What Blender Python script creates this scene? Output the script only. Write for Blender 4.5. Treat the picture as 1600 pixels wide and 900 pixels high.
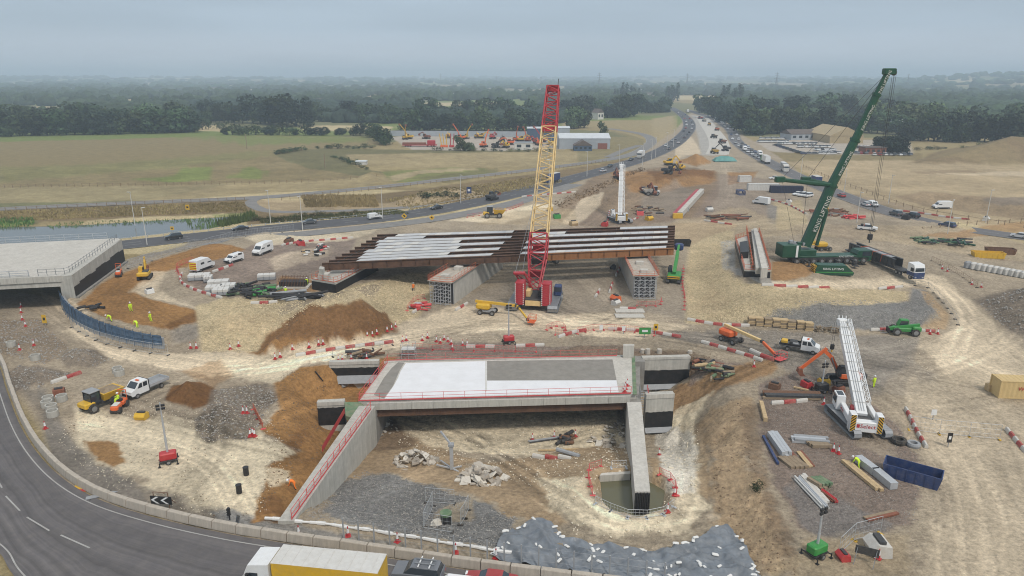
import bpy, math, random
import numpy as np
from mathutils import Vector, Matrix
R = math.radians
rnd = random.Random(7)
scene = bpy.context.scene
for o in list(bpy.data.objects): bpy.data.objects.remove(o)

# ------------------------------------------------------------------ camera
FPX, CAMH = 1101.0, 43.0
PITCH = math.atan(330 / FPX)
cam_d = bpy.data.cameras.new('camera'); cam = bpy.data.objects.new('camera', cam_d)
scene.collection.objects.link(cam); scene.camera = cam
cam.location = (0, 0, CAMH); cam.rotation_euler = (math.pi/2 - PITCH, 0, 0)
cam_d.sensor_width = 36; cam_d.lens = 36 * FPX / 1600
cam_d.clip_start = 0.5; cam_d.clip_end = 40000

# ------------------------------------------------------------------ overcast sky and a soft sun
SUN_EL, SUN_AZ = 52, 150            # azimuth: clockwise from +Y, the sun stands behind the camera to the right
world = bpy.data.worlds.new('World'); scene.world = world; world.use_nodes = True
wn = world.node_tree; wn.nodes.clear()
def wnode(t, **kw):
    n = wn.nodes.new(t)
    for k, v in kw.items(): setattr(n, k, v)
    return n
sky = wnode('ShaderNodeTexSky', sky_type='NISHITA', sun_disc=False, sun_elevation=R(SUN_EL), sun_rotation=R(SUN_AZ), air_density=1.0, dust_density=3.0)
skym = wnode('ShaderNodeVectorMath', operation='SCALE'); skym.inputs[3].default_value = 0.055
tc = wnode('ShaderNodeTexCoord'); sep = wnode('ShaderNodeSeparateXYZ')
elev = wnode('ShaderNodeValToRGB')
e = elev.color_ramp; e.elements[0].position = 0.0; e.elements[0].color = (0.54, 0.575, 0.625, 1)
e.elements[1].position = 1.0; e.elements[1].color = (0.55, 0.56, 0.57, 1)
el2 = e.elements.new(0.06); el2.color = (0.335, 0.405, 0.475, 1)
el3 = e.elements.new(0.18); el3.color = (0.32, 0.395, 0.47, 1)
cm = wnode('ShaderNodeMapping'); cm.inputs['Scale'].default_value = (1.2, 1.2, 9.0)
cnz = wnode('ShaderNodeTexNoise'); cnz.inputs['Scale'].default_value = 1.6; cnz.inputs['Detail'].default_value = 5; cnz.inputs['Roughness'].default_value = 0.5
cr = wnode('ShaderNodeMapRange'); cr.inputs['From Min'].default_value = 0.3; cr.inputs['From Max'].default_value = 0.7
cr.inputs['To Min'].default_value = 0.89; cr.inputs['To Max'].default_value = 1.11
cmul = wnode('ShaderNodeVectorMath', operation='SCALE')
mix = wnode('ShaderNodeMix', data_type='RGBA'); mix.inputs['Factor'].default_value = 0.86
bg = wnode('ShaderNodeBackground'); bg.inputs['Strength'].default_value = 1.0
wo = wnode('ShaderNodeOutputWorld')
L = wn.links.new
L(tc.outputs['Generated'], sep.inputs[0]); L(sep.outputs['Z'], elev.inputs['Fac'])
L(tc.outputs['Generated'], cm.inputs['Vector']); L(cm.outputs[0], cnz.inputs['Vector']); L(cnz.outputs['Fac'], cr.inputs['Value'])
L(elev.outputs['Color'], cmul.inputs[0]); L(cr.outputs['Result'], cmul.inputs[3])
L(sky.outputs[0], skym.inputs[0]); L(skym.outputs[0], mix.inputs['A']); L(cmul.outputs[0], mix.inputs['B'])
L(mix.outputs['Result'], bg.inputs['Color']); L(bg.outputs[0], wo.inputs['Surface'])
sun_d = bpy.data.lights.new('sun', 'SUN'); sun = bpy.data.objects.new('sun', sun_d); scene.collection.objects.link(sun)
sun_d.energy = 1.5; sun_d.angle = R(10); sun_d.color = (1.0, 0.94, 0.86)
sdir = Vector((math.sin(R(SUN_AZ))*math.cos(R(SUN_EL)), math.cos(R(SUN_AZ))*math.cos(R(SUN_EL)), math.sin(R(SUN_EL))))
sun.rotation_euler = sdir.to_track_quat('Z', 'Y').to_euler()
vs = scene.view_settings
vs.view_transform = 'Standard'; vs.look = 'None'; vs.gamma = 1.0; vs.use_curve_mapping = False; vs.exposure = 0.52
cy = scene.cycles
cy.use_denoising = True; cy.max_bounces = 4; cy.diffuse_bounces = 2; cy.glossy_bounces = 2; cy.transmission_bounces = 3
cy.transparent_max_bounces = 6; cy.volume_bounces = 1; cy.use_adaptive_sampling = True; cy.adaptive_threshold = 0.015
cy.filter_width = 1.05; cy.caustics_reflective = False; cy.caustics_refractive = False

# ------------------------------------------------------------------ materials
MATS = {}
def new_mat(name):
    m = bpy.data.materials.new(name); m.use_nodes = True
    nt = m.node_tree; b = nt.nodes['Principled BSDF']
    MATS[name] = m
    return m, nt, b
def mat(name, col, rough=0.6, metal=0.0, var=0.15, scale=2.0, bump=0.0, bscale=20.0, dirt=0.0, dirtcol=(0.33, 0.27, 0.19), spec=0.4, obj=False):
    """Plain surface with noise variation, optional dust and fine relief (object coordinates)."""
    m, nt, b = new_mat(name); N = nt.nodes; l = nt.links.new
    t = N.new('ShaderNodeTexCoord'); n = N.new('ShaderNodeTexNoise'); n.inputs['Scale'].default_value = scale; n.inputs['Detail'].default_value = 6; n.inputs['Roughness'].default_value = 0.65
    l(t.outputs['Object'], n.inputs['Vector'])
    r = N.new('ShaderNodeMapRange'); r.inputs['From Min'].default_value = .25; r.inputs['From Max'].default_value = .75
    r.inputs['To Min'].default_value = 1 - var; r.inputs['To Max'].default_value = 1 + var; l(n.outputs['Fac'], r.inputs['Value'])
    v = N.new('ShaderNodeVectorMath'); v.operation = 'SCALE'; v.inputs[0].default_value = col; l(r.outputs[0], v.inputs[3])
    out = v.outputs[0]
    if dirt > 0:
        n2 = N.new('ShaderNodeTexNoise'); n2.inputs['Scale'].default_value = scale*0.7 + .3; n2.inputs['Detail'].default_value = 8; n2.inputs['Roughness'].default_value = .7
        l(t.outputs['Object'], n2.inputs['Vector'])
        r2 = N.new('ShaderNodeMapRange'); r2.inputs['From Min'].default_value = .42; r2.inputs['From Max'].default_value = .72; r2.inputs['To Max'].default_value = dirt; l(n2.outputs['Fac'], r2.inputs['Value'])
        mx = N.new('ShaderNodeMix'); mx.data_type = 'RGBA'; l(r2.outputs[0], mx.inputs['Factor']); l(out, mx.inputs['A']); mx.inputs['B'].default_value = (*dirtcol, 1); out = mx.outputs['Result']
    l(out, b.inputs['Base Color'])
    b.inputs['Roughness'].default_value = rough; b.inputs['Metallic'].default_value = metal; b.inputs['Specular IOR Level'].default_value = spec
    if bump > 0:
        n3 = N.new('ShaderNodeTexNoise'); n3.inputs['Scale'].default_value = bscale; n3.inputs['Detail'].default_value = 4; l(t.outputs['Object'], n3.inputs['Vector'])
        bp = N.new('ShaderNodeBump'); bp.inputs['Strength'].default_value = bump; bp.inputs['Distance'].default_value = .05; l(n3.outputs['Fac'], bp.inputs['Height']); l(bp.outputs[0], b.inputs['Normal'])
    return m

# ------------------------------------------------------------------ helpers: pixels of the photograph's rays to places on the ground
_c, _s = math.cos(PITCH), math.sin(PITCH)
def G(px, py, z=0.0):
    u = (px - 800) / FPX; v = (py - 450) / FPX
    t = (CAMH - z) / (_s + v*_c)
    return Vector((u*t, (_c - v*_s)*t, z))
def pxm(p):                      # photo pixels per metre at a place
    return FPX / (p.y*_c - (p.z - CAMH)*_s)

# ------------------------------------------------------------------ mesh builder
COL = scene.collection
class MB:
    def __init__(s): s.v = []; s.f = []
    def add(s, vs, fs):
        k = len(s.v); s.v += [tuple(p) for p in vs]; s.f += [tuple(i + k for i in q) for q in fs]; return s
    def box(s, x0, x1, y0, y1, z0, z1, M=None):
        p = [(x0,y0,z0),(x1,y0,z0),(x1,y1,z0),(x0,y1,z0),(x0,y0,z1),(x1,y0,z1),(x1,y1,z1),(x0,y1,z1)]
        if M is not None: p = [M @ Vector(q) for q in p]
        return s.add(p, [(3,2,1,0),(4,5,6,7),(0,1,5,4),(1,2,6,5),(2,3,7,6),(3,0,4,7)])
    def bbox(s, x0, x1, y0, y1, z0, z1, b=.05, M=None):      # chamfered box
        pts = []
        for z, i in ((z0, b), (z0+b, 0), (z1-b, 0), (z1, b)):
            X0, X1, Y0, Y1 = x0+i, x1-i, y0+i, y1-i
            pts += [(X0+b,Y0,z),(X1-b,Y0,z),(X1,Y0+b,z),(X1,Y1-b,z),(X1-b,Y1,z),(X0+b,Y1,z),(X0,Y1-b,z),(X0,Y0+b,z)]
        if M is not None: pts = [M @ Vector(q) for q in pts]
        fs = [tuple(range(7,-1,-1)), tuple(range(24,32))]
        for r in range(3):
            for i in range(8): j = (i+1) % 8; fs.append((r*8+i, r*8+j, r*8+8+j, r*8+8+i))
        return s.add(pts, fs)
    def tube(s, a, b, r, n=6, r2=None, cap=True):
        a, b = Vector(a), Vector(b); d = b - a
        if d.length < 1e-6: return s
        q = d.to_track_quat('Z', 'X'); r2 = r if r2 is None else r2
        ra = [a + q @ Vector((math.cos(2*math.pi*i/n)*r, math.sin(2*math.pi*i/n)*r, 0)) for i in range(n)]
        rb = [b + q @ Vector((math.cos(2*math.pi*i/n)*r2, math.sin(2*math.pi*i/n)*r2, 0)) for i in range(n)]
        fs = [(i, (i+1) % n, n+(i+1) % n, n+i) for i in range(n)]
        if cap: fs += [tuple(range(n-1,-1,-1)), tuple(range(n, 2*n))]
        return s.add(ra + rb, fs)
    def bar(s, a, b, w, h=None, up=(0,0,1)):                 # square bar from a to b
        a, b = Vector(a), Vector(b); d = (b - a)
        if d.length < 1e-6: return s
        d.normalize(); h = w if h is None else h; up = Vector(up)
        x = d.cross(up)
        if x.length < 1e-4: x = d.cross(Vector((1,0,0)))
        x.normalize(); y = x.cross(d); x *= w/2; y *= h/2
        p = [a-x-y, a+x-y, a+x+y, a-x+y, b-x-y, b+x-y, b+x+y, b-x+y]
        return s.add(p, [(3,2,1,0),(4,5,6,7),(0,1,5,4),(1,2,6,5),(2,3,7,6),(3,0,4,7)])
    def prism(s, poly, z0, z1, axis='z', M=None):            # polygon in (x,y) / (x,z) / (y,z), extruded
        n = len(poly)
        def P(a, b, t): return {'z': (a,b,t), 'y': (a,t,b), 'x': (t,a,b)}[axis]
        p = [P(a,b,z0) for a,b in poly] + [P(a,b,z1) for a,b in poly]
        if M is not None: p = [M @ Vector(q) for q in p]
        return s.add(p, [tuple(range(n-1,-1,-1)), tuple(range(n,2*n))] + [(i,(i+1)%n,n+(i+1)%n,n+i) for i in range(n)])
    def loft(s, rings, cap=True):
        n = len(rings[0]); vs = [p for r in rings for p in r]; fs = []
        for k in range(len(rings)-1):
            for i in range(n): j = (i+1) % n; fs.append((k*n+i, k*n+j, k*n+n+j, k*n+n+i))
        if cap: fs += [tuple(range(n-1,-1,-1)), tuple(range((len(rings)-1)*n, len(rings)*n))]
        return s.add(vs, fs)
    def disc(s, c, r, axis='x', w=.2, n=12):                # wheel-like cylinder
        c = Vector(c); d = {'x': Vector((w/2,0,0)), 'y': Vector((0,w/2,0)), 'z': Vector((0,0,w/2))}[axis]
        return s.tube(c-d, c+d, r, n)
    def mesh(s, name='mesh', m=None, smooth=False):
        me = bpy.data.meshes.new(name); me.from_pydata(s.v, [], s.f); me.update()
        if m is not None: me.materials.append(MATS[m] if isinstance(m, str) else m)
        if smooth: me.polygons.foreach_set('use_smooth', [True]*len(me.polygons))
        return me
    def build(s, name, m, parent=None, smooth=False, fix=False):
        me = s.mesh(name, m, smooth)
        if fix: fixn(me)
        return link(name, me, parent)
def fixn(me):
    import bmesh
    bm = bmesh.new(); bm.from_mesh(me); bmesh.ops.recalc_face_normals(bm, faces=bm.faces); bm.to_mesh(me); bm.free()
def link(name, me, parent=None):
    o = bpy.data.objects.new(name, me); COL.objects.link(o)
    if parent is not None: o.parent = parent; KIDS.setdefault(parent.name, []).append(o)
    return o
KIDS = {}
def tag(o, label=None, cat=None, group=None, kind=None):
    if label: o['label'] = label
    if cat: o['category'] = cat
    if group: o['group'] = group
    if kind: o['kind'] = kind
    return o
def thing(name, label, cat, loc=(0,0,0), rz=0.0, group=None, sc=1.0):
    o = bpy.data.objects.new(name, None); COL.objects.link(o); o.location = loc; o.rotation_euler = (0,0,rz); o.scale = (sc,)*3
    o.empty_display_size = .1
    return tag(o, label, cat, group)
def copy_tree(o, parent=None):
    c = o.copy(); COL.objects.link(c); c.parent = parent
    if parent is not None: KIDS.setdefault(parent.name, []).append(c)
    for ch in list(KIDS.get(o.name, ())): copy_tree(ch, c)
    return c
def place(proto, used, label, loc, rz=0.0, group=None, sc=1.0, cat=None):
    """First use moves the prototype itself, later uses copy it with its parts."""
    o = proto if not used.get(proto.name) else copy_tree(proto)
    used[proto.name] = True
    o.location = loc; o.rotation_euler = (0, 0, rz); o.scale = (sc,)*3
    o['label'] = label
    if group: o['group'] = group
    if cat: o['category'] = cat
    return o
USED = {}
ORD = ['first','second','third','fourth','fifth','sixth','seventh','eighth','ninth','tenth','eleventh','twelfth','thirteenth','fourteenth','fifteenth','sixteenth','seventeenth','eighteenth','nineteenth','twentieth']
def nth(i):
    if i < 20: return ORD[i]
    t = ['', '', 'twenty', 'thirty', 'forty', 'fifty', 'sixty', 'seventy', 'eighty', 'ninety'][(i+1)//10]; u = (i+1) % 10
    if u == 0: return {20:'twentieth',30:'thirtieth',40:'fortieth',50:'fiftieth',60:'sixtieth',70:'seventieth'}[i+1]
    return t + '-' + ORD[u-1]
# ------------------------------------------------------------------ noise on arrays
def _hash(ix, iy, seed):
    n = (ix*374761393 + iy*668265263 + seed*1442695041).astype(np.int64) & 0xffffffff
    n = ((n ^ (n >> 13))*1274126177) & 0xffffffff
    return ((n ^ (n >> 16)) & 0xffff) / 65535.0
def vnoise(x, y, seed=0):
    fx, fy = np.floor(x), np.floor(y); ix, iy = fx.astype(np.int64), fy.astype(np.int64)
    tx, ty = x - fx, y - fy; tx = tx*tx*(3-2*tx); ty = ty*ty*(3-2*ty)
    a, b = _hash(ix, iy, seed), _hash(ix+1, iy, seed); c, d = _hash(ix, iy+1, seed), _hash(ix+1, iy+1, seed)
    return (a*(1-tx)+b*tx)*(1-ty) + (c*(1-tx)+d*tx)*ty
def fbm(x, y, sc, oc=4, seed=0):
    v = 0.0; a = 0.5; t = 0.0
    for i in range(oc):
        v = v + a*vnoise(x/sc*2**i + 17.3*i, y/sc*2**i - 9.1*i, seed+i); t += a; a *= .55
    return v/t*2 - 1
def poly_depth(x, y, poly, ws):
    """0 outside, rising to 1 inside over each edge's own width."""
    n = len(poly); inside = np.zeros(x.shape, bool); md = np.full(x.shape, 1e9)
    for i in range(n):
        (ax, ay), (bx, by) = poly[i], poly[(i+1) % n]
        cnd = ((ay > y) != (by > y))
        inside ^= cnd & (x < (bx-ax)*(y-ay)/((by-ay) if by != ay else 1e-9) + ax)
        ex, ey = bx-ax, by-ay; L2 = ex*ex+ey*ey + 1e-9
        t = np.clip(((x-ax)*ex + (y-ay)*ey)/L2, 0, 1)
        md = np.minimum(md, np.hypot(x-ax-t*ex, y-ay-t*ey)/ws[i])
    return np.where(inside, md, -md)
def sm(t): t = np.clip(t, 0, 1); return t*t*(3-2*t)

# ------------------------------------------------------------------ height of the site: (pixel x, pixel y, slope width) rims, level
def rim(pts, z=0.0): return [tuple(G(p[0], p[1], z)[:2]) for p in pts], [p[2] if len(p) > 2 else 6.0 for p in pts]
FEAT = []      # (mode, level, poly, widths, bbox, rough)
def feat(mode, level, pts, z=0.0, rough=0.0):
    p, w = rim(pts, z); a = np.array(p); m = 3.0
    FEAT.append((mode, level, p, w, (a[:,0].min()-m, a[:,0].max()+m, a[:,1].min()-m, a[:,1].max()+m), rough))
# raised fill under the flyover, left: blue wall, limestone slopes
feat('max', 2.6, [(104,488,.5),(128,510,.5),(165,527,.5),(215,540,.5),(268,546,6),(330,552,11),(470,548,12),(610,522,13),(668,488,15),(720,420,18),(700,392,30),(420,360,26),(250,385,10),(188,402,.5),(150,440,.5)], rough=.25)
# raised platform, right
feat('max', 3.0, [(1078,500,9),(1200,514,9),(1380,520,8),(1460,518,6),(1490,502,10),(1478,470,40),(1600,440,60),(1560,350,60),(1160,318,30),(1085,385,13)], rough=.25)
# underpass pit
feat('pit', -5.4, [(446,816,.45),(574,634,.45),(612,556,9),(900,557,4),(960,557,1.5),(985,557,.8),(1003,563,.4),(1092,559,2.5),(1138,578,12),(1170,650,8),(1192,730,7),(1232,820,7),(1262,900,8),(1215,935,8),(1000,915,8),(780,873,8),(620,845,9)], rough=.35)
# sand dig left of the near bridge
feat('min', -4.0, [(606,567,.5),(574,634,.45),(446,816,.5),(400,822,10),(424,720,8),(440,660,7),(434,600,7),(470,578,3),(512,570.5,.4)], rough=.2)
feat('add', -2.0, [(928,741,1.2),(985,736,1.2),(1020,742,1.4),(1052,760,1.6),(1046,798,1.6),(1000,812,1.4),(952,803,1.4),(931,778,1.3)], z=-1.8)
# ponds and dips
feat('min', -1.6, [(-60,352,5),(120,348,5),(250,340,5),(392,333,4),(402,343,4),(330,357,4),(240,366,4),(180,374,5),(-60,386,5)])
# mounds
feat('add', 3.9, [(400,556,6.5),(440,512,7),(520,486,7),(566,478,5.5),(606,494,5.5),(622,516,5),(590,530,5.5),(500,548,6)], rough=.75)
feat('add', 2.0, [(258,622,3),(276,602,3),(306,596,3),(330,608,3),(330,626,3),(300,640,3)], rough=.2)
feat('add', 1.5, [(292,664,4),(330,628,4),(372,626,4),(398,650,4),(384,678,4),(340,692,4)], rough=.5)
feat('add', 1.5, [(86,562,4),(112,546,4),(150,546,4),(178,560,4),(150,574,4),(108,576,4)], rough=.4)
feat('add', 1.2, [(14,584,3.5),(30,570,3.5),(70,576,3.5),(112,584,3.5),(60,606,3.5),(24,612,3.5)], rough=.4)
feat('add', 4.5, [(1530,470,9),(1580,452,9),(1680,450,9),(1700,560,9),(1610,540,9),(1570,510,8)], rough=.6)
feat('add', 1.2, [(1028,640,2),(1045,622,2),(1072,622,2),(1068,640,2),(1045,650,2)])
feat('add', 13.0, [(1420,256,40),(1470,236,38),(1540,228,40),(1680,228,40),(1700,262,40)], rough=.8)
feat('add', 2.6, [(905,318,14),(960,280,14),(1040,268,14),(1120,266,12),(1126,284,10),(1040,296,12),(970,330,12)], rough=.7)
feat('add', 4.0, [(1062,252,8),(1075,245,8),(1100,244,8),(1112,254,8),(1090,260,8)], rough=.6)
feat('add', 3.2, [(1116,252,7),(1128,244,7),(1150,246,7),(1160,254,7)], rough=.5)
feat('add', -2.2, [(1400,312,14),(1440,300,12),(1490,302,12),(1600,318,14),(1700,340,14),(1600,344,14)], rough=.7)
feat('add', 1.8, [(540,285,6),(575,268,6),(605,270,8),(600,282,8)], rough=.5)
feat('add', 2.6, [(605,318,10),(660,300,10),(740,296,10),(760,308,10),(680,322,10)], rough=.8)
feat('add', 1.3, [(832,586,3),(868,548,3),(905,540,3),(985,542,3),(990,552,3),(880,556,3)], rough=.3)
def hgt(x, y):
    x = np.asarray(x, float); y = np.asarray(y, float); h = np.zeros(x.shape); rg = np.zeros(x.shape)
    for mode, lv, p, w, bb, ro in FEAT:
        m = (x > bb[0]) & (x < bb[1]) & (y > bb[2]) & (y < bb[3])
        if not m.any(): continue
        d = poly_depth(x[m], y[m], p, w); t = sm(d)
        if mode == 'max': h[m] = np.maximum(h[m], lv*t)
        elif mode == 'pit': lvl = np.clip(-lv - (86-y[m])*(.165+.17*sm((x[m]-3)/8)), 1.35, -lv); h[m] = np.minimum(h[m], -lvl*t)
        elif mode == 'min': h[m] = np.minimum(h[m], lv*t)
        else: h[m] += lv*np.clip(d, 0, 1)**(1.15)*(1.0 if lv < 0 else .82 + .18*t)
        if ro: rg[m] = np.maximum(rg[m], ro*np.clip(d*3, 0, 1)*np.clip(3.2-d*3*.9, .25, 1))
    return h, rg
def far_hills(x, y):
    r = np.hypot(x, y); t = sm((r-2200)/5000)
    ridge = np.exp(-((y-3500)/650)**2)*sm((x-1500)/1300)*62 + np.exp(-((y-2600)/380)**2)*sm((x-1250)/700)*20
    return t*(26 + 34*fbm(x, y, 2600, 3, 5)) + ridge
def hz(x, y):
    h, _ = hgt(np.array([x]), np.array([y])); return float(h[0]) + (float(far_hills(np.array([x]), np.array([y]))[0]) if y > 1500 else 0)
def in_poly(x, y, poly): return poly_depth(x, y, poly, [1.0]*len(poly)) > 0
def W(px, py):
    """The place on the ground that the photograph shows at this pixel."""
    z = 0.0
    for i in range(24):
        p = G(px, py, z); zn = hz(p.x, p.y)
        if abs(zn - z) < .01: break
        z += (zn - z)*.6
    return Vector((p.x, p.y, zn))

# ------------------------------------------------------------------ ground colours (albedo of the bare material) and where each lies
PAL = dict(chalk=(.82,.70,.50), track=(.66,.545,.39), pale=(.375,.308,.224), grav=(.262,.234,.20), redgrav=(.235,.182,.15), sand=(.315,.172,.066), dsand=(.18,.09,.036),
    lime=(.62,.50,.31), soil=(.22,.155,.10), spoil=(.22,.18,.14), blue=(.23,.23,.225), dry=(.32,.255,.135), field=(.25,.20,.105), green=(.18,.215,.07), lush=(.16,.24,.05), verge=(.215,.16,.088),
    tan=(.36,.29,.165), scrub=(.17,.155,.078), clay=(.40,.285,.17), white=(.80,.75,.65), yard=(.42,.37,.31), conc=(.40,.385,.355), far=(.19,.185,.095), wheat=(.50,.41,.24), tar=(.12,.115,.11), bare=(.43,.335,.21))
ZONES = []
def zone(c, feather, pts, rock=0.0, amt=1.0, wob=1.0): ZONES.append((c, feather, pts, rock, amt, wob))
# far country
zone('wheat', 25, [(140,157),(200,154),(350,156),(350,163),(150,163)]); zone('wheat', 20, [(10,169),(70,166),(110,172),(70,180),(20,178)])
zone('wheat', 20, [(655,160),(780,160),(800,166),(660,166)]); zone('green', 18, [(670,168),(800,168),(830,178),(690,180)])
zone('wheat', 14, [(470,196),(560,196),(620,198),(600,206),(480,204)]); zone('wheat', 10, [(290,196),(345,196),(345,206),(300,205)])
zone('wheat', 40, [(0,128),(120,127),(140,134),(0,137)]); zone('wheat', 60, [(200,130),(400,129),(400,136),(220,137)], amt=.7)
zone('dry', 10, [(880,190),(1060,186),(1060,214),(1010,226),(960,205),(880,202)]); zone('tan', 8, [(1020,185),(1060,180),(1062,215),(1040,225),(1020,215)])
zone('wheat', 14, [(1280,186),(1360,188),(1370,196),(1290,196)]); zone('wheat', 14, [(1410,190),(1460,190),(1460,196),(1410,196)])
# left fields
zone('field', 6, [(-400,225),(0,222),(300,214),(420,212),(590,215),(612,224),(540,231),(470,236),(430,243),(470,258),(560,272),(590,277),(480,284),(300,290),(0,294),(-400,300)])
zone('green', 40, [(280,214),(420,212),(590,215),(560,222),(400,226)], amt=.8); zone('lush', 8, [(215,280),(260,276),(290,262),(330,262),(320,282),(260,285)], amt=.6)
zone('lush', 8, [(360,278),(390,262),(420,268),(410,280)], amt=.55); zone('green', 25, [(0,262),(120,258),(240,250),(420,236),(420,244),(230,266),(60,280),(0,284)], amt=.35)
zone('tan', 4, [(-400,299),(0,293),(300,289),(480,283),(600,275),(620,282),(560,290),(420,302),(300,312),(0,318),(-400,324)], amt=.75)
zone('tan', 5, [(530,240),(600,238),(800,238),(990,236),(985,244),(860,262),(760,262),(640,262),(560,256)], amt=.7); zone('scrub', 4, [(430,240),(500,232),(640,234),(820,234),(820,238),(640,239),(540,242),(560,262),(610,272),(560,275),(480,262)])
zone('green', 5, [(595,268),(700,262),(760,264),(770,272),(690,283),(620,285)], amt=.7); zone('scrub', 4, [(640,278),(770,264),(775,272),(700,286)], amt=.7)
zone('bare', 2.5, [(608,276),(650,266),(720,263),(755,265),(650,272),(620,284)], amt=.8)
zone('verge', 4, [(-400,336),(0,326),(300,316),(395,310),(440,318),(620,300),(860,268),(1000,246),(1010,252),(880,285),(760,312),(600,330),(390,352),(385,335),(250,338),(0,352),(-400,360)])
zone('bare', 3, [(395,314),(420,312),(600,318),(760,300),(775,306),(600,328),(430,336),(405,330)], amt=.75); zone('dry', 3, [(470,305),(540,304),(590,312),(590,322),(480,322)], amt=.8)
zone('scrub', 3, [(-60,345),(60,343),(60,352),(-60,356)]); zone('lush', 3, [(-60,346),(52,345),(52,352),(-60,356)], amt=.6); zone('lush', 3, [(330,342),(385,333),(392,337),(392,345),(340,350)], amt=.5)
zone('scrub', 3, [(900,222),(960,205),(1010,218),(1015,240),(960,252),(905,258)], amt=.5)
zone('tar', 2, [(625,222),(640,214),(850,212),(850,236),(660,236)], amt=0); zone('yard', 3, [(612,214),(640,212),(870,210),(900,232),(780,236),(640,234)])
zone('yard', 4, [(1168,222),(1270,214),(1420,222),(1425,240),(1340,246),(1220,246)])
# right: bare stripped land
zone('bare', 4, [(1210,250),(1290,246),(1440,248),(1800,250),(2200,400),(1600,362),(1440,338),(1320,300),(1250,268)], amt=.9, wob=2); zone('field', 8, [(1180,236),(1300,242),(1440,240),(1440,250),(1290,250),(1215,252)])
zone('verge', 8, [(1420,256),(1450,240),(1540,224),(1800,218),(1800,262)], amt=.9); zone('soil', 10, [(1480,250),(1520,238),(1600,234),(1700,240),(1600,252)], amt=.35); zone('dry', 10, [(1440,250),(1490,234),(1600,232),(1600,248)], amt=.4)
zone('soil', 4, [(1400,308),(1440,298),(1480,302),(1600,312),(1800,330),(1600,344),(1520,332),(1440,322)], amt=.55); zone('spoil', 4, [(1540,312),(1800,300),(1800,330),(1570,322)], amt=.8)
zone('track', 4, [(1460,272),(1600,268),(1800,270),(1600,276)], amt=.5); zone('soil', 3, [(1420,268),(1520,266),(1540,270),(1440,272)], amt=.4)
# site base
zone('pale', 2.5, [(-400,640),(-400,470),(0,455),(110,470),(190,420),(300,372),(520,352),(700,342),(830,312),(960,262),(1060,205),(1085,175),(1140,190),(1180,225),(1250,275),(1340,318),(1600,380),(1800,400),(2200,700),(1500,1100),(1200,1100),(800,905),(430,850),(250,815),(100,760),(20,600),(0,560)], rock=.15)
zone('conc', 3, [(1085,180),(1108,182),(1148,232),(1140,242),(1098,242),(1092,210)], amt=.9); zone('track', 2, [(1060,212),(1080,205),(1098,240),(1060,248)], amt=.7)
zone('soil', 4, [(860,338),(930,272),(1060,258),(1125,268),(1130,300),(1100,340),(1000,352),(900,352)], amt=.8, wob=2); zone('sand', 4, [(960,268),(1120,266),(1122,282),(1050,300),(980,300)], amt=.75, wob=2)
zone('dsand', 3, [(1010,266),(1120,266),(1118,278),(1030,284)], amt=.75, wob=2); zone('grav', 4, [(1000,305),(1060,280),(1090,300),(1060,340),(1000,330)], amt=.5)
zone('sand', 3, [(1062,252),(1098,244),(1112,254),(1090,260)], amt=.9); zone('sand', 2, [(1142,270),(1178,268),(1172,282),(1144,290)], amt=.85); zone('redgrav', 4, [(1130,272),(1190,280),(1240,320),(1180,345),(1110,352),(1080,345)], amt=.5)
zone('clay', 3, [(1055,350),(1130,345),(1160,352),(1100,382),(1062,380)], amt=.7); zone('redgrav', 4, [(900,330),(1060,332),(1060,352),(890,356)], amt=.4)
zone('chalk', 3, [(700,345),(830,320),(870,318),(850,332),(780,350)], amt=.7); zone('track', 2, [(880,348),(910,310),(940,300),(935,318),(905,350)], amt=.7); zone('bare', 3, [(740,352),(800,330),(900,325),(905,350),(850,352)], amt=.5)
zone('lime', 3, [(1200,315),(1250,312),(1262,350),(1212,360),(1198,350)], rock=.6, amt=.9); zone('grav', 2, [(1192,318),(1206,322),(1204,352),(1194,350)])
zone('bare', 4, [(1040,352),(1160,322),(1190,340),(1230,352),(1380,352),(1600,352),(1800,360),(1700,420),(1400,380),(1200,370),(1080,388)], amt=.5)
zone('sand', 2.5, [(1440,368),(1600,346),(1760,340),(1700,352),(1480,374)], amt=.6); zone('redgrav', 3, [(1300,296),(1420,322),(1500,344),(1480,352),(1340,330)], amt=.4)
zone('redgrav', 4, [(1270,355),(1350,345),(1380,360),(1330,378)], amt=.3)
# left raised platform
zone('redgrav', 3, [(300,420),(420,380),(560,370),(540,400),(500,430),(440,455),(330,460),(280,440)], amt=.85); zone('track', 4, [(420,405),(520,385),(520,400),(430,425)], amt=.4)
zone('chalk', 3, [(380,372),(440,362),(600,356),(560,372),(420,384)], amt=.5); zone('grav', 2, [(190,412),(290,378),(420,356),(420,364),(300,388),(200,422)], amt=.8)
zone('sand', 1.5, [(120,476),(180,432),(235,412),(330,388),(385,390),(350,404),(265,422),(238,440),(215,452),(222,462),(300,485),(318,498),(268,517),(215,508),(150,488)], wob=.7)
zone('dsand', 1.5, [(258,510),(300,488),(320,497),(268,517)], amt=.7, wob=.5); zone('grav', 2, [(268,518),(320,500),(335,505),(300,530),(272,540)], amt=.8); zone('track', 2, [(205,455),(240,425),(262,424),(250,450),(275,470),(300,482),(240,465)], amt=.7)
zone('lime', 3, [(300,480),(345,468),(420,468),(500,462),(580,440),(690,420),(680,470),(640,500),(560,520),(420,550),(310,550)], rock=.5); zone('clay', 3, [(330,500),(420,490),(500,500),(420,530),(340,530)], amt=.35, wob=2); zone('pale', 2, [(440,470),(520,462),(600,445),(560,470),(470,486)], amt=.4, wob=2); zone('sand', 2, [(440,432),(500,440),(498,456),(430,462)], amt=.8)
zone('spoil', 2, [(430,482),(560,450),(600,440),(596,452),(520,470),(440,492)], amt=.6)
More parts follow.
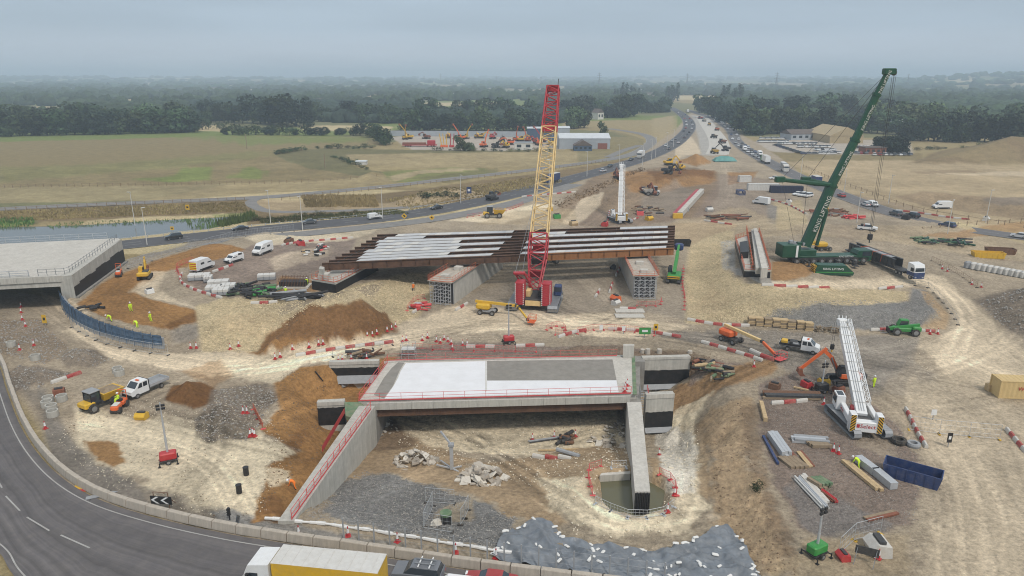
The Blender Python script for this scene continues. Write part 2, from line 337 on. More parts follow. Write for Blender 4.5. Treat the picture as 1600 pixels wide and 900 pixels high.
zone('dsand', 2.5, [(392,556),(420,528),(450,498),(520,478),(568,472),(606,490),(624,516),(590,530),(500,548)], amt=.95, rock=.1); zone('sand', 2.5, [(330,560),(430,538),(530,532),(600,520),(560,540),(450,560),(380,566)], amt=.7)
# limestone slope right
zone('lime', 2.5, [(1074,505),(1072,440),(1080,385),(1110,368),(1150,360),(1140,420),(1160,445),(1210,448),(1310,448),(1420,455),(1420,470),(1330,480),(1260,484),(1200,505),(1130,505)], rock=.5); zone('clay', 3, [(1080,480),(1120,440),(1150,470),(1130,500)], amt=.3, wob=2)
zone('blue', 2.5, [(1180,508),(1210,484),(1330,478),(1420,470),(1425,450),(1450,455),(1470,490),(1450,512),(1380,516),(1250,514)], amt=.85, rock=.4)
zone('clay', 1.5, [(1440,455),(1456,458),(1488,492),(1482,514),(1440,516),(1450,508),(1470,498)], amt=.9)
zone('conc', 1, [(1132,378),(1150,374),(1150,420),(1205,440),(1190,446),(1150,432),(1134,415)], amt=.8); zone('sand', 2, [(1198,408),(1260,405),(1285,425),(1240,436),(1198,438)], amt=.85)
# haul roads
zone('track', 3, [(1420,430),(1480,430),(1540,490),(1580,530),(1700,620),(1500,600),(1440,545),(1500,510),(1480,470)], amt=.8); zone('track', 3, [(1200,440),(1430,428),(1450,440),(1420,450),(1210,450)], amt=.7)
zone('grav', 4, [(1000,520),(1180,515),(1440,528),(1420,570),(1340,640),(1260,600),(1200,560),(1090,535)], amt=.75, rock=.3); zone('grav', 3, [(1340,580),(1420,560),(1480,590),(1440,620),(1360,615)], amt=.35)
zone('track', 4, [(620,510),(700,478),(1000,495),(1080,510),(1000,530),(860,515),(700,522),(640,530)], amt=.85); zone('grav', 4, [(690,470),(850,430),(1070,440),(1075,500),(980,480),(850,495)], amt=.35)
zone('track', 3, [(100,520),(120,490),(60,460),(100,470),(160,532),(260,552),(420,556),(640,520),(700,515),(640,540),(480,570),(440,590),(330,590),(200,560)], amt=.85, wob=2)
zone('chalk', 3, [(330,560),(440,558),(620,530),(560,552),(470,570),(440,600),(340,590)], amt=.5); zone('sand', 3, [(280,580),(340,562),(360,590),(330,605)], amt=.5)
zone('soil', 3, [(0,500),(60,500),(110,545),(70,570),(0,552)], amt=.5, rock=.3)
zone('spoil', 2, [(86,562),(112,546),(150,546),(178,560),(150,574),(108,576)], rock=.3, amt=.8); zone('spoil', 2, [(14,584),(30,570),(70,576),(112,584),(60,606),(24,612)], rock=.3, amt=.9)
zone('chalk', 5, [(120,640),(260,650),(400,680),(430,720),(400,800),(320,800),(200,740),(110,700)], amt=.65, wob=2); zone('chalk', 3, [(370,680),(440,690),(420,760),(390,790),(350,730)], amt=.6)
zone('dsand', 1.5, [(262,622),(276,602),(306,596),(330,608),(330,626),(300,640)]); zone('sand', 1.5, [(132,690),(190,690),(200,722),(180,730),(140,708)], amt=.95)
zone('spoil', 2, [(300,664),(330,610),(420,600),(435,625),(410,650),(384,690),(320,690)], rock=.35, amt=.8); zone('grav', 2, [(40,600),(70,610),(60,700),(140,770),(250,805),(210,760),(110,690)], amt=.6)
zone('tar', 2, [(20,590),(50,640),(80,720),(180,782),(330,818),(430,832),(360,800),(220,760),(120,700),(70,620)], amt=.45)
zone('blue', 2, [(330,800),(440,808),(800,862),(800,872),(430,836),(340,820)], amt=.7, rock=.3)
# sand dig and the pit floor
zone('sand', 1.5, [(624,556),(588,632),(452,812),(390,815),(408,770),(420,730),(470,700),(440,690),(405,672),(440,640),(432,600),(470,575)], wob=.8); zone('chalk', 1.5, [(380,690),(440,694),(458,704),(440,720),(400,740)], amt=.9)
zone('chalk', 1, [(400,735),(455,738),(450,756),(420,764)], amt=.7); zone('dsand', 1.2, [(400,800),(420,770),(450,780),(440,812)], amt=.7); zone('dsand', 1.2, [(440,690),(470,672),(490,680),(460,705)], amt=.6)
zone('pale', 2, [(588,636),(624,556),(985,557),(985,640),(990,760),(930,760),(800,880),(452,820)], amt=1, wob=.3); zone('clay', 3, [(560,690),(600,660),(680,665),(740,730),(860,700),(985,690),(990,735),(900,780),(860,830),(740,770),(600,735),(520,770)], amt=.8, wob=2)
zone('soil', 2, [(575,680),(620,650),(660,670),(640,700),(590,705)], amt=.8); zone('chalk', 3, [(610,640),(960,640),(975,690),(820,712),(700,705),(640,680)], amt=.75)
zone('blue', 2, [(505,800),(520,760),(570,740),(650,750),(690,765),(760,790),(810,810),(790,860),(640,835),(520,815)], rock=.5, amt=.9, wob=2); zone('bare', 1.2, [(690,790),(740,780),(735,815),(680,812)], amt=.6)
zone('chalk', 3, [(840,740),(920,745),(930,790),(990,815),(1060,800),(1075,700),(1040,660),(1090,640),(1100,700),(1105,790),(1060,838),(940,838),(860,800)], amt=.75, wob=1.5)
zone('white', 2, [(1030,660),(1085,670),(1090,770),(1060,770),(1030,730)], amt=.75, rock=.3); zone('clay', 1.5, [(1085,660),(1105,655),(1110,780),(1095,770)], amt=.8); zone('clay', 1.2, [(1012,715),(1032,715),(1032,775),(1016,770)], amt=.8)
zone('clay', 3, [(1105,650),(1160,620),(1170,700),(1200,800),(1230,900),(1180,900),(1120,840),(1110,740)], amt=.8, wob=2); zone('soil', 3, [(1150,640),(1175,630),(1200,760),(1250,880),(1230,905),(1190,800)], amt=.7)
zone('sand', 2.5, [(1060,600),(1100,590),(1200,560),(1210,575),(1150,600),(1090,640),(1050,650),(1035,640),(1045,625)], amt=.75); zone('chalk', 2.5, [(1060,640),(1120,610),(1100,640),(1070,670),(1040,665)], amt=.7)
zone('redgrav', 2.5, [(635,545),(700,535),(830,540),(985,540),(1110,560),(1160,570),(1080,600),(1080,560),(985,562),(620,565)], amt=.85, rock=.3); zone('soil', 2, [(985,545),(1080,548),(1120,562),(1080,566),(990,562)], amt=.7, rock=.3)
zone('soil', 2, [(832,560),(868,545),(975,540),(975,556),(850,562)], amt=.6, rock=.3)
zone('redgrav', 2.5, [(1178,600),(1240,580),(1330,610),(1400,660),(1440,720),(1430,820),(1280,838),(1240,820),(1190,700)], amt=.9, rock=.25); zone('pale', 3, [(1290,640),(1400,680),(1400,720),(1340,700)], amt=.6)
zone('blue', 2, [(1236,740),(1330,790),(1400,820),(1330,838),(1270,836),(1240,810)], amt=.5, rock=.3); zone('track', 5, [(1420,600),(1540,560),(1700,640),(1700,1000),(1400,1000),(1480,760),(1430,660)], amt=.5, wob=2); zone('bare', 3, [(1190,905),(1250,845),(1420,835),(1420,905)], amt=.5)
zone('spoil', 3, [(1530,470),(1580,452),(1700,450),(1700,560),(1610,540),(1570,510)], amt=.85, rock=.4)
# wheel tracks: (pixels), lateral spread of the ruts, tone
TRACKS = [([(70,470),(115,505),(190,548),(330,575),(520,556),(700,520),(860,516),(1040,522),(1250,535)],2.2,.10),([(640,530),(900,505),(1020,500)],2.5,.09),([(850,440),(880,480),(960,500),(1080,520),(1230,545)],1.6,-.10),
 ([(1250,545),(1400,550),(1490,520),(1520,500),(1470,445),(1390,440),(1240,442)],2.0,.12),([(1330,570),(1430,575),(1520,545),(1560,520)],3,.10),([(1390,620),(1460,690),(1500,760),(1520,880)],2.6,.07),([(1440,600),(1540,660),(1590,760)],2.2,-.06),
 ([(260,600),(330,585),(440,570),(600,535)],1.5,.12),([(330,660),(320,720),(285,770),(300,800)],1.3,-.12),([(215,640),(280,660),(420,690)],1.6,-.09),([(1200,562),(1120,600),(1075,660),(1090,740),(1085,800),(1020,832),(940,825),(870,775),(760,700)],1.4,-.11),
 ([(1060,820),(960,830),(880,790),(800,730),(700,680)],2.0,.10),([(940,460),(900,430),(860,445)],1.3,.12),([(1250,600),(1330,650),(1390,690)],1.8,-.07),([(140,478),(190,450),(215,420),(330,395)],1.1,-.07),([(180,490),(200,460),(230,480),(260,500)],.8,-.07),
 ([(930,350),(990,315),(1060,290)],2,.1),([(900,352),(880,330),(980,275),(1040,262)],2,.1),([(1110,345),(1150,300),(1130,240),(1110,200)],3,.08),([(440,400),(380,430),(330,440)],1.5,.08),([(600,760),(700,720),(860,680),(960,660)],1.3,.09),([(1080,530),(1200,550),(1330,560),(1500,590)],2.6,-.08),([(700,520),(760,505),(900,515),(960,500),(1000,478)],1.0,-.1),([(860,440),(830,470),(880,500),(990,505)],.8,.12),([(1340,545),(1420,560),(1500,560),(1590,600)],1.2,.1),([(1300,560),(1380,620),(1460,640),(1580,620)],1.4,-.08),([(420,560),(360,580),(300,590),(260,610)],.9,-.1),([(130,660),(220,680),(330,720),(380,790)],.8,.1),([(440,640),(500,610),(560,600)],.8,.13),([(430,620),(520,640),(540,660)],.7,-.1),([(1500,520),(1470,560),(1380,590),(1330,570)],1.0,.12),([(1440,440),(1500,480),(1560,530),(1600,560)],1.2,-.08),([(640,660),(760,690),(860,690),(950,670)],.9,-.09),([(560,545),(640,530),(740,512)],.8,-.12)]
def relief(x, y, rg):
    a = fbm(x, y, 3.0, 5, 3); b = fbm(x, y, 1.1, 3, 77); c = 1-np.abs(fbm(x, y, 4.5, 4, 91))*2
    return a*rg*1.0 + a*.06 + b*(.45*rg + .045) + np.maximum(c-.55, 0)*rg*.9
def full_h(x, y): h, rg = hgt(x, y); return h + relief(x, y, rg)
def build_ground():
    ang = np.concatenate([np.linspace(-180,-54,19)[:-1], np.linspace(-54,54,861), np.linspace(54,180,19)[1:]])*math.pi/180
    r = [0.5, 12, 24, 34, 40]
    while r[-1] < 14000:
        q = r[-1]; r.append(q*(1.0037 if q < 150 else 1.0065 if q < 330 else 1.012 if q < 900 else 1.03))
    r = np.array(r); A, RR = np.meshgrid(ang, r)
    X = (np.sin(A)*RR).ravel(); Y = (np.cos(A)*RR).ravel()
    h, rg = hgt(X, Y); far = np.hypot(X, Y) > 1500
    h[far] += far_hills(X[far], Y[far])
    near = (np.hypot(X, Y) < 420) & (Y > 30); xn, yn = X[near], Y[near]
    n1 = fbm(xn, yn, 3.0, 5, 3); n2 = fbm(xn, yn, 14, 3, 8)
    # colours
    C = np.empty((len(X), 3)); C[:] = PAL['far']; ROCK = np.zeros(len(X))
    fl = fbm(X, Y, 340, 2, 21); C[fl > .18] = PAL['dry']; C[fl < -.2] = PAL['green']; fl2 = fbm(X, Y, 520, 2, 33); C[fl2 > .33] = PAL['wheat']
    dist = np.hypot(X, Y); wsc = np.clip(dist/150, .6, 14)
    wx = fbm(X/wsc, Y/wsc, 5.0, 6, 40)*2.1*wsc; wy = fbm(X/wsc, Y/wsc, 5.0, 6, 50)*2.1*wsc
    edge_n = fbm(X/wsc, Y/wsc, 1.6, 4, 66)
    for c, fe, pts, rock, amt, wob in ZONES:
        P_ = [tuple(W(*p)[:2]) for p in pts]; a = np.array(P_); mg = fe + 4*wob
        m = (X > a[:,0].min()-mg) & (X < a[:,0].max()+mg) & (Y > a[:,1].min()-mg) & (Y < a[:,1].max()+mg)
        if not m.any() or amt == 0: continue
        d = poly_depth(X[m] + wx[m]*wob*.8, Y[m] + wy[m]*wob*.8, P_, [1.0]*len(P_))
        t = (sm(d/(fe*.45*wsc[m]**.3) + .5 + edge_n[m]*.75)*amt)
        C[m] = C[m]*(1-t[:,None]) + np.array(PAL[c])*t[:,None]; ROCK[m] = ROCK[m]*(1-t) + rock*t
    tone = np.zeros(len(X)); trk = np.zeros(len(X))
    rr = random.Random(5)
    for pts, spread, tn in TRACKS:
        P0 = [W(*p) for p in pts]; Q = []
        for i in range(len(P0)-1):          # Catmull-Rom
            p0, p1, p2, p3 = P0[max(i-1,0)], P0[i], P0[i+1], P0[min(i+2,len(P0)-1)]
            for k in range(8):
                t = k/8; Q.append(.5*((2*p1)+(p2-p0)*t+(2*p0-5*p1+4*p2-p3)*t*t+(3*p1-p0-3*p2+p3)*t**3))
        Q.append(P0[-1]); a = np.array([q[:2] for q in Q]); mg = spread + 5
        m = (X > a[:,0].min()-mg) & (X < a[:,0].max()+mg) & (Y > a[:,1].min()-mg) & (Y < a[:,1].max()+mg)
        xm, ym = X[m], Y[m]; best = np.full(xm.shape, 1e9); off = np.zeros(xm.shape)
        for i in range(len(a)-1):
            ax, ay = a[i]; ex, ey = a[i+1]-a[i]; L2 = ex*ex+ey*ey+1e-9
            t = np.clip(((xm-ax)*ex+(ym-ay)*ey)/L2, 0, 1); dx, dy = xm-ax-t*ex, ym-ay-t*ey; d = np.hypot(dx, dy)
            s = (dx*ey-dy*ex)/math.sqrt(L2); k = d < best; best[k] = d[k]; off[k] = s[k]
        v = np.zeros(xm.shape)
        for k in range(5):
            o = rr.uniform(-spread, spread); g = rr.uniform(.16,.34); am = rr.uniform(.4,1)
            wv = .5*np.sin(best*0 + (xm+ym)*.08 + k)
            for s_ in (-.95, .95): v += am*np.exp(-((off-o-s_-wv)/g)**2)
        tone[m] += tn*np.clip(v, 0, 1.4)*(best < spread+3); trk[m] = np.maximum(trk[m], np.clip(v, 0, 1)*(best < spread+3))
    mod = np.ones(len(X)); mod[near] += .24*n2 + .13*n1 + .10*fbm(xn, yn, .8, 3, 15)
    mod += tone*2.1
    C *= mod[:,None]; C = np.clip(C, .01, .85)
    h[near] += relief(xn, yn, rg[near])
    h -= trk*.06
    na, nr = len(ang), len(r)
    idx = np.arange(na*nr).reshape(nr, na)
    q = np.stack([idx[:-1,:-1], idx[:-1,1:], idx[1:,1:], idx[1:,:-1]], -1).reshape(-1, 4)[:, ::-1]
    me = bpy.data.meshes.new('ground'); me.vertices.add(len(X)); me.vertices.foreach_set('co', np.stack([X, Y, h], 1).ravel())
    me.loops.add(q.size); me.loops.foreach_set('vertex_index', q.ravel()); me.polygons.add(len(q))
    me.polygons.foreach_set('loop_start', np.arange(0, q.size, 4)); me.polygons.foreach_set('loop_total', np.full(len(q), 4))
    me.polygons.foreach_set('use_smooth', np.ones(len(q), bool)); me.update()
    at = me.attributes.new('soil', 'FLOAT_COLOR', 'POINT'); at.data.foreach_set('color', np.concatenate([C, np.ones((len(X),1))], 1).ravel())
    at = me.attributes.new('rock', 'FLOAT', 'POINT'); at.data.foreach_set('value', ROCK)
    m, nt, b = new_mat('ground'); N = nt.nodes; l = nt.links.new
    ac = N.new('ShaderNodeAttribute'); ac.attribute_name = 'soil'; ar = N.new('ShaderNodeAttribute'); ar.attribute_name = 'rock'
    geo = N.new('ShaderNodeNewGeometry')
    def noise(sc, det, ro=.6):
        n = N.new('ShaderNodeTexNoise'); n.inputs['Scale'].default_value = sc; n.inputs['Detail'].default_value = det; n.inputs['Roughness'].default_value = ro; l(geo.outputs['Position'], n.inputs['Vector']); return n.outputs['Fac']
    def rng(v, a, c, d, e_):
        r_ = N.new('ShaderNodeMapRange'); r_.inputs['From Min'].default_value = a; r_.inputs['From Max'].default_value = c; r_.inputs['To Min'].default_value = d; r_.inputs['To Max'].default_value = e_; l(v, r_.inputs['Value']); return r_.outputs[0]
    def mul(a, c_):
        k = N.new('ShaderNodeMath'); k.operation = 'MULTIPLY'; l(a, k.inputs[0])
        if isinstance(c_, float): k.inputs[1].default_value = c_
        else: l(c_, k.inputs[1])
        return k.outputs[0]
    f1 = rng(noise(1.7, 12, .78), .34, .66, .62, 1.38); f2 = rng(noise(.22, 5), .3, .7, .86, 1.14)
    vo = N.new('ShaderNodeTexVoronoi'); vo.inputs['Scale'].default_value = 4.2; l(geo.outputs['Position'], vo.inputs['Vector'])
    sepc = N.new('ShaderNodeSeparateColor'); l(vo.outputs['Color'], sepc.inputs[0])
    stone = rng(sepc.outputs[0], 0, 1, .66, 1.34); edge = rng(vo.outputs['Distance'], 0.15, .6, 1.1, .72); st = mul(stone, edge)
    mxs = N.new('ShaderNodeMix'); mxs.data_type = 'FLOAT'; l(ar.outputs['Fac'], mxs.inputs['Factor']); mxs.inputs['A'].default_value = 1.0; l(st, mxs.inputs['B'])
    tot = mul(mul(f1, f2), mxs.outputs['Result'])
    v = N.new('ShaderNodeVectorMath'); v.operation = 'SCALE'; l(ac.outputs['Color'], v.inputs[0]); l(tot, v.inputs[3]); l(v.outputs[0], b.inputs['Base Color'])
    b.inputs['Roughness'].default_value = .95; b.inputs['Specular IOR Level'].default_value = .15
    hb = N.new('ShaderNodeMath'); hb.operation = 'ADD'; l(noise(1.6, 9, .7), hb.inputs[0]); l(mul(mul(vo.outputs['Distance'], -1.2), ar.outputs['Fac']), hb.inputs[1])
    bp = N.new('ShaderNodeBump'); bp.inputs['Strength'].default_value = 1.0; bp.inputs['Distance'].default_value = .4; l(hb.outputs[0], bp.inputs['Height']); l(bp.outputs[0], b.inputs['Normal'])
    me.materials.append(m)
    tag(link('ground', me), 'bare chalk, sand and gravel earthworks with dry fields beyond', None, kind='structure')
build_ground()
# ------------------------------------------------------------------ material list
mat('asphalt', (.14,.135,.137), .85, var=.14, scale=.35, bump=.25, bscale=30, dirt=.30, dirtcol=(.19,.175,.155))
mat('asphalt_old', (.20,.195,.19), .9, var=.18, scale=.3, dirt=.5, dirtcol=(.30,.27,.22))
mat('asphalt_dark', (.085,.085,.09), .8, var=.12, scale=.25, dirt=.15, dirtcol=(.14,.13,.12))
mat('paint', (.38,.375,.36), .7, var=.15, scale=1.5, dirt=.65, dirtcol=(.3,.28,.25))
mat('concrete', (.47,.455,.41), .9, var=.14, scale=.8, bump=.2, bscale=12, dirt=.35, dirtcol=(.30,.275,.235))
mat('concrete_pale', (.53,.505,.455), .9, var=.12, scale=.5, bump=.2, bscale=9, dirt=.45, dirtcol=(.40,.365,.31))
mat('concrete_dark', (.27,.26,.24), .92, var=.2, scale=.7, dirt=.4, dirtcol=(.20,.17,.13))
mat('block', (.46,.41,.345), .92, var=.2, scale=1.2, bump=.3, bscale=10, dirt=.5, dirtcol=(.28,.235,.185))
mat('bitumen', (.014,.014,.015), .55, var=.3, scale=1.5, dirt=.12, dirtcol=(.16,.13,.10))
mat('membrane', (.74,.745,.76), .65, var=.04, scale=.4, dirt=.3, dirtcol=(.54,.53,.52))
mat('slab_grey', (.235,.22,.195), .9, var=.2, scale=.9, dirt=.3, dirtcol=(.33,.30,.26))
mat('corten', (.10,.055,.035), .85, var=.35, scale=.9, dirt=.5, dirtcol=(.20,.10,.05))
mat('corten_orange', (.30,.135,.05), .85, var=.3, scale=1.0, dirt=.5, dirtcol=(.17,.08,.04))
mat('galv', (.50,.52,.54), .45, .3, var=.12, scale=2.5, dirt=.15)
mat('steel', (.30,.31,.32), .5, .6, var=.2, scale=3)
mat('dark_steel', (.06,.062,.066), .6, .3, var=.25, scale=3, dirt=.35, dirtcol=(.2,.17,.13))
mat('black', (.018,.018,.02), .5, var=.2, scale=4, dirt=.2, dirtcol=(.14,.12,.1))
mat('rubber', (.025,.025,.026), .9, var=.2, scale=5, dirt=.55, dirtcol=(.24,.2,.15))
mat('glass', (.03,.04,.05), .08, var=.1, scale=2, spec=.8)
mat('white', (.74,.75,.75), .35, var=.05, scale=2, dirt=.18, dirtcol=(.52,.47,.4))
mat('offwhite', (.60,.59,.56), .6, var=.08, scale=2, dirt=.3, dirtcol=(.42,.38,.32))
mat('red', (.46,.03,.035), .45, var=.12, scale=2, dirt=.2)
mat('crane_red', (.40,.028,.04), .45, var=.15, scale=1.5, dirt=.2, dirtcol=(.25,.12,.08))
mat('crane_cream', (.72,.53,.25), .5, var=.15, scale=1.5, dirt=.3, dirtcol=(.42,.26,.12))
mat('crane_green', (.010,.068,.036), .4, var=.2, scale=1.2, dirt=.15, dirtcol=(.14,.15,.1))
mat('lime_green', (.035,.26,.055), .45, var=.12, scale=2, dirt=.2)
mat('yellow', (.66,.40,.03), .45, var=.12, scale=2, dirt=.25)
mat('orange', (.70,.13,.03), .45, var=.12, scale=2, dirt=.22)
mat('orange_mesh', (.55,.14,.07), .7, var=.15, scale=2)
mat('redmesh', (.62,.10,.10), .7, var=.15, scale=2)
mat('hivis', (.62,.85,.04), .7, var=.08, scale=6)
mat('hivis_orange', (.9,.22,.03), .7, var=.08, scale=6)
mat('skin', (.45,.27,.2), .6); mat('navy', (.02,.025,.05), .8)
mat('blue', (.025,.05,.145), .5, var=.2, scale=2, dirt=.2); mat('bluemesh', (.075,.13,.21), .8, var=.3, scale=.9, dirt=.4, dirtcol=(.20,.23,.26))
mat('timber', (.50,.37,.21), .85, var=.25, scale=2.2, dirt=.3, dirtcol=(.3,.21,.12))
mat('timber_old', (.28,.215,.145), .9, var=.3, scale=2.2, dirt=.4, dirtcol=(.18,.14,.1))
mat('rubble', (.50,.46,.40), .95, var=.22, scale=1.4, bump=.4, bscale=7, dirt=.4, dirtcol=(.36,.27,.17))
mat('tarp', (.18,.2,.225), .42, var=.35, scale=.6, bump=.5, bscale=1.6, dirt=.3, dirtcol=(.24,.225,.20)); [setattr(n_.inputs['Distance'], 'default_value', .22) for n_ in MATS['tarp'].node_tree.nodes if n_.type == 'BUMP']
mat('sandbag', (.72,.72,.70), .8, var=.1, scale=4, dirt=.2)
mat('container', (.62,.46,.22), .6, var=.08, scale=1.5, dirt=.3, dirtcol=(.45,.3,.14))
mat('brick', (.25,.10,.07), .9, var=.2, scale=3); mat('roof_tan', (.42,.33,.19), .9, var=.15, scale=.5, dirt=.4, dirtcol=(.3,.25,.2))
mat('roof_dark', (.13,.105,.09), .9, var=.2, scale=.4); mat('render_wall', (.62,.60,.55), .8, var=.08, scale=.6)
mat('shed_grey', (.36,.39,.42), .6, var=.1, scale=.4); mat('shed_blue', (.07,.11,.17), .6, var=.1, scale=.4); mat('roof_pale', (.56,.59,.61), .6, var=.1, scale=.3)
mat('lamp', (.8,.55,.12), .3); mat('tail', (.5,.02,.02), .3); mat('rebar', (.16,.085,.05), .85, var=.3, scale=3)
mat('greytank', (.30,.31,.32), .6); mat('brown_steel', (.22,.085,.05), .7, var=.25, scale=2)
def stripes_mat(name, ca, cb, k, diag=False, frac=.5, axis=0):
    m, nt, b = new_mat(name); N = nt.nodes; l = nt.links.new
    t = N.new('ShaderNodeTexCoord'); s = N.new('ShaderNodeSeparateXYZ'); l(t.outputs['Object'], s.inputs[0]); v = s.outputs[axis]
    if diag:
        a = N.new('ShaderNodeMath'); a.operation = 'ADD'; ab = N.new('ShaderNodeMath'); ab.operation = 'ABSOLUTE'; l(v, ab.inputs[0]); l(ab.outputs[0], a.inputs[0]); l(s.outputs[2], a.inputs[1]); v = a.outputs[0]
    mu = N.new('ShaderNodeMath'); mu.operation = 'MULTIPLY'; l(v, mu.inputs[0]); mu.inputs[1].default_value = k
    fr = N.new('ShaderNodeMath'); fr.operation = 'FRACT'; l(mu.outputs[0], fr.inputs[0])
    gt = N.new('ShaderNodeMath'); gt.operation = 'GREATER_THAN'; l(fr.outputs[0], gt.inputs[0]); gt.inputs[1].default_value = frac
    mx = N.new('ShaderNodeMix'); mx.data_type = 'RGBA'; l(gt.outputs[0], mx.inputs['Factor']); mx.inputs['A'].default_value = (*ca,1); mx.inputs['B'].default_value = (*cb,1); l(mx.outputs['Result'], b.inputs['Base Color']); b.inputs['Roughness'].default_value = .5
    return m
stripes_mat('hazard', (.62,.36,.02), (.02,.02,.02), 2.6, True)
stripes_mat('van_chevron', (.72,.66,.02), (.55,.05,.03), 2.4, True)
def foliage(name, col, var=.45):
    m, nt, b = new_mat(name); N = nt.nodes; l = nt.links.new
    oi = N.new('ShaderNodeObjectInfo'); g = N.new('ShaderNodeNewGeometry')
    n = N.new('ShaderNodeTexNoise'); n.inputs['Scale'].default_value = .35; n.inputs['Detail'].default_value = 5; l(g.outputs['Position'], n.inputs['Vector'])
    r1 = N.new('ShaderNodeMapRange'); r1.inputs['From Min'].default_value = .3; r1.inputs['From Max'].default_value = .7; r1.inputs['To Min'].default_value = 1-var; r1.inputs['To Max'].default_value = 1+var; l(n.outputs['Fac'], r1.inputs['Value'])
    r2 = N.new('ShaderNodeMapRange'); r2.inputs['To Min'].default_value = .7; r2.inputs['To Max'].default_value = 1.35; l(oi.outputs['Random'], r2.inputs['Value'])
    mu = N.new('ShaderNodeMath'); mu.operation = 'MULTIPLY'; l(r1.outputs[0], mu.inputs[0]); l(r2.outputs[0], mu.inputs[1])
    nb = N.new('ShaderNodeTexNoise'); nb.inputs['Scale'].default_value = .022; nb.inputs['Detail'].default_value = 3; l(g.outputs['Position'], nb.inputs['Vector']); rb_ = N.new('ShaderNodeMapRange'); rb_.inputs['From Min'].default_value = .3; rb_.inputs['From Max'].default_value = .7; rb_.inputs['To Min'].default_value = .55; rb_.inputs['To Max'].default_value = 1.5; l(nb.outputs['Fac'], rb_.inputs['Value']); mu0 = mu; mu = N.new('ShaderNodeMath'); mu.operation = 'MULTIPLY'; l(mu0.outputs[0], mu.inputs[0]); l(rb_.outputs[0], mu.inputs[1])
    hs = N.new('ShaderNodeHueSaturation'); hs.inputs['Color'].default_value = (*col,1); r3 = N.new('ShaderNodeMapRange'); r3.inputs['To Min'].default_value = .47; r3.inputs['To Max'].default_value = .53; l(oi.outputs['Random'], r3.inputs['Value']); l(r3.outputs[0], hs.inputs['Hue']); l(mu.outputs[0], hs.inputs['Value'])
    l(hs.outputs[0], b.inputs['Base Color']); b.inputs['Roughness'].default_value = .8; b.inputs['Specular IOR Level'].default_value = .15
foliage('leaf', (.044,.068,.032)); foliage('leaf_pale', (.075,.105,.048)); foliage('leaf_dark', (.026,.042,.027)); foliage('leaf_scrub', (.10,.105,.045)); foliage('reed', (.10,.16,.05)); foliage('straw', (.26,.20,.10), .3)
mat('bark', (.09,.07,.055), .95, var=.3, scale=3)
def water_mat(name, col, rough):
    m, nt, b = new_mat(name); b.inputs['Base Color'].default_value = (*col,1); b.inputs['Roughness'].default_value = rough; b.inputs['IOR'].default_value = 1.33
    t = nt.nodes.new('ShaderNodeNewGeometry'); n = nt.nodes.new('ShaderNodeTexNoise'); n.inputs['Scale'].default_value = 1.3; n.inputs['Detail'].default_value = 4; bp = nt.nodes.new('ShaderNodeBump'); bp.inputs['Strength'].default_value = .10; bp.inputs['Distance'].default_value = .1
    nt.links.new(t.outputs['Position'], n.inputs['Vector']); nt.links.new(n.outputs['Fac'], bp.inputs['Height']); nt.links.new(bp.outputs[0], b.inputs['Normal'])
water_mat('pond_water', (.13,.14,.135), .06); water_mat('pit_water', (.13,.125,.075), .12)
def streaks(name, amt):
    nt = MATS[name].node_tree; N = nt.nodes; b = N['Principled BSDF']; src = b.inputs['Base Color'].links[0].from_socket; g = N.new('ShaderNodeNewGeometry'); mp = N.new('ShaderNodeMapping'); mp.inputs['Scale'].default_value = (1.6,1.6,.12); n = N.new('ShaderNodeTexNoise'); n.inputs['Scale'].default_value = 1.5; n.inputs['Detail'].default_value = 6; n.inputs['Roughness'].default_value = .7
    r = N.new('ShaderNodeMapRange'); r.inputs['From Min'].default_value = .35; r.inputs['From Max'].default_value = .65; r.inputs['To Min'].default_value = 1-amt; r.inputs['To Max'].default_value = 1+amt*.6; v = N.new('ShaderNodeVectorMath'); v.operation = 'SCALE'; l = nt.links.new
    l(g.outputs['Position'], mp.inputs[0]); l(mp.outputs[0], n.inputs['Vector']); l(n.outputs['Fac'], r.inputs['Value']); l(src, v.inputs[0]); l(r.outputs[0], v.inputs[3]); l(v.outputs[0], b.inputs['Base Color'])
for nm_ in ('concrete','concrete_pale','concrete_dark','corten','corten_orange','block'): streaks(nm_, .15)
def lanewear(name):
    nt = MATS[name].node_tree; N = nt.nodes; b = N['Principled BSDF']; src = b.inputs['Base Color'].links[0].from_socket; l = nt.links.new; a = N.new('ShaderNodeAttribute'); a.attribute_name = 'across'; g = N.new('ShaderNodeNewGeometry'); n = N.new('ShaderNodeTexNoise'); n.inputs['Scale'].default_value = .12; n.inputs['Detail'].default_value = 5; l(g.outputs['Position'], n.inputs['Vector'])
    m1 = N.new('ShaderNodeMath'); m1.operation = 'MULTIPLY_ADD'; l(n.outputs['Fac'], m1.inputs[0]); m1.inputs[1].default_value = .16; l(a.outputs['Fac'], m1.inputs[2]); w = N.new('ShaderNodeTexNoise'); w.noise_dimensions = '1D'; w.inputs['Scale'].default_value = 9; w.inputs['Detail'].default_value = 5; w.inputs['Roughness'].default_value = .6; l(m1.outputs[0], w.inputs['W'])
    r = N.new('ShaderNodeMapRange'); r.inputs['From Min'].default_value = .3; r.inputs['From Max'].default_value = .7; r.inputs['To Min'].default_value = .72; r.inputs['To Max'].default_value = 1.3; v = N.new('ShaderNodeVectorMath'); v.operation = 'SCALE'; l(w.outputs['Fac'], r.inputs['Value']); l(src, v.inputs[0]); l(r.outputs[0], v.inputs[3]); l(v.outputs[0], b.inputs['Base Color'])
mat('asphalt_worn', (.113,.105,.106), .85, var=.16, scale=.5, bump=.3, bscale=30, dirt=.32, dirtcol=(.20,.18,.16)); lanewear('asphalt_worn')
PAINTS = []
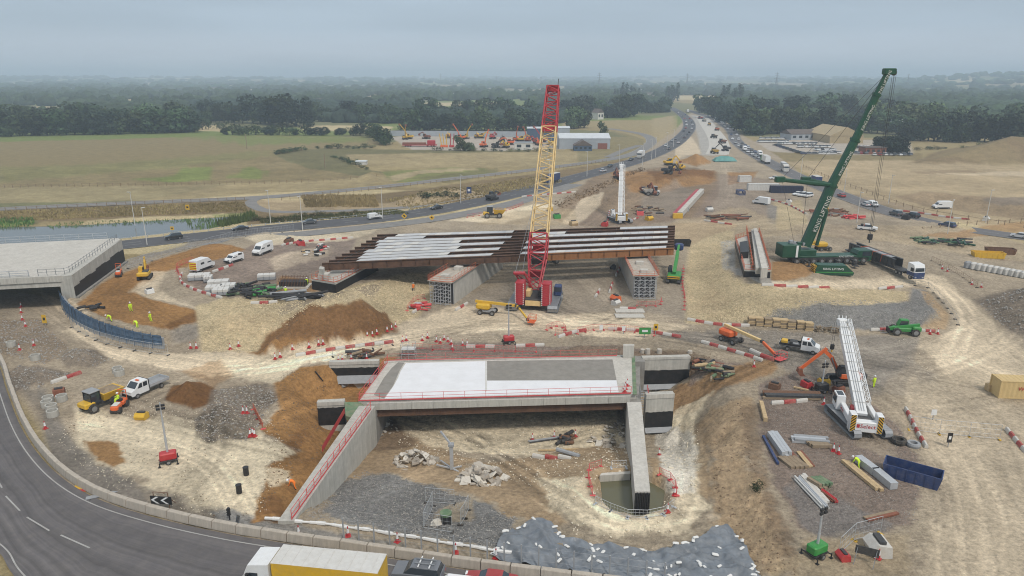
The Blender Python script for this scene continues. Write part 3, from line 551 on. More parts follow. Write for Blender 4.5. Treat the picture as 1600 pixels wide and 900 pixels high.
for i, c_ in enumerate([(.62,.63,.64),(.72,.73,.73),(.025,.027,.03),(.10,.105,.11),(.30,.31,.32),(.03,.05,.13),(.34,.03,.03),(.16,.17,.19)]):
    nm = 'car_paint_%d' % i; m_ = mat(nm, c_, .28, var=.04, dirt=.1); m_.node_tree.nodes['Principled BSDF'].inputs['Coat Weight'].default_value = .4; PAINTS.append(nm)
# ------------------------------------------------------------------ roads
def smooth(pts, k=8):
    P0 = [Vector(p) for p in pts]; Q = []
    for i in range(len(P0)-1):
        p0, p1, p2, p3 = P0[max(i-1,0)], P0[i], P0[i+1], P0[min(i+2,len(P0)-1)]
        for j in range(k):
            t = j/k; Q.append(.5*((2*p1)+(p2-p0)*t+(2*p0-5*p1+4*p2-p3)*t*t+(3*p1-p0-3*p2+p3)*t**3))
    Q.append(P0[-1]); return Q
def offs(path, d):
    out = []
    for i, p in enumerate(path):
        t = path[min(i+1,len(path)-1)] - path[max(i-1,0)]; t.z = 0; t.normalize(); out.append(Vector((p.x + t.y*d, p.y - t.x*d, p.z)))
    return out
def ribbon(mb, path, d0, d1, z):
    a, b = offs(path, d0), offs(path, d1); n = len(path)
    mb.add([(p.x,p.y,z) for p in a] + [(p.x,p.y,z) for p in b], [(i, i+1, n+i+1, n+i) for i in range(n-1)]); return mb
def resample(path, step):
    out = [path[0].copy()]; acc = 0.0
    for i in range(len(path)-1):
        a, b = path[i], path[i+1]; L_ = (b-a).length
        while acc + L_ >= step:
            t = (step-acc)/L_; a = a.lerp(b, t); out.append(a.copy()); L_ = (b-a).length; acc = 0.0
        acc += L_
    return out
def dashes(mb, path, d, ln, gap, w, z):
    q = resample(path, .5); n0 = int(ln/.5); n1 = int((ln+gap)/.5)
    for i in range(0, len(q)-n0-1, n1): ribbon(mb, q[i:i+n0+1], d-w/2, d+w/2, z)
def road(name, px, width, m, z, label, edge=True, dash=True, k=8, lanes=(0,)):
    path = smooth([G(*p) for p in px], k); mb = MB(); ribbon(mb, path, width/2, -width/2, z); o = tag(mb.build(name, m), label, None, kind='structure')
    mk = MB()
    if edge:
        for s in (-1, 1): ribbon(mk, path, s*(width/2-.35)+.09, s*(width/2-.35)-.09, z+.03)
    if dash:
        for d in lanes: dashes(mk, path, d, 4, 8, .18, z+.03)
    if mk.v: mk.build('lane_marking', 'paint', o)
    return path
PX_MAIN = [(-160,414),(0,399),(190,383),(400,360),(500,350.5),(600,340.5),(700,325),(800,304),(880,283),(960,261.5),(1012,245),(1048,228),(1068,212),(1077,199),(1074,187),(1062,176),(1048,168)]
MAIN = road('road', PX_MAIN, 11.5, 'asphalt_dark', .10, 'dark asphalt main road sweeping past the site', lanes=(-1.5,1.5))
SECOND = road('road', [(180,408),(300,389),(400,372.5),(500,363),(600,352.5),(700,339),(800,318),(860,300),(900,288)], 7, 'asphalt_old', .08, 'worn pale carriageway beside the dark main road', edge=True, dash=False)
SLIP = road('road', [(-160,340),(0,327),(200,317.5),(400,309),(500,301),(620,289.5),(700,280),(780,271.5),(860,262),(940,251),(985,242),(1008,231),(1018,221),(1010,212),(985,206),(950,201)], 7.5, 'asphalt_old', .09, 'pale slip road curving through the dry verge', dash=False)
road('path', [(400,311),(392,316),(400,324),(430,331),(520,330),(620,325),(700,318)], 4, 'asphalt_old', .07, 'rough access track leaving the slip road', edge=False, dash=False)
road('road', [(1000,227),(975,235),(950,246)], 5, 'asphalt_old', .11, 'short link road inside the slip road bend', edge=False, dash=False)
PX_Q = [(1075,172),(1092,178),(1112,184),(1130,194),(1144,206),(1150,220),(1168,235),(1200,253),(1240,273),(1300,299),(1350,318),(1400,334.5),(1450,347),(1500,357),(1640,376),(1800,392)]
QUEUE = road('road', PX_Q, 9, 'asphalt', .10, 'asphalt road with queuing traffic along the right of the works')
for i, (w, z, pts) in enumerate(((13, .06, [(1096,182),(1106,196),(1118,212),(1124,228),(1120,242)]),)):
    path = smooth([G(*p) for p in pts]); ribbon(MB(), path, w/2, -w/2, z)
    mb = MB(); ribbon(mb, path, w/2, -w/2, z); tag(mb.build('road', 'concrete_pale'), 'new unpaved pale concrete carriageway between the two live roads', None, kind='structure')
# roundabout in front
EDGE = smooth([G(*p) for p in [(-150,420),(-60,492),(-8,560),(10,610),(30,662),(58,708),(100,750),(160,784),(250,812),(350,834.5),(430,848),(520,861),(620,876),(720,891),(820,905),(940,920),(1100,938),(1300,960)]])
INNER = smooth([G(*p) for p in [(-420,520),(-300,610),(-160,740),(-40,835),(0,866),(24,903),(110,985),(260,1060),(430,1110),(620,1150),(820,1180),(1000,1200),(1150,1220),(1300,1240)]])
def lerp_at(path, t): k = t*(len(path)-1); i = min(int(k), len(path)-2); return path[i].lerp(path[i+1], k-i)
mb = MB(); n = 160; rows = 9
for i in range(n+1):
    a, b = lerp_at(EDGE, i/n), lerp_at(INNER, i/n)
    if i == 0: a0 = a
    for j in range(rows): q = a.lerp(b, j/(rows-1)); mb.v.append((q.x, q.y, .12))
for i in range(n):
    for j in range(rows-1): k0 = i*rows+j; mb.f.append((k0, k0+1, k0+rows+1, k0+rows))
RB = tag(mb.build('road', 'asphalt_worn'), 'worn grey asphalt roundabout carriageway in front of the works', None, kind='structure')
at_ = RB.data.attributes.new('across', 'FLOAT', 'POINT'); at_.data.foreach_set('value', [(k % rows)/(rows-1) for k in range(len(RB.data.vertices))])
fixn(RB.data)
if RB.data.polygons[0].normal.z < 0: RB.data.flip_normals()
mk = MB(); ribbon(mk, EDGE, .92, .79, .15); ribbon(mk, INNER, -.5, -.63, .15); mk.build('edge_line', 'paint', RB)
mk = MB()
for a, b in (((-6,746),(3,762)),((9,775),(31,798)),((42,808),(77,829)),((95,836),(140,856))): mk.bar(G(a[0],a[1],.15), G(b[0],b[1],.15), .15, .01)
mk.bar(G(416,854,.15), G(380,902,.15), .35, .01); mk.bar(G(390,889,.16), G(440,897,.16), .2, .01)
mk.build('lane_marking', 'paint', RB)
# ------------------------------------------------------------------ water
def sheet(name, pts, z, m, label, pz=None):
    P_ = [G(p[0], p[1], z if pz is None else pz) for p in pts]; o = MB().add([(p.x,p.y,z) for p in P_], [tuple(range(len(P_)))]).build(name, m); fixn(o.data)
    if o.data.polygons[0].normal.z < 0: o.data.flip_normals()
    return tag(o, label, None, kind='structure')
sheet('water', [(-80,346),(120,342),(250,334),(400,328),(412,345),(330,362),(240,372),(180,380),(-80,394)], -.5, 'pond_water', 'still grey pond beside the main road')
sheet('water', [(915,735),(985,728),(1030,732),(1066,755),(1060,806),(1000,822),(940,812),(915,785)], -2.35, 'pit_water', 'murky green water standing round the abutment end')

# ------------------------------------------------------------------ trees
def rdir(r):
    z = r.uniform(-1,1); a = r.uniform(0, 6.283); k = math.sqrt(1-z*z); return Vector((k*math.cos(a), k*math.sin(a), z))
def crown_mesh(seed, kind, nleaf=640):
    r = random.Random(seed); mb = MB()
    if kind == 'poplar': lobes = [(Vector((r.uniform(-.05,.05), r.uniform(-.05,.05), z)), Vector((.15*(1.15-abs(z-.45)), .15*(1.15-abs(z-.45)), .13))) for z in (.15,.27,.4,.52,.64,.76,.88,.96)]
    elif kind == 'bush': lobes = [(Vector((r.uniform(-.4,.4), r.uniform(-.4,.4), r.uniform(.3,.6))), Vector((.32,.32,.35))*r.uniform(.7,1.1)) for _ in range(6)]
    else:
        lobes = [(Vector((0,0,.60)), Vector((.30,.30,.32))), (Vector((0,0,.3)), Vector((.27,.27,.22)))]
        for k in range(10):
            a = k*2.4 + r.uniform(-.4,.4); rad = r.uniform(.16,.34); lobes.append((Vector((math.cos(a)*rad, math.sin(a)*rad, r.uniform(.16,.80))), Vector((1,1,.85))*r.uniform(.13,.22)))
    tot = sum(l[1].x**2 for l in lobes)
    for c, e_ in lobes:
        n = int(nleaf*e_.x**2/tot)
        for _ in range(n):
            d = rdir(r); p = c + Vector((d.x*e_.x, d.y*e_.y, d.z*e_.z))*r.uniform(.72,1.08)
            if p.z < .03: continue
            nn = (d + rdir(r)*.7).normalized(); t = nn.cross(Vector((r.random()-.5, r.random()-.5, .3))).normalized(); b = nn.cross(t); s = r.uniform(.035,.075) if kind != 'poplar' else r.uniform(.025,.05)
            a0 = r.uniform(0, 6.28); pts = []
            for j in range(3): w = a0 + j*2.094 + r.uniform(-.4,.4); pts.append(p + (t*math.cos(w) + b*math.sin(w))*s*r.uniform(.8,1.4))
            mb.add(pts, [(0,1,2)])
    return mb
def trunk_mesh(seed, top=.5):
    r = random.Random(seed); mb = MB(); mb.tube((0,0,-.02), (r.uniform(-.02,.02), r.uniform(-.02,.02), top), .028, 6, .013)
    for k in range(5):
        a = k*1.3; z = r.uniform(.2, top); mb.tube((0,0,z), (math.cos(a)*.22, math.sin(a)*.22, z+.22), .011, 4, .004)
    return mb
TREE = {}
def tree_proto(key, kind, seed, m, nleaf=640):
    cm_, tm_ = crown_mesh(seed, kind, nleaf).mesh('crown', m), trunk_mesh(seed, .8 if kind == 'poplar' else .5).mesh('trunk', 'bark'); TREE[key] = (cm_, tm_)
for i in range(4): tree_proto('oak%d' % i, 'oak', 11+i, 'leaf')
for i in range(3): tree_proto('dark%d' % i, 'oak', 31+i, 'leaf_dark')
for i in range(3): tree_proto('pale%d' % i, 'oak', 51+i, 'leaf_pale')
for i in range(2): tree_proto('poplar%d' % i, 'poplar', 71+i, 'leaf', 420)
for i in range(3): tree_proto('bush%d' % i, 'bush', 81+i, 'leaf', 260)
for i in range(2): tree_proto('scrub%d' % i, 'bush', 91+i, 'leaf_scrub', 260)
def tree(key, name, p, h, wid, label, cat='tree', group=None):
    o = thing(name, label, cat, (p.x, p.y, p.z), rnd.uniform(0,6.28), group); o.scale = (h*wid, h*wid, h)
    link('crown', TREE[key][0], o); link('trunk', TREE[key][1], o); return o
def belt(a, b, n, h0, h1, keys, phrase, group, depth=12, wid=(.9,1.25), name='tree', cat='tree', word='from the left'):
    jit = sorted(rnd.random() for _ in range(n))
    for i in range(n):
        t = (i + .5 + rnd.uniform(-.35,.35))/n; p = G(a[0]+(b[0]-a[0])*t, a[1]+(b[1]-a[1])*t)
        p.y += rnd.uniform(0, depth); p.z = hz(p.x, p.y) - .1
        tree(rnd.choice(keys), name, p, rnd.uniform(h0*.9,h1*1.22), rnd.uniform(*wid), '%s %s %s' % (nth(i), phrase, word), cat, group)
OAK = ['oak0','oak1','oak2','oak3']; DK = ['dark0','dark1','dark2']; PL = ['pale0','pale1','pale2']; ALL = OAK+DK+PL; BU = ['bush0','bush1','bush2']; SC = ['scrub0','scrub1']
belt((-30,214),(300,207.5), 34, 13, 18, DK+OAK, 'dark tree of the front wood edge behind the big field', 'trees of the left wood edge', 8)
belt((-30,205),(300,200), 22, 15, 20, OAK+PL, 'taller tree behind the front wood edge', 'second row of the left wood', 40)
belt((310,203),(345,202), 3, 6, 9, BU, 'low tree in the gap at the end of the left wood', 'low trees in the gap', 6)
belt((310,190),(480,200), 15, 17, 25, OAK+DK, 'broad tree of the clump right of the gap', 'trees of the middle clump', 25)
belt((345,211),(565,212), 18, 5, 9, BU+DK, 'bushy hedgerow tree along the far edge of the field', 'hedgerow trees', 5, (1.0,1.5))
belt((480,190),(640,194), 16, 14, 21, OAK+DK, 'dark tree behind the pale stubble strip', 'trees behind the stubble strip', 30)
belt((578,213),(605,229), 7, 7, 10, BU+OAK, 'bush of the hedge beside the machinery yard corner', 'hedge at the yard corner', 3, (1.0,1.4))
belt((620,206),(860,205), 22, 12, 18, OAK+DK+PL, 'tree of the row behind the machinery yard', 'trees behind the yard', 18)
belt((640,190),(860,188), 16, 15, 21, OAK, 'tree of the back row beyond the machinery yard', 'back row beyond the yard', 50)
belt((888,203),(915,200), 4, 14, 17, PL, 'pale tree behind the grey warehouse', 'trees behind the warehouse', 10)
belt((880,186),(1000,184), 16, 15, 23, DK+OAK, 'dark tree of the wood behind the white house', 'wood behind the white house', 40)
belt((1000,178),(1050,175), 7, 14, 18, OAK, 'tree left of the far end of the main road', 'trees by the far road end', 30)
belt((1090,173),(1180,212), 14, 15, 22, OAK+DK, 'roadside tree beyond the queue of traffic', 'trees beyond the queue', 14, word='from the far end')
belt((1175,212),(1290,208), 14, 13, 19, OAK+DK+PL, 'tree behind the car yard', 'trees behind the car yard', 25)
belt((1150,190),(1420,190), 24, 16, 24, OAK+DK, 'tree of the wood rising behind the car yard', 'wood behind the car yard', 60)
belt((1290,205),(1420,212), 12, 12, 17, DK+OAK, 'dark tree beside the tan roofed barn', 'trees beside the barn', 14)
belt((1371,238),(1414,241), 8, 7.5, 9.5, DK, 'dark conifer-like bush in the hedge by the car yard end', 'dark hedge by the car yard', 3, (1.1,1.5), 'bush', 'bush')
belt((1420,222),(1660,226), 24, 13, 19, OAK+DK, 'dark tree along the far edge of the stripped land', 'trees behind the stripped land', 20)
belt((1420,208),(1660,208), 22, 16, 22, OAK+PL, 'tree of the back row behind the stripped land', 'back row behind the stripped land', 60)
belt((939,214),(944,214), 1, 13, 14, PL, 'lone pale tree in the dry field by the slip road', 'lone trees', 1, (.7,.8)); belt((960,160),(1000,158), 7, 22, 27, ['poplar0','poplar1'], 'tall poplar of the left poplar row', 'poplars', 20, (.8,1))
belt((1042,158),(1060,158), 6, 22, 26, ['poplar0','poplar1'], 'tall poplar of the middle poplar row', 'poplars', 20, (.8,1)); belt((1132,166),(1162,166), 8, 20, 28, ['poplar0','poplar1'], 'tall poplar of the right poplar row', 'poplars', 30, (.9,1.1))
belt((425,243),(480,234), 8, 1.6, 3.2, BU, 'small bush on the tongue of scrub in the field', 'bushes of the scrub tongue', 3, (1.2,1.8), 'bush', 'bush')
belt((490,233),(590,232), 9, 2, 3.4, BU, 'small bush on the field edge below the grass', 'bushes of the field edge', 3, (1.2,1.8), 'bush', 'bush')
belt((515,245),(575,266), 9, 1.8, 3.4, BU+SC, 'rough bush in the scrub above the slip road', 'bushes above the slip road', 4, (1.2,1.8), 'bush', 'bush')
belt((715,236),(740,236), 4, 6, 8, PL, 'pale round tree in front of the machinery yard', 'trees in front of the yard', 3, (.9,1.1)); belt((680,236),(870,238), 14, 1.5, 2.8, BU+SC, 'low bush on the front edge of the machinery yard', 'bushes of the yard edge', 4, (1.3,2), 'bush', 'bush')
belt((650,318),(720,312), 5, 1.4, 3, BU, 'bush on the dry bank beside the main road', 'bushes on the bank', 3, (1.1,1.4), 'bush', 'bush'); belt((400,345),(560,334), 12, .8, 1.6, SC, 'tuft of rough scrub on the main road verge', 'scrub of the verge', 3, (1.4,2.2), 'bush', 'bush')
belt((1440,238),(1600,232), 10, 1.5, 3, SC+BU, 'low bush at the foot of the grassy mound', 'bushes of the mound', 20, (1.3,2), 'bush', 'bush')
p = W(1183,768); tree('bush1', 'bush', p, 1.6, .9, 'small green bush alone on the bare earth bank', 'bush')
# reeds at the pond
def reeds(pts, n, hmin, hmax, label):
    mb = MB(); P_ = [G(*p) for p in pts]
    for _ in range(n):
        a, b, t, u = P_[0].lerp(P_[1], rnd.random()), P_[3].lerp(P_[2], rnd.random()), rnd.random(), 0
        k = rnd.random(); p = P_[0].lerp(P_[1], k).lerp(P_[3].lerp(P_[2], k), rnd.random()); z = min(hz(p.x, p.y), 0); z = max(z, -.6); h = rnd.uniform(hmin,hmax); a = rnd.uniform(0,3.14); d = Vector((math.cos(a), math.sin(a), 0))*.16; tip = Vector((rnd.uniform(-.3,.3), rnd.uniform(-.3,.3), h))
        q = Vector((p.x,p.y,z)); mb.add([q-d, q+d, q+tip], [(0,1,2)])
    tag(mb.build('reeds', 'reed'), label, None, kind='stuff')
reeds([(335,344),(392,332),(405,342),(345,356)], 900, .8, 2.2, 'bright green reeds at the right end of the pond'); reeds([(-40,344),(52,341),(54,351),(-40,358)], 700, .5, 1.2, 'dull green reeds along the left bank of the pond'); reeds([(70,350),(330,338),(335,343),(75,355)], 500, .3, .8, 'sparse green waterside plants along the far pond bank'); reeds([(290,342),(340,340),(340,355),(300,358)], 160, .6, 1.6, 'thin reeds standing out in the pond')
def tufts(pts, n, hmin, hmax, label, m='straw'):
    mb = MB(); P_ = [G(*p) for p in pts]
    for _ in range(n):
        k = rnd.random(); p = P_[0].lerp(P_[1], k).lerp(P_[3].lerp(P_[2], k), rnd.random()); z = hz(p.x, p.y)
        for j in range(3):
            h = rnd.uniform(hmin,hmax); a = rnd.uniform(0,3.14); d = Vector((math.cos(a), math.sin(a), 0))*.2; q = Vector((p.x+rnd.uniform(-.3,.3), p.y+rnd.uniform(-.3,.3), z-.05)); mb.add([q-d, q+d, q+Vector((rnd.uniform(-.3,.3), rnd.uniform(-.3,.3), h))], [(0,1,2)])
    tag(mb.build('grass', m), label, None, kind='stuff')
tufts([(0,331),(380,316),(385,330),(0,347)], 2600, .3, .9, 'dry brown weeds between slip road and pond'); tufts([(470,306),(585,306),(592,324),(478,324)], 1500, .5, 1.3, 'tall straw-coloured grass patch beside the access track'); tufts([(600,312),(860,272),(880,285),(640,330)], 2200, .3, .8, 'dry grass on the bank above the main road'); tufts([(860,318),(1000,262),(1010,264),(880,326)], 450, .2, .6, 'dry grass strip below the main road'); tufts([(400,342),(620,328),(640,334),(410,350)], 1500, .3, .7, 'rough grass verge of the main road', 'leaf_scrub')
# ------------------------------------------------------------------ far woods: too far to tell the trees apart
def woodland(label, spots, m):
    ico = []; t = (1+5**.5)/2
    base = np.array([(-1,t,0),(1,t,0),(-1,-t,0),(1,-t,0),(0,-1,t),(0,1,t),(0,-1,-t),(0,1,-t),(t,0,-1),(t,0,1),(-t,0,-1),(-t,0,1)], float); base /= np.linalg.norm(base[0])
    fs = [(0,11,5),(0,5,1),(0,1,7),(0,7,10),(0,10,11),(1,5,9),(5,11,4),(11,10,2),(10,7,6),(7,1,8),(3,9,4),(3,4,2),(3,2,6),(3,6,8),(3,8,9),(4,9,5),(2,4,11),(6,2,10),(8,6,7),(9,8,1)]
    vs = list(base); f2 = []; cache = {}
    def mid(a, b):
        k = (min(a,b), max(a,b))
        if k not in cache: v = vs[a]+vs[b]; vs.append(v/np.linalg.norm(v)); cache[k] = len(vs)-1
        return cache[k]
    for a, b, c in fs: ab, bc, ca = mid(a,b), mid(b,c), mid(c,a); f2 += [(a,ab,ca),(b,bc,ab),(c,ca,bc),(ab,bc,ca)]
    B = np.array(vs); F_ = np.array(f2); rs = np.random.RandomState(3); n = len(spots); S = np.array(spots)
    V = B[None]*(1 + rs.uniform(-.28,.28,(n,len(B),1))); V = V*np.stack([S[:,3],S[:,3],S[:,4]],1)[:,None,:]; V[:,:,2] += S[:,4][:,None]*.55; V = V + S[:,None,:3]
    V = V.reshape(-1,3); FF = (F_[None] + (np.arange(n)*len(B))[:,None,None]).reshape(-1,3)
    me = bpy.data.meshes.new('woodland'); me.vertices.add(len(V)); me.vertices.foreach_set('co', V.ravel()); me.loops.add(FF.size); me.loops.foreach_set('vertex_index', FF.ravel()); me.polygons.add(len(FF))
    me.polygons.foreach_set('loop_start', np.arange(0,FF.size,3)); me.polygons.foreach_set('loop_total', np.full(len(FF),3)); me.update(); me.materials.append(MATS[m])
    tag(link('woodland', me), label, None, kind='stuff')
def spots_band(x0, x1, y0, y1, n, thr, seed, hm=(8,13), free=()):
    out = []; rs = random.Random(seed)
    xs = np.array([rs.uniform(x0,x1) for _ in range(n)]); ys = np.array([y0+(y1-y0)*rs.random() for _ in range(n)])
    for x, y in zip(xs, ys):
        if any(a < x < c and b < y < d for a,b,c,d in free): continue
        p = G(x, y); 
        if p.y > 9500: continue
        nz = float(fbm(np.array([p.x]), np.array([p.y*.55]), 330, 3, seed)[0])
        if nz < thr: continue
        z = float(far_hills(np.array([p.x]), np.array([p.y]))[0]) if p.y > 1500 else 0
        sc = max(1.0, p.y/1500); h = rs.uniform(*hm)*(.45+.1*sc); out.append((p.x, p.y, z, rs.uniform(5.5,12.5)*sc**.85, h))
    return out
FREE = [(140,155,352,164),(10,166,110,180),(655,158,830,180),(1280,185,1370,197),(1408,189,1462,197),(1040,150,1120,184)]
woodland('distant hazy woods and hedgerows under the horizon', spots_band(-250,1850,124.5,140,4000,-.22,4,(6,17)), 'leaf')
woodland('hazy woods and copses of the middle distance', spots_band(-200,1800,138,168,5000,-.2,9,(6,20),FREE), 'leaf')
woodland('dense trees filling the wood left of the field', spots_band(-150,300,166,206,1000,-.6,12,(10,15),FREE+[(290,150,345,206)]), 'leaf')
woodland('dense woods right of the main road', spots_band(1100,1760,150,206,1500,-.45,15,(11,16),FREE+[(1100,170,1180,206),(1180,200,1430,206)]), 'leaf')
woodland('trees filling the clumps behind the field and yard', spots_band(300,1040,163,192,1200,-.35,18,(10,15),FREE+[(880,176,1040,192),(640,155,850,182)]), 'leaf_dark')
# ------------------------------------------------------------------ bridges
def bw(mb, name, m, parent, smooth=False):
    o = mb.build(name, m, parent, smooth); o.location = -parent.location; return o
def slab(pts, z1, z0, mb=None):                     # prism under a polygon of pixels seen at height z1
    mb = mb or MB(); P_ = [G(p[0], p[1], z1) for p in pts]; poly = [(p.x, p.y) for p in P_]
    a = sum(poly[i][0]*poly[(i+1)%len(poly)][1] - poly[(i+1)%len(poly)][0]*poly[i][1] for i in range(len(poly)))
    return mb.prism(poly if a > 0 else poly[::-1], z0, z1)
def wall_between(a, b, th, z0, z1, mb=None):        # upright wall along a-b, thickness th to the right of travel
    mb = mb or MB(); a, b = Vector(a[:2]), Vector(b[:2]); d = (b-a).normalized(); n = Vector((d.y, -d.x))*th
    return mb.prism([tuple(a), tuple(a+n), tuple(b+n), tuple(b)], z0, z1)
def rail_run(parent, path, h, step, m, post=.06, rails=(1.0, .5), name='guard_rail', skew=0.0, toe=0):
    """posts (each a part) joined by rails"""
    q = resample(path, step); pm = MB().box(-post/2, post/2, -post/2, post/2, 0, h).mesh('rail_post', m)
    for p in q:
        o = link('rail_post', pm, parent); o.location = p - parent.location
    mb = MB()
    for i in range(len(q)-1):
        for f in rails: mb.bar(q[i]+Vector((0,0,h*f)), q[i+1]+Vector((0,0,h*f)), post*.8)
        if toe: mb.bar(q[i]+Vector((0,0,toe/2+.02)), q[i+1]+Vector((0,0,toe/2+.02)), .04, toe)
    if len(q) > 1: bw(mb, name, m, parent)
def lin(a, b, t): return a + (b-a)*t
# --- the near bridge
NB = thing('bridge', 'low concrete bridge with white deck membrane spanning the excavated pit', 'bridge', G(780,660,-5.5))
FL, FR, BR, BL = G(560,627,.5), G(994,615,.5), G(992,557,.5), G(604,566,.5)
bw(slab([(560,627),(994,615),(992,557),(604,566)], .5, -.35), 'deck_slab', 'concrete_pale', NB)
def on_deck(pts, z, th, name, m): return bw(slab(pts, z, z-th), name, m, NB)
on_deck([(601,623),(615,603),(622,590),(626,580),(634,567.5),(756,564.2),(988,561),(990,600),(966,612.5)], .512, .008, 'white_membrane', 'membrane')
on_deck([(761,594.5),(761,564),(957,561.5),(966,594)], .524, .008, 'grey_waterproofing', 'slab_grey'); on_deck([(957,561),(989,559.5),(990.5,612.5),(967,613.2)], .536, .008, 'bare_deck_strip', 'concrete_pale'); on_deck([(758,564.5),(761,563.8),(761,611),(758,612)], .53, .008, 'membrane_joint', 'offwhite')
on_deck([(584,617),(600,590),(612,575),(622,566),(632,566.5),(624,580),(614,603),(600,622.5)], .516, .008, 'worn_deck_edge', 'slab_grey')
f0, f1 = G(573,629.5,.5), G(984,618,.5); d = (f1-f0)/12
pm = MB().box(.015, d.length-.015, -.28, 0, -.50, .5).mesh('edge_panel', 'concrete')
for k in range(12):
    o = link('edge_panel', pm, NB); o.location = f0 + d*k - NB.location; o.location.z = .02 - NB.location.z; o.rotation_euler.z = math.atan2(d.y, d.x)
bk0, bk1 = G(606,564.5,.5), G(990,556,.5)
for k in range(7):
    t = k/6; a, b = lin(f0, bk0, t*.92+.02), lin(f1, bk1, t*.92+.02); mb = MB(); w = Vector((0,.25,0))
    for z0, z1, hw in ((-.47,-.38,.25),(-1.5,-.47,.03),(-1.6,-1.5,.3)): mb.bar(Vector((a.x,a.y,(z0+z1)/2)), Vector((b.x,b.y,(z0+z1)/2)), hw*2, z1-z0)
    bw(mb, 'girder', 'corten', NB)
# abutments and long walls
la, lb = G(561,634,.4), G(434,814,.4); ra, rb = G(586,634,.4), G(459,814,.4)
mb = MB().prism([tuple(p[:2]) for p in (lb, rb, ra, la)], -6.2, .4); bw(mb, 'abutment_wall', 'concrete', NB)
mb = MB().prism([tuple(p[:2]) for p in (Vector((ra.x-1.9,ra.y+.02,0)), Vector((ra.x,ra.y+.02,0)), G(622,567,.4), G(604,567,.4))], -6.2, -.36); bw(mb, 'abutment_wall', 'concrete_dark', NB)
wr0, wr1, wr2, wr3 = G(980,628,.4), G(1002,628,.4), G(1016,768,.4), G(992,768,.4)
mb = MB().prism([tuple(p[:2]) for p in (wr3, wr2, wr1, wr0)], -6.0, .4); bw(mb, 'abutment_wall', 'concrete_pale', NB)
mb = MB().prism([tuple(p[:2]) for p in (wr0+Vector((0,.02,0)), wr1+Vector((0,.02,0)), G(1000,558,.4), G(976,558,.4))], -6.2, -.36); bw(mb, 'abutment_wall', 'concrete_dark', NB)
for k in range(9):   # dark sheet piles at the wall end
    t = (k+.5)/9; p = lin(wr3, wr2, t); o = bw(MB().tube((p.x,p.y-.12,-5.6), (p.x,p.y-.12,.25+.06*(k%2)), .085, 6), 'pile', 'black', NB)
bw(slab([(937,743),(985,740),(985,736),(940,739)], -1.5, -4.6), 'headwall', 'concrete_pale', NB)
def wing(px0, px1, ztop, zb, band, cop=.5, base=.5, base_m='galv', th=.9):
    a, b = G(*px0, ztop), G(*px1, ztop); a.z = b.z = 0
    w = bw(wall_between(b, a, th, zb-.5, ztop), 'wing_wall', 'concrete', NB)
    d = (b-a).normalized(); n = Vector((d.y, -d.x, 0))*.012
    z1, z0 = band; mb = MB(); rg = random.Random(int(px0[0])); N_ = 14; top = [z1 + rg.uniform(-.06,.06) for _ in range(N_+1)]; L_ = (b-a).length
    q = [a + n + d*L_*i/N_ for i in range(N_+1)]; mb.add([(p.x,p.y,z0) for p in q] + [(p.x,p.y,top[i]) for i, p in enumerate(q)], [(i,i+1,N_+2+i,N_+1+i) for i in range(N_)])
    s = mb.build('waterproofing', 'bitumen', w)
    mb = wall_between(a+n*8, b+n*8, -.1, ztop-cop, ztop+.05); mb.build('coping', 'concrete_pale', w)
    if base: mb = MB(); mb.add([(a.x,a.y,z0), (b.x,b.y,z0), (b.x+n.x*60,b.y+n.y*60,z0-base), (a.x+n.x*60,a.y+n.y*60,z0-base)], [(0,1,2,3)]); mb.build('drainage_board', base_m, w)
    return w
wing((514,566),(592,564),.6,-4.2,(-.4,-1.7),.45,1.1,'greytank'); wing((495,629),(538,627),.5,-4.4,(-.35,-3.0),.5,0)
wing((1004,559),(1079,557),.6,-5.6,(-1.6,-4.0),.35,.6,'greytank'); wing((1010,617),(1054,615),.5,-5.8,(-2.2,-4.6),.6,.5,'greytank')
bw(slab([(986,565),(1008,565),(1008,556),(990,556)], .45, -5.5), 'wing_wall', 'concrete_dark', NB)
bw(slab([(974,540),(991,540),(991,537.5),(974,537.5)], 2.6, -.5), 'ballast_block', 'concrete_pale', NB)
bw(slab([(538,628),(562,628),(570,634),(548,652),(540,650)], .3, -.2), 'green_formwork', 'lime_green', NB).data.materials[0] = mat('formwork', (.12,.20,.11), .8, var=.35, scale=1.2, dirt=.6)
bw(slab([(600,567),(630,563.5),(760,561),(990,556),(990,554.5),(760,559.5),(628,561.5),(600,564.5)], .62, .40), 'back_kerb', 'concrete', NB); bw(slab([(989,616),(995,616),(992,556),(987,556)], .60, .52), 'green_edge', 'formwork', NB)
rail_run(NB, [G(560,627,.55), G(994,615,.55)], 1.1, 2.9, 'redmesh', .05, (1.0,.55), toe=.18); rail_run(NB, [G(562,625,.55), G(606,566,.55)], 1.1, 2.2, 'redmesh', .06, (1.0,.5), toe=.15)
rail_run(NB, [G(456,812,.45), G(583,635,.45)], 1.15, 1.9, 'redmesh', .06, (1.0,.5), toe=.2); rail_run(NB, [G(606,563.5,.62), G(975,556,.62)], 1.1, 3.0, 'redmesh', .04, (1.0,.5), toe=.12)
mb = MB(); a, b = G(505,706,.4), G(540,645,.4); n_ = 18
for i in range(n_): p, q = lin(a,b,i/n_), lin(a,b,(i+1)/n_); mb.add([(p.x-.1,p.y,.35),(q.x-.1,q.y,.35),(q.x-.1,q.y,1.15),(p.x-.1,p.y,1.15)], [(0,1,2,3)])
bw(mb, 'red_mesh_panel', 'red', NB)
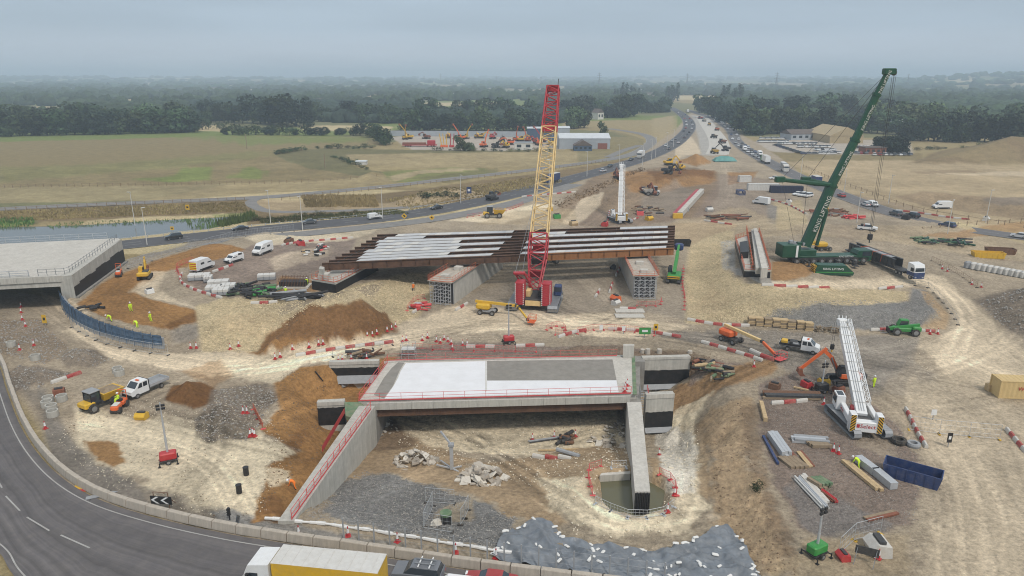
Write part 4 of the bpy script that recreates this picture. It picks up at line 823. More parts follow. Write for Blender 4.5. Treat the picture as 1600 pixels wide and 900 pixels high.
# ladder tower on the right wing
LT = thing('stair_tower', 'red and grey scaffold ladder tower beside the dark wing wall', 'scaffold', W(1006,672))
b0 = G(1001,613,.6); pz = -5.4
for dx, dy in ((0,0),(1.1,0),(0,.9),(1.1,.9)): bw(MB().tube((b0.x+dx,b0.y+dy,pz), (b0.x+dx,b0.y+dy,1.3), .05, 5), 'standard', 'redmesh' if dx else 'steel', LT)
for k in range(15): z = pz+.3+k*.42; bw(MB().bar((b0.x,b0.y,z), (b0.x+1.1,b0.y,z), .08, .06), 'rung', 'galv', LT)
# --- steel girder flyover
FB = thing('bridge', 'long bridge of weathered steel girders with pale formwork strips on concrete piers', 'bridge', G(760,470,0))
ZB, ZT = 5.6, 7.1
LE = [(503,411),(514,406.5),(524,401.5),(534,396.5),(546,391),(554,386),(564,380.5),(572,376),(581,371),(589,366.5)]
RE = [(1053 + .2*k, 387.5 - 3.9*k) for k in range(10)]
GA = [G(*p, ZT) for p in LE]; GB = [G(*p, ZT) for p in RE]
st = MB().box(-.012,.012,-.16,.16,0,1.36).mesh('stiffener', 'corten')
for k in range(10):
    a, b = GA[k], GB[k]; mid = lin(a, b, .62)
    for part, (p, q, m) in enumerate(((a, mid, 'corten'), (mid, b, 'corten_orange' if k in (0,) else 'corten'))):
        mb = MB(); z = lambda v, h: Vector((v.x, v.y, h))
        mb.bar(z(p,ZT-.03), z(q,ZT-.03), .5, .06); mb.bar(z(p,(ZT+ZB)/2), z(q,(ZT+ZB)/2), .04, ZT-ZB-.1); mb.bar(z(p,ZB+.03), z(q,ZB+.03), .62, .07); g_ = bw(mb, 'girder', m, FB)
    if k == 0:
        for i in range(26):
            p = lin(a, b, (i+.5)/26); o = link('stiffener', st, FB); o.location = Vector((p.x, p.y-.14, ZB+.07)) - FB.location
for k in range(9):
    for i in range(12 if k % 2 == 0 else 9):   # cross bracing
        t = .03 + i*(.085 if k % 2 == 0 else .1); p, q = lin(GA[k],GB[k],t), lin(GA[k+1],GB[k+1],t)
        if t < 1: bw(MB().bar((p.x,p.y,ZT-.25),(q.x,q.y,ZT-.25),.10).bar((p.x,p.y,ZT-.3),(q.x,q.y,ZB+.3),.08), 'cross_brace', 'dark_steel', FB)
def xfrac(k, px):           # parameter along girder k at photo column px
    lo, hi = 0.0, 1.0
    for _ in range(30):
        m_ = (lo+hi)/2; p = lin(GA[k], GB[k], m_); u = 800 + FPX*p.x/(p.y*_c + (CAMH-p.z)*_s)
        lo, hi = (m_, hi) if u < px else (lo, m_)
    return lo
mgrp = mat('formwork_grey', (.50,.51,.52), .7, var=.10, scale=.4, dirt=.4, dirtcol=(.38,.36,.33))
STR = [(0,555,766),(1,557,698),(2,564,778),(3,566,713),(4,584,785),(5,585,716),(6,586,797),(7,598,660),(8,616,800),(0,812,1041),(2,816,1043),(4,820,1043),(6,826,1044),(8,968,1043),(7,828,882)]
for k, x0, x1 in STR:
    t0, t1 = xfrac(k, x0), xfrac(k, x1); n_ = max(2, int((t1-t0)*40)); ins = .12
    for i in range(n_):
        ta, tb = t0+(t1-t0)*i/n_ + .0003, t0+(t1-t0)*(i+1)/n_ - .0003
        P_ = [lin(lin(GA[k],GB[k],ta), lin(GA[k+1],GB[k+1],ta), ins), lin(lin(GA[k],GB[k],tb), lin(GA[k+1],GB[k+1],tb), ins), lin(lin(GA[k],GB[k],tb), lin(GA[k+1],GB[k+1],tb), 1-ins*.8), lin(lin(GA[k],GB[k],ta), lin(GA[k+1],GB[k+1],ta), 1-ins*.8)]
        dz = rnd.uniform(0,.02); bw(MB().prism([(p.x,p.y) for p in P_], ZT+.01, ZT+.07+dz), 'formwork_panel', 'formwork_grey' if rnd.random() < .75 else 'offwhite', FB)
# piers
def pier(base, width, length, ang, h, label_rail=True):
    o = base; d = Vector((math.sin(ang), math.cos(ang), 0)); r = Vector((d.y, -d.x, 0))
    def pt(a, b, z): return (o.x + r.x*a + d.x*b, o.y + r.y*a + d.y*b, z)
    mb = MB(); mb.prism([pt(0,1.6,0)[:2], pt(width,1.6,0)[:2], pt(width,length,0)[:2], pt(0,length,0)[:2]][::1], -.3, h); p_ = bw(mb, 'pier_wall', 'concrete', FB); fixn(p_.data)
    mb = MB(); mb.prism([pt(-.4,-.3,0)[:2], pt(width+.4,-.3,0)[:2], pt(width+.3,length,0)[:2], pt(-.3,length,0)[:2]], h+.02, h+.16); q = bw(mb, 'work_platform', 'block', FB); fixn(q.data)
    for k in range(5):
        b = 2.6 + k*(length-4)/4
        mb = MB(); mb.prism([pt(width*.32,b-.7,0)[:2], pt(width*.68,b-.7,0)[:2], pt(width*.68,b+.7,0)[:2], pt(width*.32,b+.7,0)[:2]], h+.16, ZB); x = bw(mb, 'bearing_plinth', 'concrete_pale', FB); fixn(x.data)
    V = lambda a, b, z: Vector(pt(a,b,z))
    rail_run(FB, [V(-.4,length*.6,h+.16), V(-.4,-.3,h+.16), V(width+.4,-.3,h+.16), V(width+.35,length*.6,h+.16)], 1.0, 1.5, 'orange_mesh', .06, (1.0,.5), toe=.12)
    # scaffold tower at the near end
    nx = 4
    for i in range(nx+1):
        for b in (-.1, 1.3): bw(MB().tube(pt(width*i/nx,b,0), pt(width*i/nx,b,h), .06, 5), 'scaffold_standard', 'galv', FB)
    for j in range(7):
        z = .3 + j*(h-.4)/6
        bw(MB().tube(pt(0,-.1,z), pt(width,-.1,z), .05, 5), 'scaffold_ledger', 'galv', FB)
        if j < 6:
            for i in range(nx): bw(MB().tube(pt(width*i/nx,-.12,z), pt(width*(i+1)/nx,-.12,z+(h-.4)/6), .035, 4), 'scaffold_brace', 'galv', FB)
    bw(MB().box(0,0,0,0,0,0) if False else MB().add([pt(.05,1.55,0), pt(width-.05,1.55,0), pt(width-.05,1.55,h), pt(.05,1.55,h)], [(0,1,2,3)]), 'shade_backing', 'dark_steel', FB)  # dark plane behind the scaffold; its colour stands in for the shaded interior
pier(G(673,475,0), 4.4, 30, R(19), 4.75); pier(G(990,468,0), 4.4, 30, R(2), 4.9)
# left abutment of the flyover
def orange_box(pts, z0, z1, th, thing_, rails=True):
    bw(slab(pts, z1, z0), 'abutment_wall', 'concrete', thing_)
    b_ = [G(p[0],p[1],z1) for p in pts]; c0 = sum(b_, Vector())/len(b_)
    for i in range(len(b_)):
        a, b = b_[i], b_[(i+1)%len(b_)]; a2 = a + (a-c0).normalized()*.06; b2 = b + (b-c0).normalized()*.06
        bw(MB().add([(a2.x,a2.y,z0),(b2.x,b2.y,z0),(b2.x,b2.y,z1-th),(a2.x,a2.y,z1-th)], [(0,1,2,3)]), 'waterproofing', 'bitumen', thing_)
    if rails: rail_run(thing_, [p + Vector((0,0,.02)) for p in b_ + [b_[0]]], 1.05, 1.4, 'orange_mesh', .06, (1.0,.5), toe=.14)
LA = thing('bridge_abutment', 'concrete abutment with orange rails under the left girder ends', 'abutment', W(515,452))
orange_box([(487,436),(524,442),(590,408),(560,404)], 2.4, 4.7, .35, LA); bw(slab([(497,428),(512,429),(516,425),(501,424)], 6.0, 4.72), 'bearing_plinth', 'concrete_pale', LA); bw(slab([(498,420),(505,421),(507,417),(500,416)], 7.0, 4.72), 'end_post', 'concrete', LA)
RA_ = thing('bridge_abutment', 'trough shaped concrete abutment with orange rails beside the green crane', 'abutment', W(1185,432))
orange_box([(1163,421),(1204,422.5),(1186,362),(1149,374)], 2.9, 4.6, .35, RA_)
bw(slab([(1181,418),(1189,418),(1180,360),(1174,358)], 6.0, 4.62), 'upstand_wall', 'concrete', RA_); bw(slab([(1190,419),(1200,419),(1183,356),(1177,357)], 6.6, 4.62), 'upstand_wall', 'concrete_pale', RA_)
for k in range(13): t = k/12; p = lin(G(1177,416,5), G(1171,364,5), t); bw(MB().box(p.x-.5,p.x+1.0,p.y-.15,p.y+.15,4.62,5.3), 'formwork_rib', 'timber_old', RA_)
rail_run(RA_, [G(1176,420,4.62), G(1166,358,4.62)], 1.3, 1.4, 'orange_mesh', .07, (1.0,.5), toe=.3); bw(slab([(1157,394),(1170,393),(1168,376),(1156,378)], 6.1, 4.62), 'dark_shutter', 'black', RA_)
# --- concrete bridge at the left edge
LB = thing('bridge', 'finished concrete bridge deck with steel parapet at the left edge', 'bridge', G(112,486,0))
ZL = 6.8
bw(slab([(-330,452),(-40,437),(103,430),(112,431),(188,374),(184,372),(0,381),(-330,402)], ZL, ZL-.5), 'deck_slab', 'concrete_pale', LB)
a, b = G(-330,452,ZL+.1), G(103,430.5,ZL+.1)
n_ = 16; pm = MB().box(.02,(b-a).length/n_-.02,-.3,0,-1.0,.15).mesh('edge_panel', 'concrete')
for k in range(n_): o = link('edge_panel', pm, LB); o.location = lin(a,b,k/n_) - LB.location; o.location.z = ZL - LB.location.z; o.rotation_euler.z = math.atan2((b-a).y,(b-a).x)
for k in range(5):
    p, q = lin(G(-330,452,ZL), G(-330,405,ZL), k/4.4), lin(G(104,431,ZL), G(180,375,ZL), k/4.4); bw(MB().bar((p.x,p.y+.2,ZL-1.25),(q.x,q.y+.2,ZL-1.25),.8,1.45), 'beam', 'concrete', LB)
a, b = G(104,429.5,ZL+.3), G(188,373,ZL+1.2); c0, c1 = G(112,430.5,ZL+.3), G(190,374,ZL+1.2)
bw(MB().add([(a.x-1.6,a.y,0),(c0.x,c0.y,0),(c1.x,c1.y,0),(b.x-1.6,b.y,0),(a.x-1.6,a.y,ZL-.02),(c0.x,c0.y,ZL+.35),(c1.x,c1.y,ZL+1.2),(b.x-1.6,b.y,ZL-.02)], [(3,2,1,0),(4,5,6,7),(0,1,5,4),(1,2,6,5),(2,3,7,6),(3,0,4,7)]), 'abutment_wall', 'concrete', LB)
dn = (c1-c0).normalized(); nn = Vector((dn.y,-dn.x,0)).normalized()*.03; p, q = c0+nn, c1+nn
mb = MB(); N_ = 10
for i in range(N_): u, v = lin(p,q,i/N_), lin(p,q,(i+1)/N_); zt = ZL-1.7+.10*i - (.25 if i % 3 == 0 else 0); mb.add([(u.x,u.y,.5),(v.x,v.y,.5),(v.x,v.y,zt),(u.x,u.y,zt)], [(0,1,2,3)])
bw(mb, 'waterproofing', 'bitumen', LB); u, v = lin(p,q,0), lin(p,q,.04)
bw(MB().bar(p+nn*8+Vector((0,0,2.7-p.z)), q+nn*8+Vector((0,0,2.8-q.z)), .6, .4), 'wall_footing', 'concrete_dark', LB)
q = [G(-330,450,ZL+.15), G(-40,435.5,ZL+.15), G(50,431,ZL+.15)]; rail_run(LB, q, 1.1, 3.2, 'galv', .12, (.95,.55,.2)); rail_run(LB, [G(60,431,ZL+.1), G(106,428.5,ZL+.1), G(184,374,ZL+.6)], 1.3, 1.5, 'steel', .07, (.9,.5)); rail_run(LB, [G(-330,401,ZL), G(0,380,ZL), G(184,371.5,ZL)], 1.3, 3.0, 'galv', .08, (1.0,.55,.15))
# far concrete girder lying on the works
BG = thing('precast_beam', 'long pale concrete beam with red side lying behind the flyover', 'beam', W(1056,343))
a, b = W(1054,340), W(1090,302); bw(MB().bar(a+Vector((1.6,0,1.0)), b+Vector((1.6,0,1.0)), 1.6, 1.6), 'beam', 'concrete_pale', BG); bw(MB().bar(a+Vector((-.1,0,.9)), b+Vector((-.1,0,.9)), 1.2, 1.2), 'edge_formwork', 'crane_red', BG); bw(MB().box(a.x-.8,a.x+2.2,a.y-1.6,a.y-.4,a.z,a.z+1.6), 'end_platform', 'yellow', BG)
# ------------------------------------------------------------------ cranes
def frame_of(d, up=Vector((0,0,1))):
    d = d.normalized(); x = d.cross(up).normalized(); y = x.cross(d); return d, x, y
def lattice(mb, a, b, w0, w1, h0, h1, n, r, lr):
    d, x, y = frame_of(b-a); P_ = []
    for i in range(n+1):
        t = i/n; c = a.lerp(b, t); w, h = (w0+(w1-w0)*t)/2, (h0+(h1-h0)*t)/2; P_.append([c+x*w+y*h, c-x*w+y*h, c-x*w-y*h, c+x*w-y*h])
    for j in range(4): mb.tube(P_[0][j], P_[-1][j], r, 6)
    for i in range(n):
        for j in range(4):
            k = (j+1) % 4
            if i % 2: mb.tube(P_[i][j], P_[i+1][k], lr, 4)
            else: mb.tube(P_[i][k], P_[i+1][j], lr, 4)
        if i % 2 == 0:
            for j in range(4): mb.tube(P_[i][j], P_[i][(j+1)%4], lr, 4)
    for j in range(4): mb.tube(P_[-1][j], P_[-1][(j+1)%4], lr*1.4, 4)
    return P_
def crawler_track(L_, w, h, n=30):
    """track loop with separate plates, along y, centred"""
    r = h/2; mb = MB(); per = []
    s = L_ - h
    for i in range(n):
        u = i/n*(2*s + 2*math.pi*r)
        if u < s: p = (-s/2+u, h, 0)
        elif u < s+math.pi*r: a = (u-s)/r; p = (s/2+math.sin(a)*r, r+math.cos(a)*r, a)
        elif u < 2*s+math.pi*r: p = (s/2-(u-s-math.pi*r), 0, math.pi)
        else: a = (u-2*s-math.pi*r)/r; p = (-s/2-math.sin(a)*r, r-math.cos(a)*r, math.pi+a)
        per.append(p)
    pl = (2*s+2*math.pi*r)/n*.92
    for y, z, a in per:
        M = Matrix.Translation((0,y,z)) @ Matrix.Rotation(-a, 4, 'X'); mb.box(-w/2, w/2, -pl/2, pl/2, -.06, .0, M)
    return mb
def text(body, size, m, parent, M, ext=.01):
    cu = bpy.data.curves.new('lettering', 'FONT'); cu.body = body; cu.size = size; cu.extrude = ext; cu.align_x = 'CENTER'; cu.align_y = 'CENTER'; cu.resolution_u = 2; cu.materials.append(MATS[m])
    t_ = bpy.data.objects.new('lettering', cu); me = bpy.data.meshes.new_from_object(t_); bpy.data.objects.remove(t_)
    me.materials.clear(); me.materials.append(MATS[m]); o = link('lettering', me, parent); o.matrix_local = M; return o
# --- big red and cream lattice crane
RC = thing('crawler_crane', 'tall red and cream lattice boom crawler crane standing before the flyover', 'crane', W(836,478))
rc = RC.location.copy(); hd = R(-10)     # machine looks away from the camera
def rcp(x, y, z): c, s = math.cos(hd), math.sin(hd); return Vector((x*c - y*s, x*s + y*c, z))
BA, BB = Vector((4.4,132.5,3.2)) - rc, Vector((8.9,158,40.6)) - rc
def tfor(ypx):
    lo, hi = 0.0, 1.0
    for _ in range(40):
        m_ = (lo+hi)/2; p = BA.lerp(BB, m_) + rc; dd = p.y*_c + (CAMH-p.z)*_s; v = 450 - FPX*(p.y*_s - (CAMH-p.z)*_c)/dd
        lo, hi = (m_, hi) if v > ypx else (lo, m_)
    return lo
t1, t2, t3 = tfor(400), tfor(368), tfor(202)
mb = MB(); lattice(mb, BA, BA.lerp(BB,t1), 1.9, 3.4, 1.6, 3.0, 4, .17, .10); lattice(mb, BA.lerp(BB,t1), BA.lerp(BB,t2), 3.4, 3.4, 3.0, 3.0, 3, .17, .10)
bm_ = mb.build('boom_butt', 'crane_red', RC); d, x, y = frame_of(BB-BA)
for i in range(3): c = BA.lerp(BB, t1*.45 + i*(t2-t1*.45)/3); MB().box(-1.1,1.1,-.15,.15,-.9,.9, Matrix.Translation(c) @ Matrix.Rotation(R(35),4,'X')).build('rope_sheave', 'dark_steel' if i == 1 else 'crane_red', RC)
mb = MB(); lattice(mb, BA.lerp(BB,t2), BA.lerp(BB,t3), 3.3, 2.95, 2.9, 2.6, 18, .155, .075); mb.build('boom_section', 'crane_cream', RC)
mb = MB(); lattice(mb, BA.lerp(BB,t3), BB, 2.95, 2.5, 2.6, 2.2, 8, .17, .10); mb.build('boom_head', 'crane_red', RC)
mb = MB(); c = BB; mb.box(-1.1,1.1,-.7,.5,-.5,.5, Matrix.Translation(c)); mb.build('head_sheave', 'crane_red', RC); MB().tube(c+Vector((1.0,0,0)), c+Vector((1.1,0,2.0)), .08, 5).build('wind_mast', 'dark_steel', RC)
mb = MB(); gq = BA.lerp(BB, t3*1.01); mb.box(-1.5,1.5,-1.3,1.3,-.05,.05, Matrix.Translation(gq) @ Matrix.Rotation(R(30),4,'X')); mb.build('boom_walkway', 'crane_red', RC)
# gantry
ga = Vector((1.4,130.6,6.9)) - rc; mb = MB()
for s in (-.9,.9): mb.tube(BA+Vector((s*.9-1.2,-.6,.2)), ga+Vector((s,0,0)), .17, 6); mb.tube(BA+Vector((s+.2,.6,.6)), ga+Vector((s,0,0)), .12, 6)
for i in range(4):
    t = (i+1)/5; p, q = (BA+Vector((-2.0,-.6,.2))).lerp(ga+Vector((-.9,0,0)), t), (BA+Vector((-.4,-.6,.2))).lerp(ga+Vector((.9,0,0)), t); mb.tube(p, q, .07, 4)
mb.build('gantry', 'crane_red', RC); MB().bbox(-1.15,1.15,-.5,.5,-.25,.2,.08,Matrix.Translation(ga)).build('gantry_head', 'crane_red', RC)
for s in (-.8,.6): MB().tube(ga+Vector((s,0,0)), BA.lerp(BB,t3*.98)-x*s*1.4+y*1.2, .035, 4).build('pendant_rope', 'steel', RC)
# counterweight stacks, slab by slab, with white reflective corners
sl = MB().bbox(-.85,.85,-1.3,1.3,0,.385,.05).mesh('ballast_slab', 'crane_red'); tri = MB().add([(0,0,0),(.22,0,0),(0,0,.3),(0,.05,0),(.22,.05,0),(0,.05,.3)], [(0,1,2),(5,4,3),(0,3,4,1),(1,4,5,2),(2,5,3,0)]).mesh('marker', 'white')
for sx in (-2.55, 2.55):
    for k in range(11):
        o = link('ballast_slab', sl, RC); o.location = rcp(sx, -2.2, 1.2 + k*.40); o.rotation_euler.z = hd
        for ex in (-1, 1):
            m_ = link('marker', tri, o); m_.location = (ex*.84, -1.36, .02); m_.scale = (-ex,1,1)
MB().bbox(-1.9,1.9,-2.6,4.6,1.15,2.2,.08).build('superstructure', 'dark_steel', RC).rotation_euler.z = hd
MB().box(-1.5,1.5,-3.1,-2.62,1.0,1.9).build('rear_frame', 'crane_cream', RC).rotation_euler.z = hd
for sx in (-1.2,1.2):
    MB().bbox(-.45,.45,-1.4,1.6,2.2,3.5,.08,Matrix.Translation((sx,0,0))).build('winch', 'crane_cream' if sx < 0 else 'black', RC).rotation_euler.z = hd
o = MB().bbox(3.4,4.8,2.4,4.4,1.5,3.5,.15).build('cab', 'blue', RC); o.rotation_euler.z = hd; MB().box(3.42,4.78,2.36,2.39,2.4,3.3).build('cab_window', 'glass', o)
for sx in (-3.9, 3.9):
    o = crawler_track(10.5, 1.9, 1.45, 34).build('track', 'steel', RC); o.location = rcp(sx, 1.0, .06); o.rotation_euler.z = hd
    o2 = MB().bbox(-.7,.7,-4.3,4.3,.3,1.2,.1).build('track_frame', 'black', RC); o2.location = rcp(sx, 1.0, 0); o2.rotation_euler.z = hd
# --- green telescopic mobile crane
GCp = W(1292,410); GC = thing('mobile_crane', 'dark green telescopic mobile crane with tall boom and guyed arms', 'crane', GCp)
ya = math.atan2(W(1352,411).y - W(1236,406).y, W(1352,411).x - W(1236,406).x); GC.rotation_euler.z = ya; GI = GC.matrix_basis.inverted() if False else (Matrix.Translation(GCp) @ Matrix.Rotation(ya,4,'Z')).inverted()
def gcl(px, py, dy=0.0, z=None):   # point on the crane's vertical mid plane seen at a pixel
    # plane through GCp containing local x axis and z
    n = Vector((-math.sin(ya), math.cos(ya), 0)); o = Vector((0,0,CAMH)); u = (px-800)/FPX; v = (py-450)/FPX; rd = Vector((u, _c - v*_s, -_s - v*_c)); t = (GCp - o + n*dy).dot(n)/rd.dot(n); return GI @ (o + rd*t)
L2 = 9.0
MB().bbox(-L2,L2,-1.5,1.5,.75,1.55,.1).build('chassis', 'black', GC); MB().bbox(-L2+.2,L2-3,-1.52,1.52,1.55,1.9,.08).build('deck', 'crane_green', GC)
cabm = MB().prism([(L2-3,.6),(L2+.4,.6),(L2+.6,1.6),(L2+.2,3.0),(L2-2.6,3.0),(L2-3,2.2)], -1.5, 1.5, 'y'); o = cabm.build('cab', 'crane_green', GC); MB().prism([(L2-1.7,1.75),(L2+.35,1.75),(L2+.1,2.8),(L2-1.7,2.8)], -1.53, 1.53, 'y').build('cab_window', 'glass', o); MB().box(L2-.1,L2+.62,-1.4,1.4,.5,.72).build('bumper', 'hazard', o)
text('KING LIFTING', .55, 'white', GC, Matrix.Translation((L2-5.5,-1.56,1.72)) @ Matrix.Rotation(R(90),4,'X'))
wm = MB().disc((0,0,0), .72, 'y', .55, 14); wm_ = wm.mesh('tyre', 'rubber'); rim_ = MB().disc((0,0,0), .36, 'y', .6, 10).mesh('rim', 'steel')
for k in range(9):
    for s in (-1.25,1.25):
        o = link('tyre', wm_, GC); o.location = (-L2+1.2+k*1.95, s, .72); r_ = link('rim', rim_, o)
pv = gcl(1258,384); xb = pv.x
MB().bbox(xb-3.4,xb+2.2,-1.4,1.4,1.9,3.3,.1).build('slew_platform', 'crane_green', GC)
MB().bbox(xb-6.0,xb-1.8,-1.9,1.9,1.7,4.6,.12).build('ballast', 'crane_green', GC); MB().box(xb-2.9,xb-2.4,-1.96,-1.91,1.8,4.5).build('ballast_strip', 'white', GC)
for k in range(7): a = rnd.uniform; c = Vector((xb-3.2+k*.55, a(-1,1), 4.3+a(-.2,.6))); MB().bbox(-.5,.5,-.5,.5,-.4,.4,.08,Matrix.Translation(c)).build('winch_gear', rnd.choice(['steel','dark_steel','greytank','crane_green']), GC)
def boxboom(mb, a, b, w0, w1):
    d, x, y = frame_of(b-a, Vector((0,1,0)))
    rings = []
    for c, w in ((a,w0),(b,w1)): rings.append([c + (x*math.cos(t) + y*math.sin(t)*.9)*w/2*(1.0 if i % 2 else 1.0) for i, t in enumerate([R(22.5+45*j) for j in range(8)])])
    return mb.loft(rings)
tip = gcl(1388,112); c1, c2, c3 = gcl(1299,290), gcl(1336,219), gcl(1370,148)
for k, (a, b, w0, w1) in enumerate(((pv,c1,2.6,2.4),(c1,c2,2.05,1.95),(c2,c3,1.75,1.6),(c3,tip,1.45,1.3))):
    boxboom(MB(), a, b, w0, w1).build('boom_section', 'crane_green', GC)
    d, x, y = frame_of(b-a, Vector((0,1,0))); boxboom(MB(), b-d*.25, b+d*.25, w1*1.2, w1*1.2).build('boom_collar', 'crane_green', GC)
    ang = math.atan2(d.z, d.x); mid = a.lerp(b, .55 if k == 0 else .5); M = Matrix.Translation(mid + Vector((0,-w1*.56,0))) @ Matrix.Rotation(-ang,4,'Y') @ Matrix.Rotation(R(90),4,'X')
    text('KING LIFTING', 1.35 if k == 0 else .9, 'offwhite', GC, M)
d = (tip-c3).normalized(); MB().bbox(-1.1,1.5,-.7,.7,-.6,.7,.15,Matrix.Translation(tip)).build('boom_head', 'crane_green', GC); MB().disc(tip+Vector((1.3,0,-.2)), .6, 'y', .3, 12).build('sheave', 'dark_steel', GC)
# luffing ram
MB().tube(gcl(1276,383), gcl(1292,330), .38, 10).tube(gcl(1292,330), gcl(1288,312), .24, 8).build('luffing_ram', 'crane_green', GC)
# guying arms
for k, (p1, p2, dy) in enumerate((((1256,284),(1222,281),-3.5),((1262,281),(1256,285),3.0))):
    a, b = gcl(1306,290), gcl(*(p2 if k == 0 else p1), dy); boxboom(MB(), a, b, 1.0, .9).build('guy_arm', 'crane_green', GC); MB().bbox(-1.5,.5,-.6,.6,-.5,.7,.1,Matrix.Translation(b)).build('guy_winch', 'crane_green', GC)
    MB().tube(b+Vector((0,0,.4)), tip, .045, 4).build('guy_rope', 'dark_steel', GC); q = Vector((xb-3+k*2.5, dy*.3, 4.3)); MB().tube(b, q, .04, 4).build('guy_rope', 'dark_steel', GC)
hb = tip + Vector((1.4,0,0)); hz_ = 6.5
for dx, dy in ((-.25,-.3),(.25,-.3),(-.25,.3),(.25,.3)): MB().tube(hb+Vector((dx,dy,-.5)), Vector((hb.x+dx*.6,hb.y+dy,hz_)), .035, 4).build('hoist_rope', 'dark_steel', GC)
MB().bbox(-.5,.5,-.35,.35,-1.3,0,.1,Matrix.Translation((hb.x,hb.y,hz_))).build('hook_block', 'black', GC); MB().tube((hb.x,hb.y,hz_-1.3),(hb.x,hb.y,hz_-2.1),.12,6).build('hook', 'dark_steel', GC)
for sx in (-L2+3, 1.0, L2-4.2):
    for s in (-1,1): MB().box(sx-.2,sx+.2,min(0,s*3.6),max(0,s*3.6),.8,1.15).box(sx-.6,sx+.6,s*3.6-.6,s*3.6+.6,-.02,.16).box(sx-.12,sx+.12,s*3.6-.12,s*3.6+.12,.15,.9).build('outrigger', 'dark_steel', GC)
# --- white telescopic crawler cranes
def white_crane(loc, label, trackdir, body, boomdir, el, length, lett, sc=1.0):
    t = thing('crawler_crane', label, 'crane', loc, 0, None, sc)
    for s in (-1.95,1.95):
        o = crawler_track(8.2, .95, 1.15, 40).build('track', 'greytank', t); o.rotation_euler.z = trackdir; o.location = (math.cos(trackdir)*s, math.sin(trackdir)*s, .06)
        f = MB().bbox(-.35,.35,-3.4,3.4,.25,.95,.08).build('track_frame', 'dark_steel', t); f.rotation_euler.z = trackdir; f.location = o.location
    u = MB().bbox(-1.4,1.4,-1.5,1.5,.55,1.1,.1).build('undercarriage', 'dark_steel', t); u.rotation_euler.z = trackdir
    Z = lambda o: setattr(o.rotation_euler, 'z', body)
    p = MB().bbox(-1.5,1.5,-3.2,2.3,1.1,1.6,.06).build('superstructure', 'offwhite', t); Z(p)
    cw = MB().bbox(-1.9,1.9,-3.9,-2.9,.95,2.3,.06).build('counterweight', 'white', t); Z(cw)
    for s in (-1,1): q = MB().bbox(min(s*1.9,s*1.15),max(s*1.9,s*1.15),-3.95,-2.7,.9,3.3,.06).build('counterweight_tower', 'white', t); Z(q); h_ = MB().box(min(s*1.85,s*1.25),max(s*1.85,s*1.25),-3.97,-3.955,1.0,3.2).build('hazard_panel', 'hazard', q)
    if lett:
        text(lett, .75, 'red', cw, Matrix.Translation((.2,-3.92,1.75)) @ Matrix.Rotation(R(90),4,'X'))
        MB().box(-1.1,-.75,-3.925,-3.905,1.55,2.0).build('logo', 'red', cw)
        text(lett, .6, 'red', p, Matrix.Translation((-1.94,.2,2.0)) @ Matrix.Rotation(R(90),4,'X') @ Matrix.Rotation(R(-90),4,'Y'))
    side = MB().bbox(-1.9,-1.3,-2.6,2.0,1.6,2.45,.06).build('engine_cover', 'white', t); Z(side); side = MB().bbox(1.3,1.9,-2.6,2.2,1.6,2.3,.06).build('engine_cover', 'white', t); Z(side)
    en = MB().bbox(-1.0,1.0,-2.9,-1.5,1.6,2.4,.1).build('winch', 'dark_steel', t); Z(en)
    MB().bbox(-.95,-.4,-.6,.6,1.6,2.6,.08).build('red_tank', 'red', t).rotation_euler.z = body
    cb = MB().prism([(1.2,1.4),(3.4,1.4),(3.5,2.2),(3.1,3.3),(1.2,3.3)], -2.4, -1.35, 'x').build('cab', 'white', t); Z(cb); MB().prism([(1.5,2.1),(3.3,2.1),(3.0,3.1),(1.5,3.1)], -2.42, -1.33, 'x').build('cab_window', 'glass', cb); MB().box(-2.25,-1.5,1.6,2.9,3.29,3.32).build('roof_window', 'glass', cb)
    D = Vector((math.sin(-boomdir)*math.cos(el), math.cos(boomdir)*math.cos(el), math.sin(el))); a = Vector((0,0,2.6)) - D*2.2; b = a + D*length
    d, x, y = frame_of(D)
    for k, (f0_, f1_, w) in enumerate(((0,.86,1.25),(.86,.92,1.08),(.92,.96,.92),(.96,1.0,.8))):
        rings = []
        for f in (f0_,f1_): c = a + D*length*f; rings.append([c+x*w/2+y*w*.5, c-x*w/2+y*w*.5, c-x*w/2-y*w*.35, c-x*w*.25-y*w*.62, c+x*w*.25-y*w*.62, c+x*w/2-y*w*.35])
        MB().loft(rings).build('boom_section', 'white', t)
    mb = MB(); p0, p1 = a + D*length*.12 + x*1.05 + y*.3, a + D*length*1.0 + x*.95 + y*.5; lattice(mb, p0, p1, .6, .4, .7, .5, 22, .05, .035); mb.build('fly_jib', 'white', t)
    for o_ in (-.28,.0,.28): MB().tube(a+D*length*.02+x*o_+y*.72, a+D*length*.97+x*o_+y*.66, .03, 4).build('hoist_rope', 'greytank', t)
    for k in range(9): c = a + D*length*(.1+k*.1); MB().bar(c-x*.62+y*.66, c+x*.62+y*.66, .12, .05).build('boom_rib', 'offwhite', t)
    mb = MB(); h0 = b; mb.bbox(-.7,.7,-.5,.5,-.5,.6,.08,Matrix.Translation(h0)); mb.build('boom_head', 'white', t)
    for o_ in (-.5,0,.5): MB().tube(h0+x*o_, h0+x*o_+D*.5+Vector((0,0,.9)), .07, 5).build('head_sheave_arm', 'white', t)
    q = h0 - x*.9; hk = q + Vector((0,0,-min(3.6, q.z-1.6)))
    if q.z > 4:
        for o_ in (-.15,.15): MB().tube(q+Vector((o_,0,0)), hk+Vector((o_,0,0)), .025, 4).build('hook_rope', 'dark_steel', t)
        MB().bbox(-.3,.3,-.2,.2,-.9,0,.1,Matrix.Translation(hk)).build('hook_block', 'black', t); MB().tube(hk+Vector((0,0,-.9)), hk+Vector((0,0,-1.3)), .1, 6).build('hook', 'yellow', t)
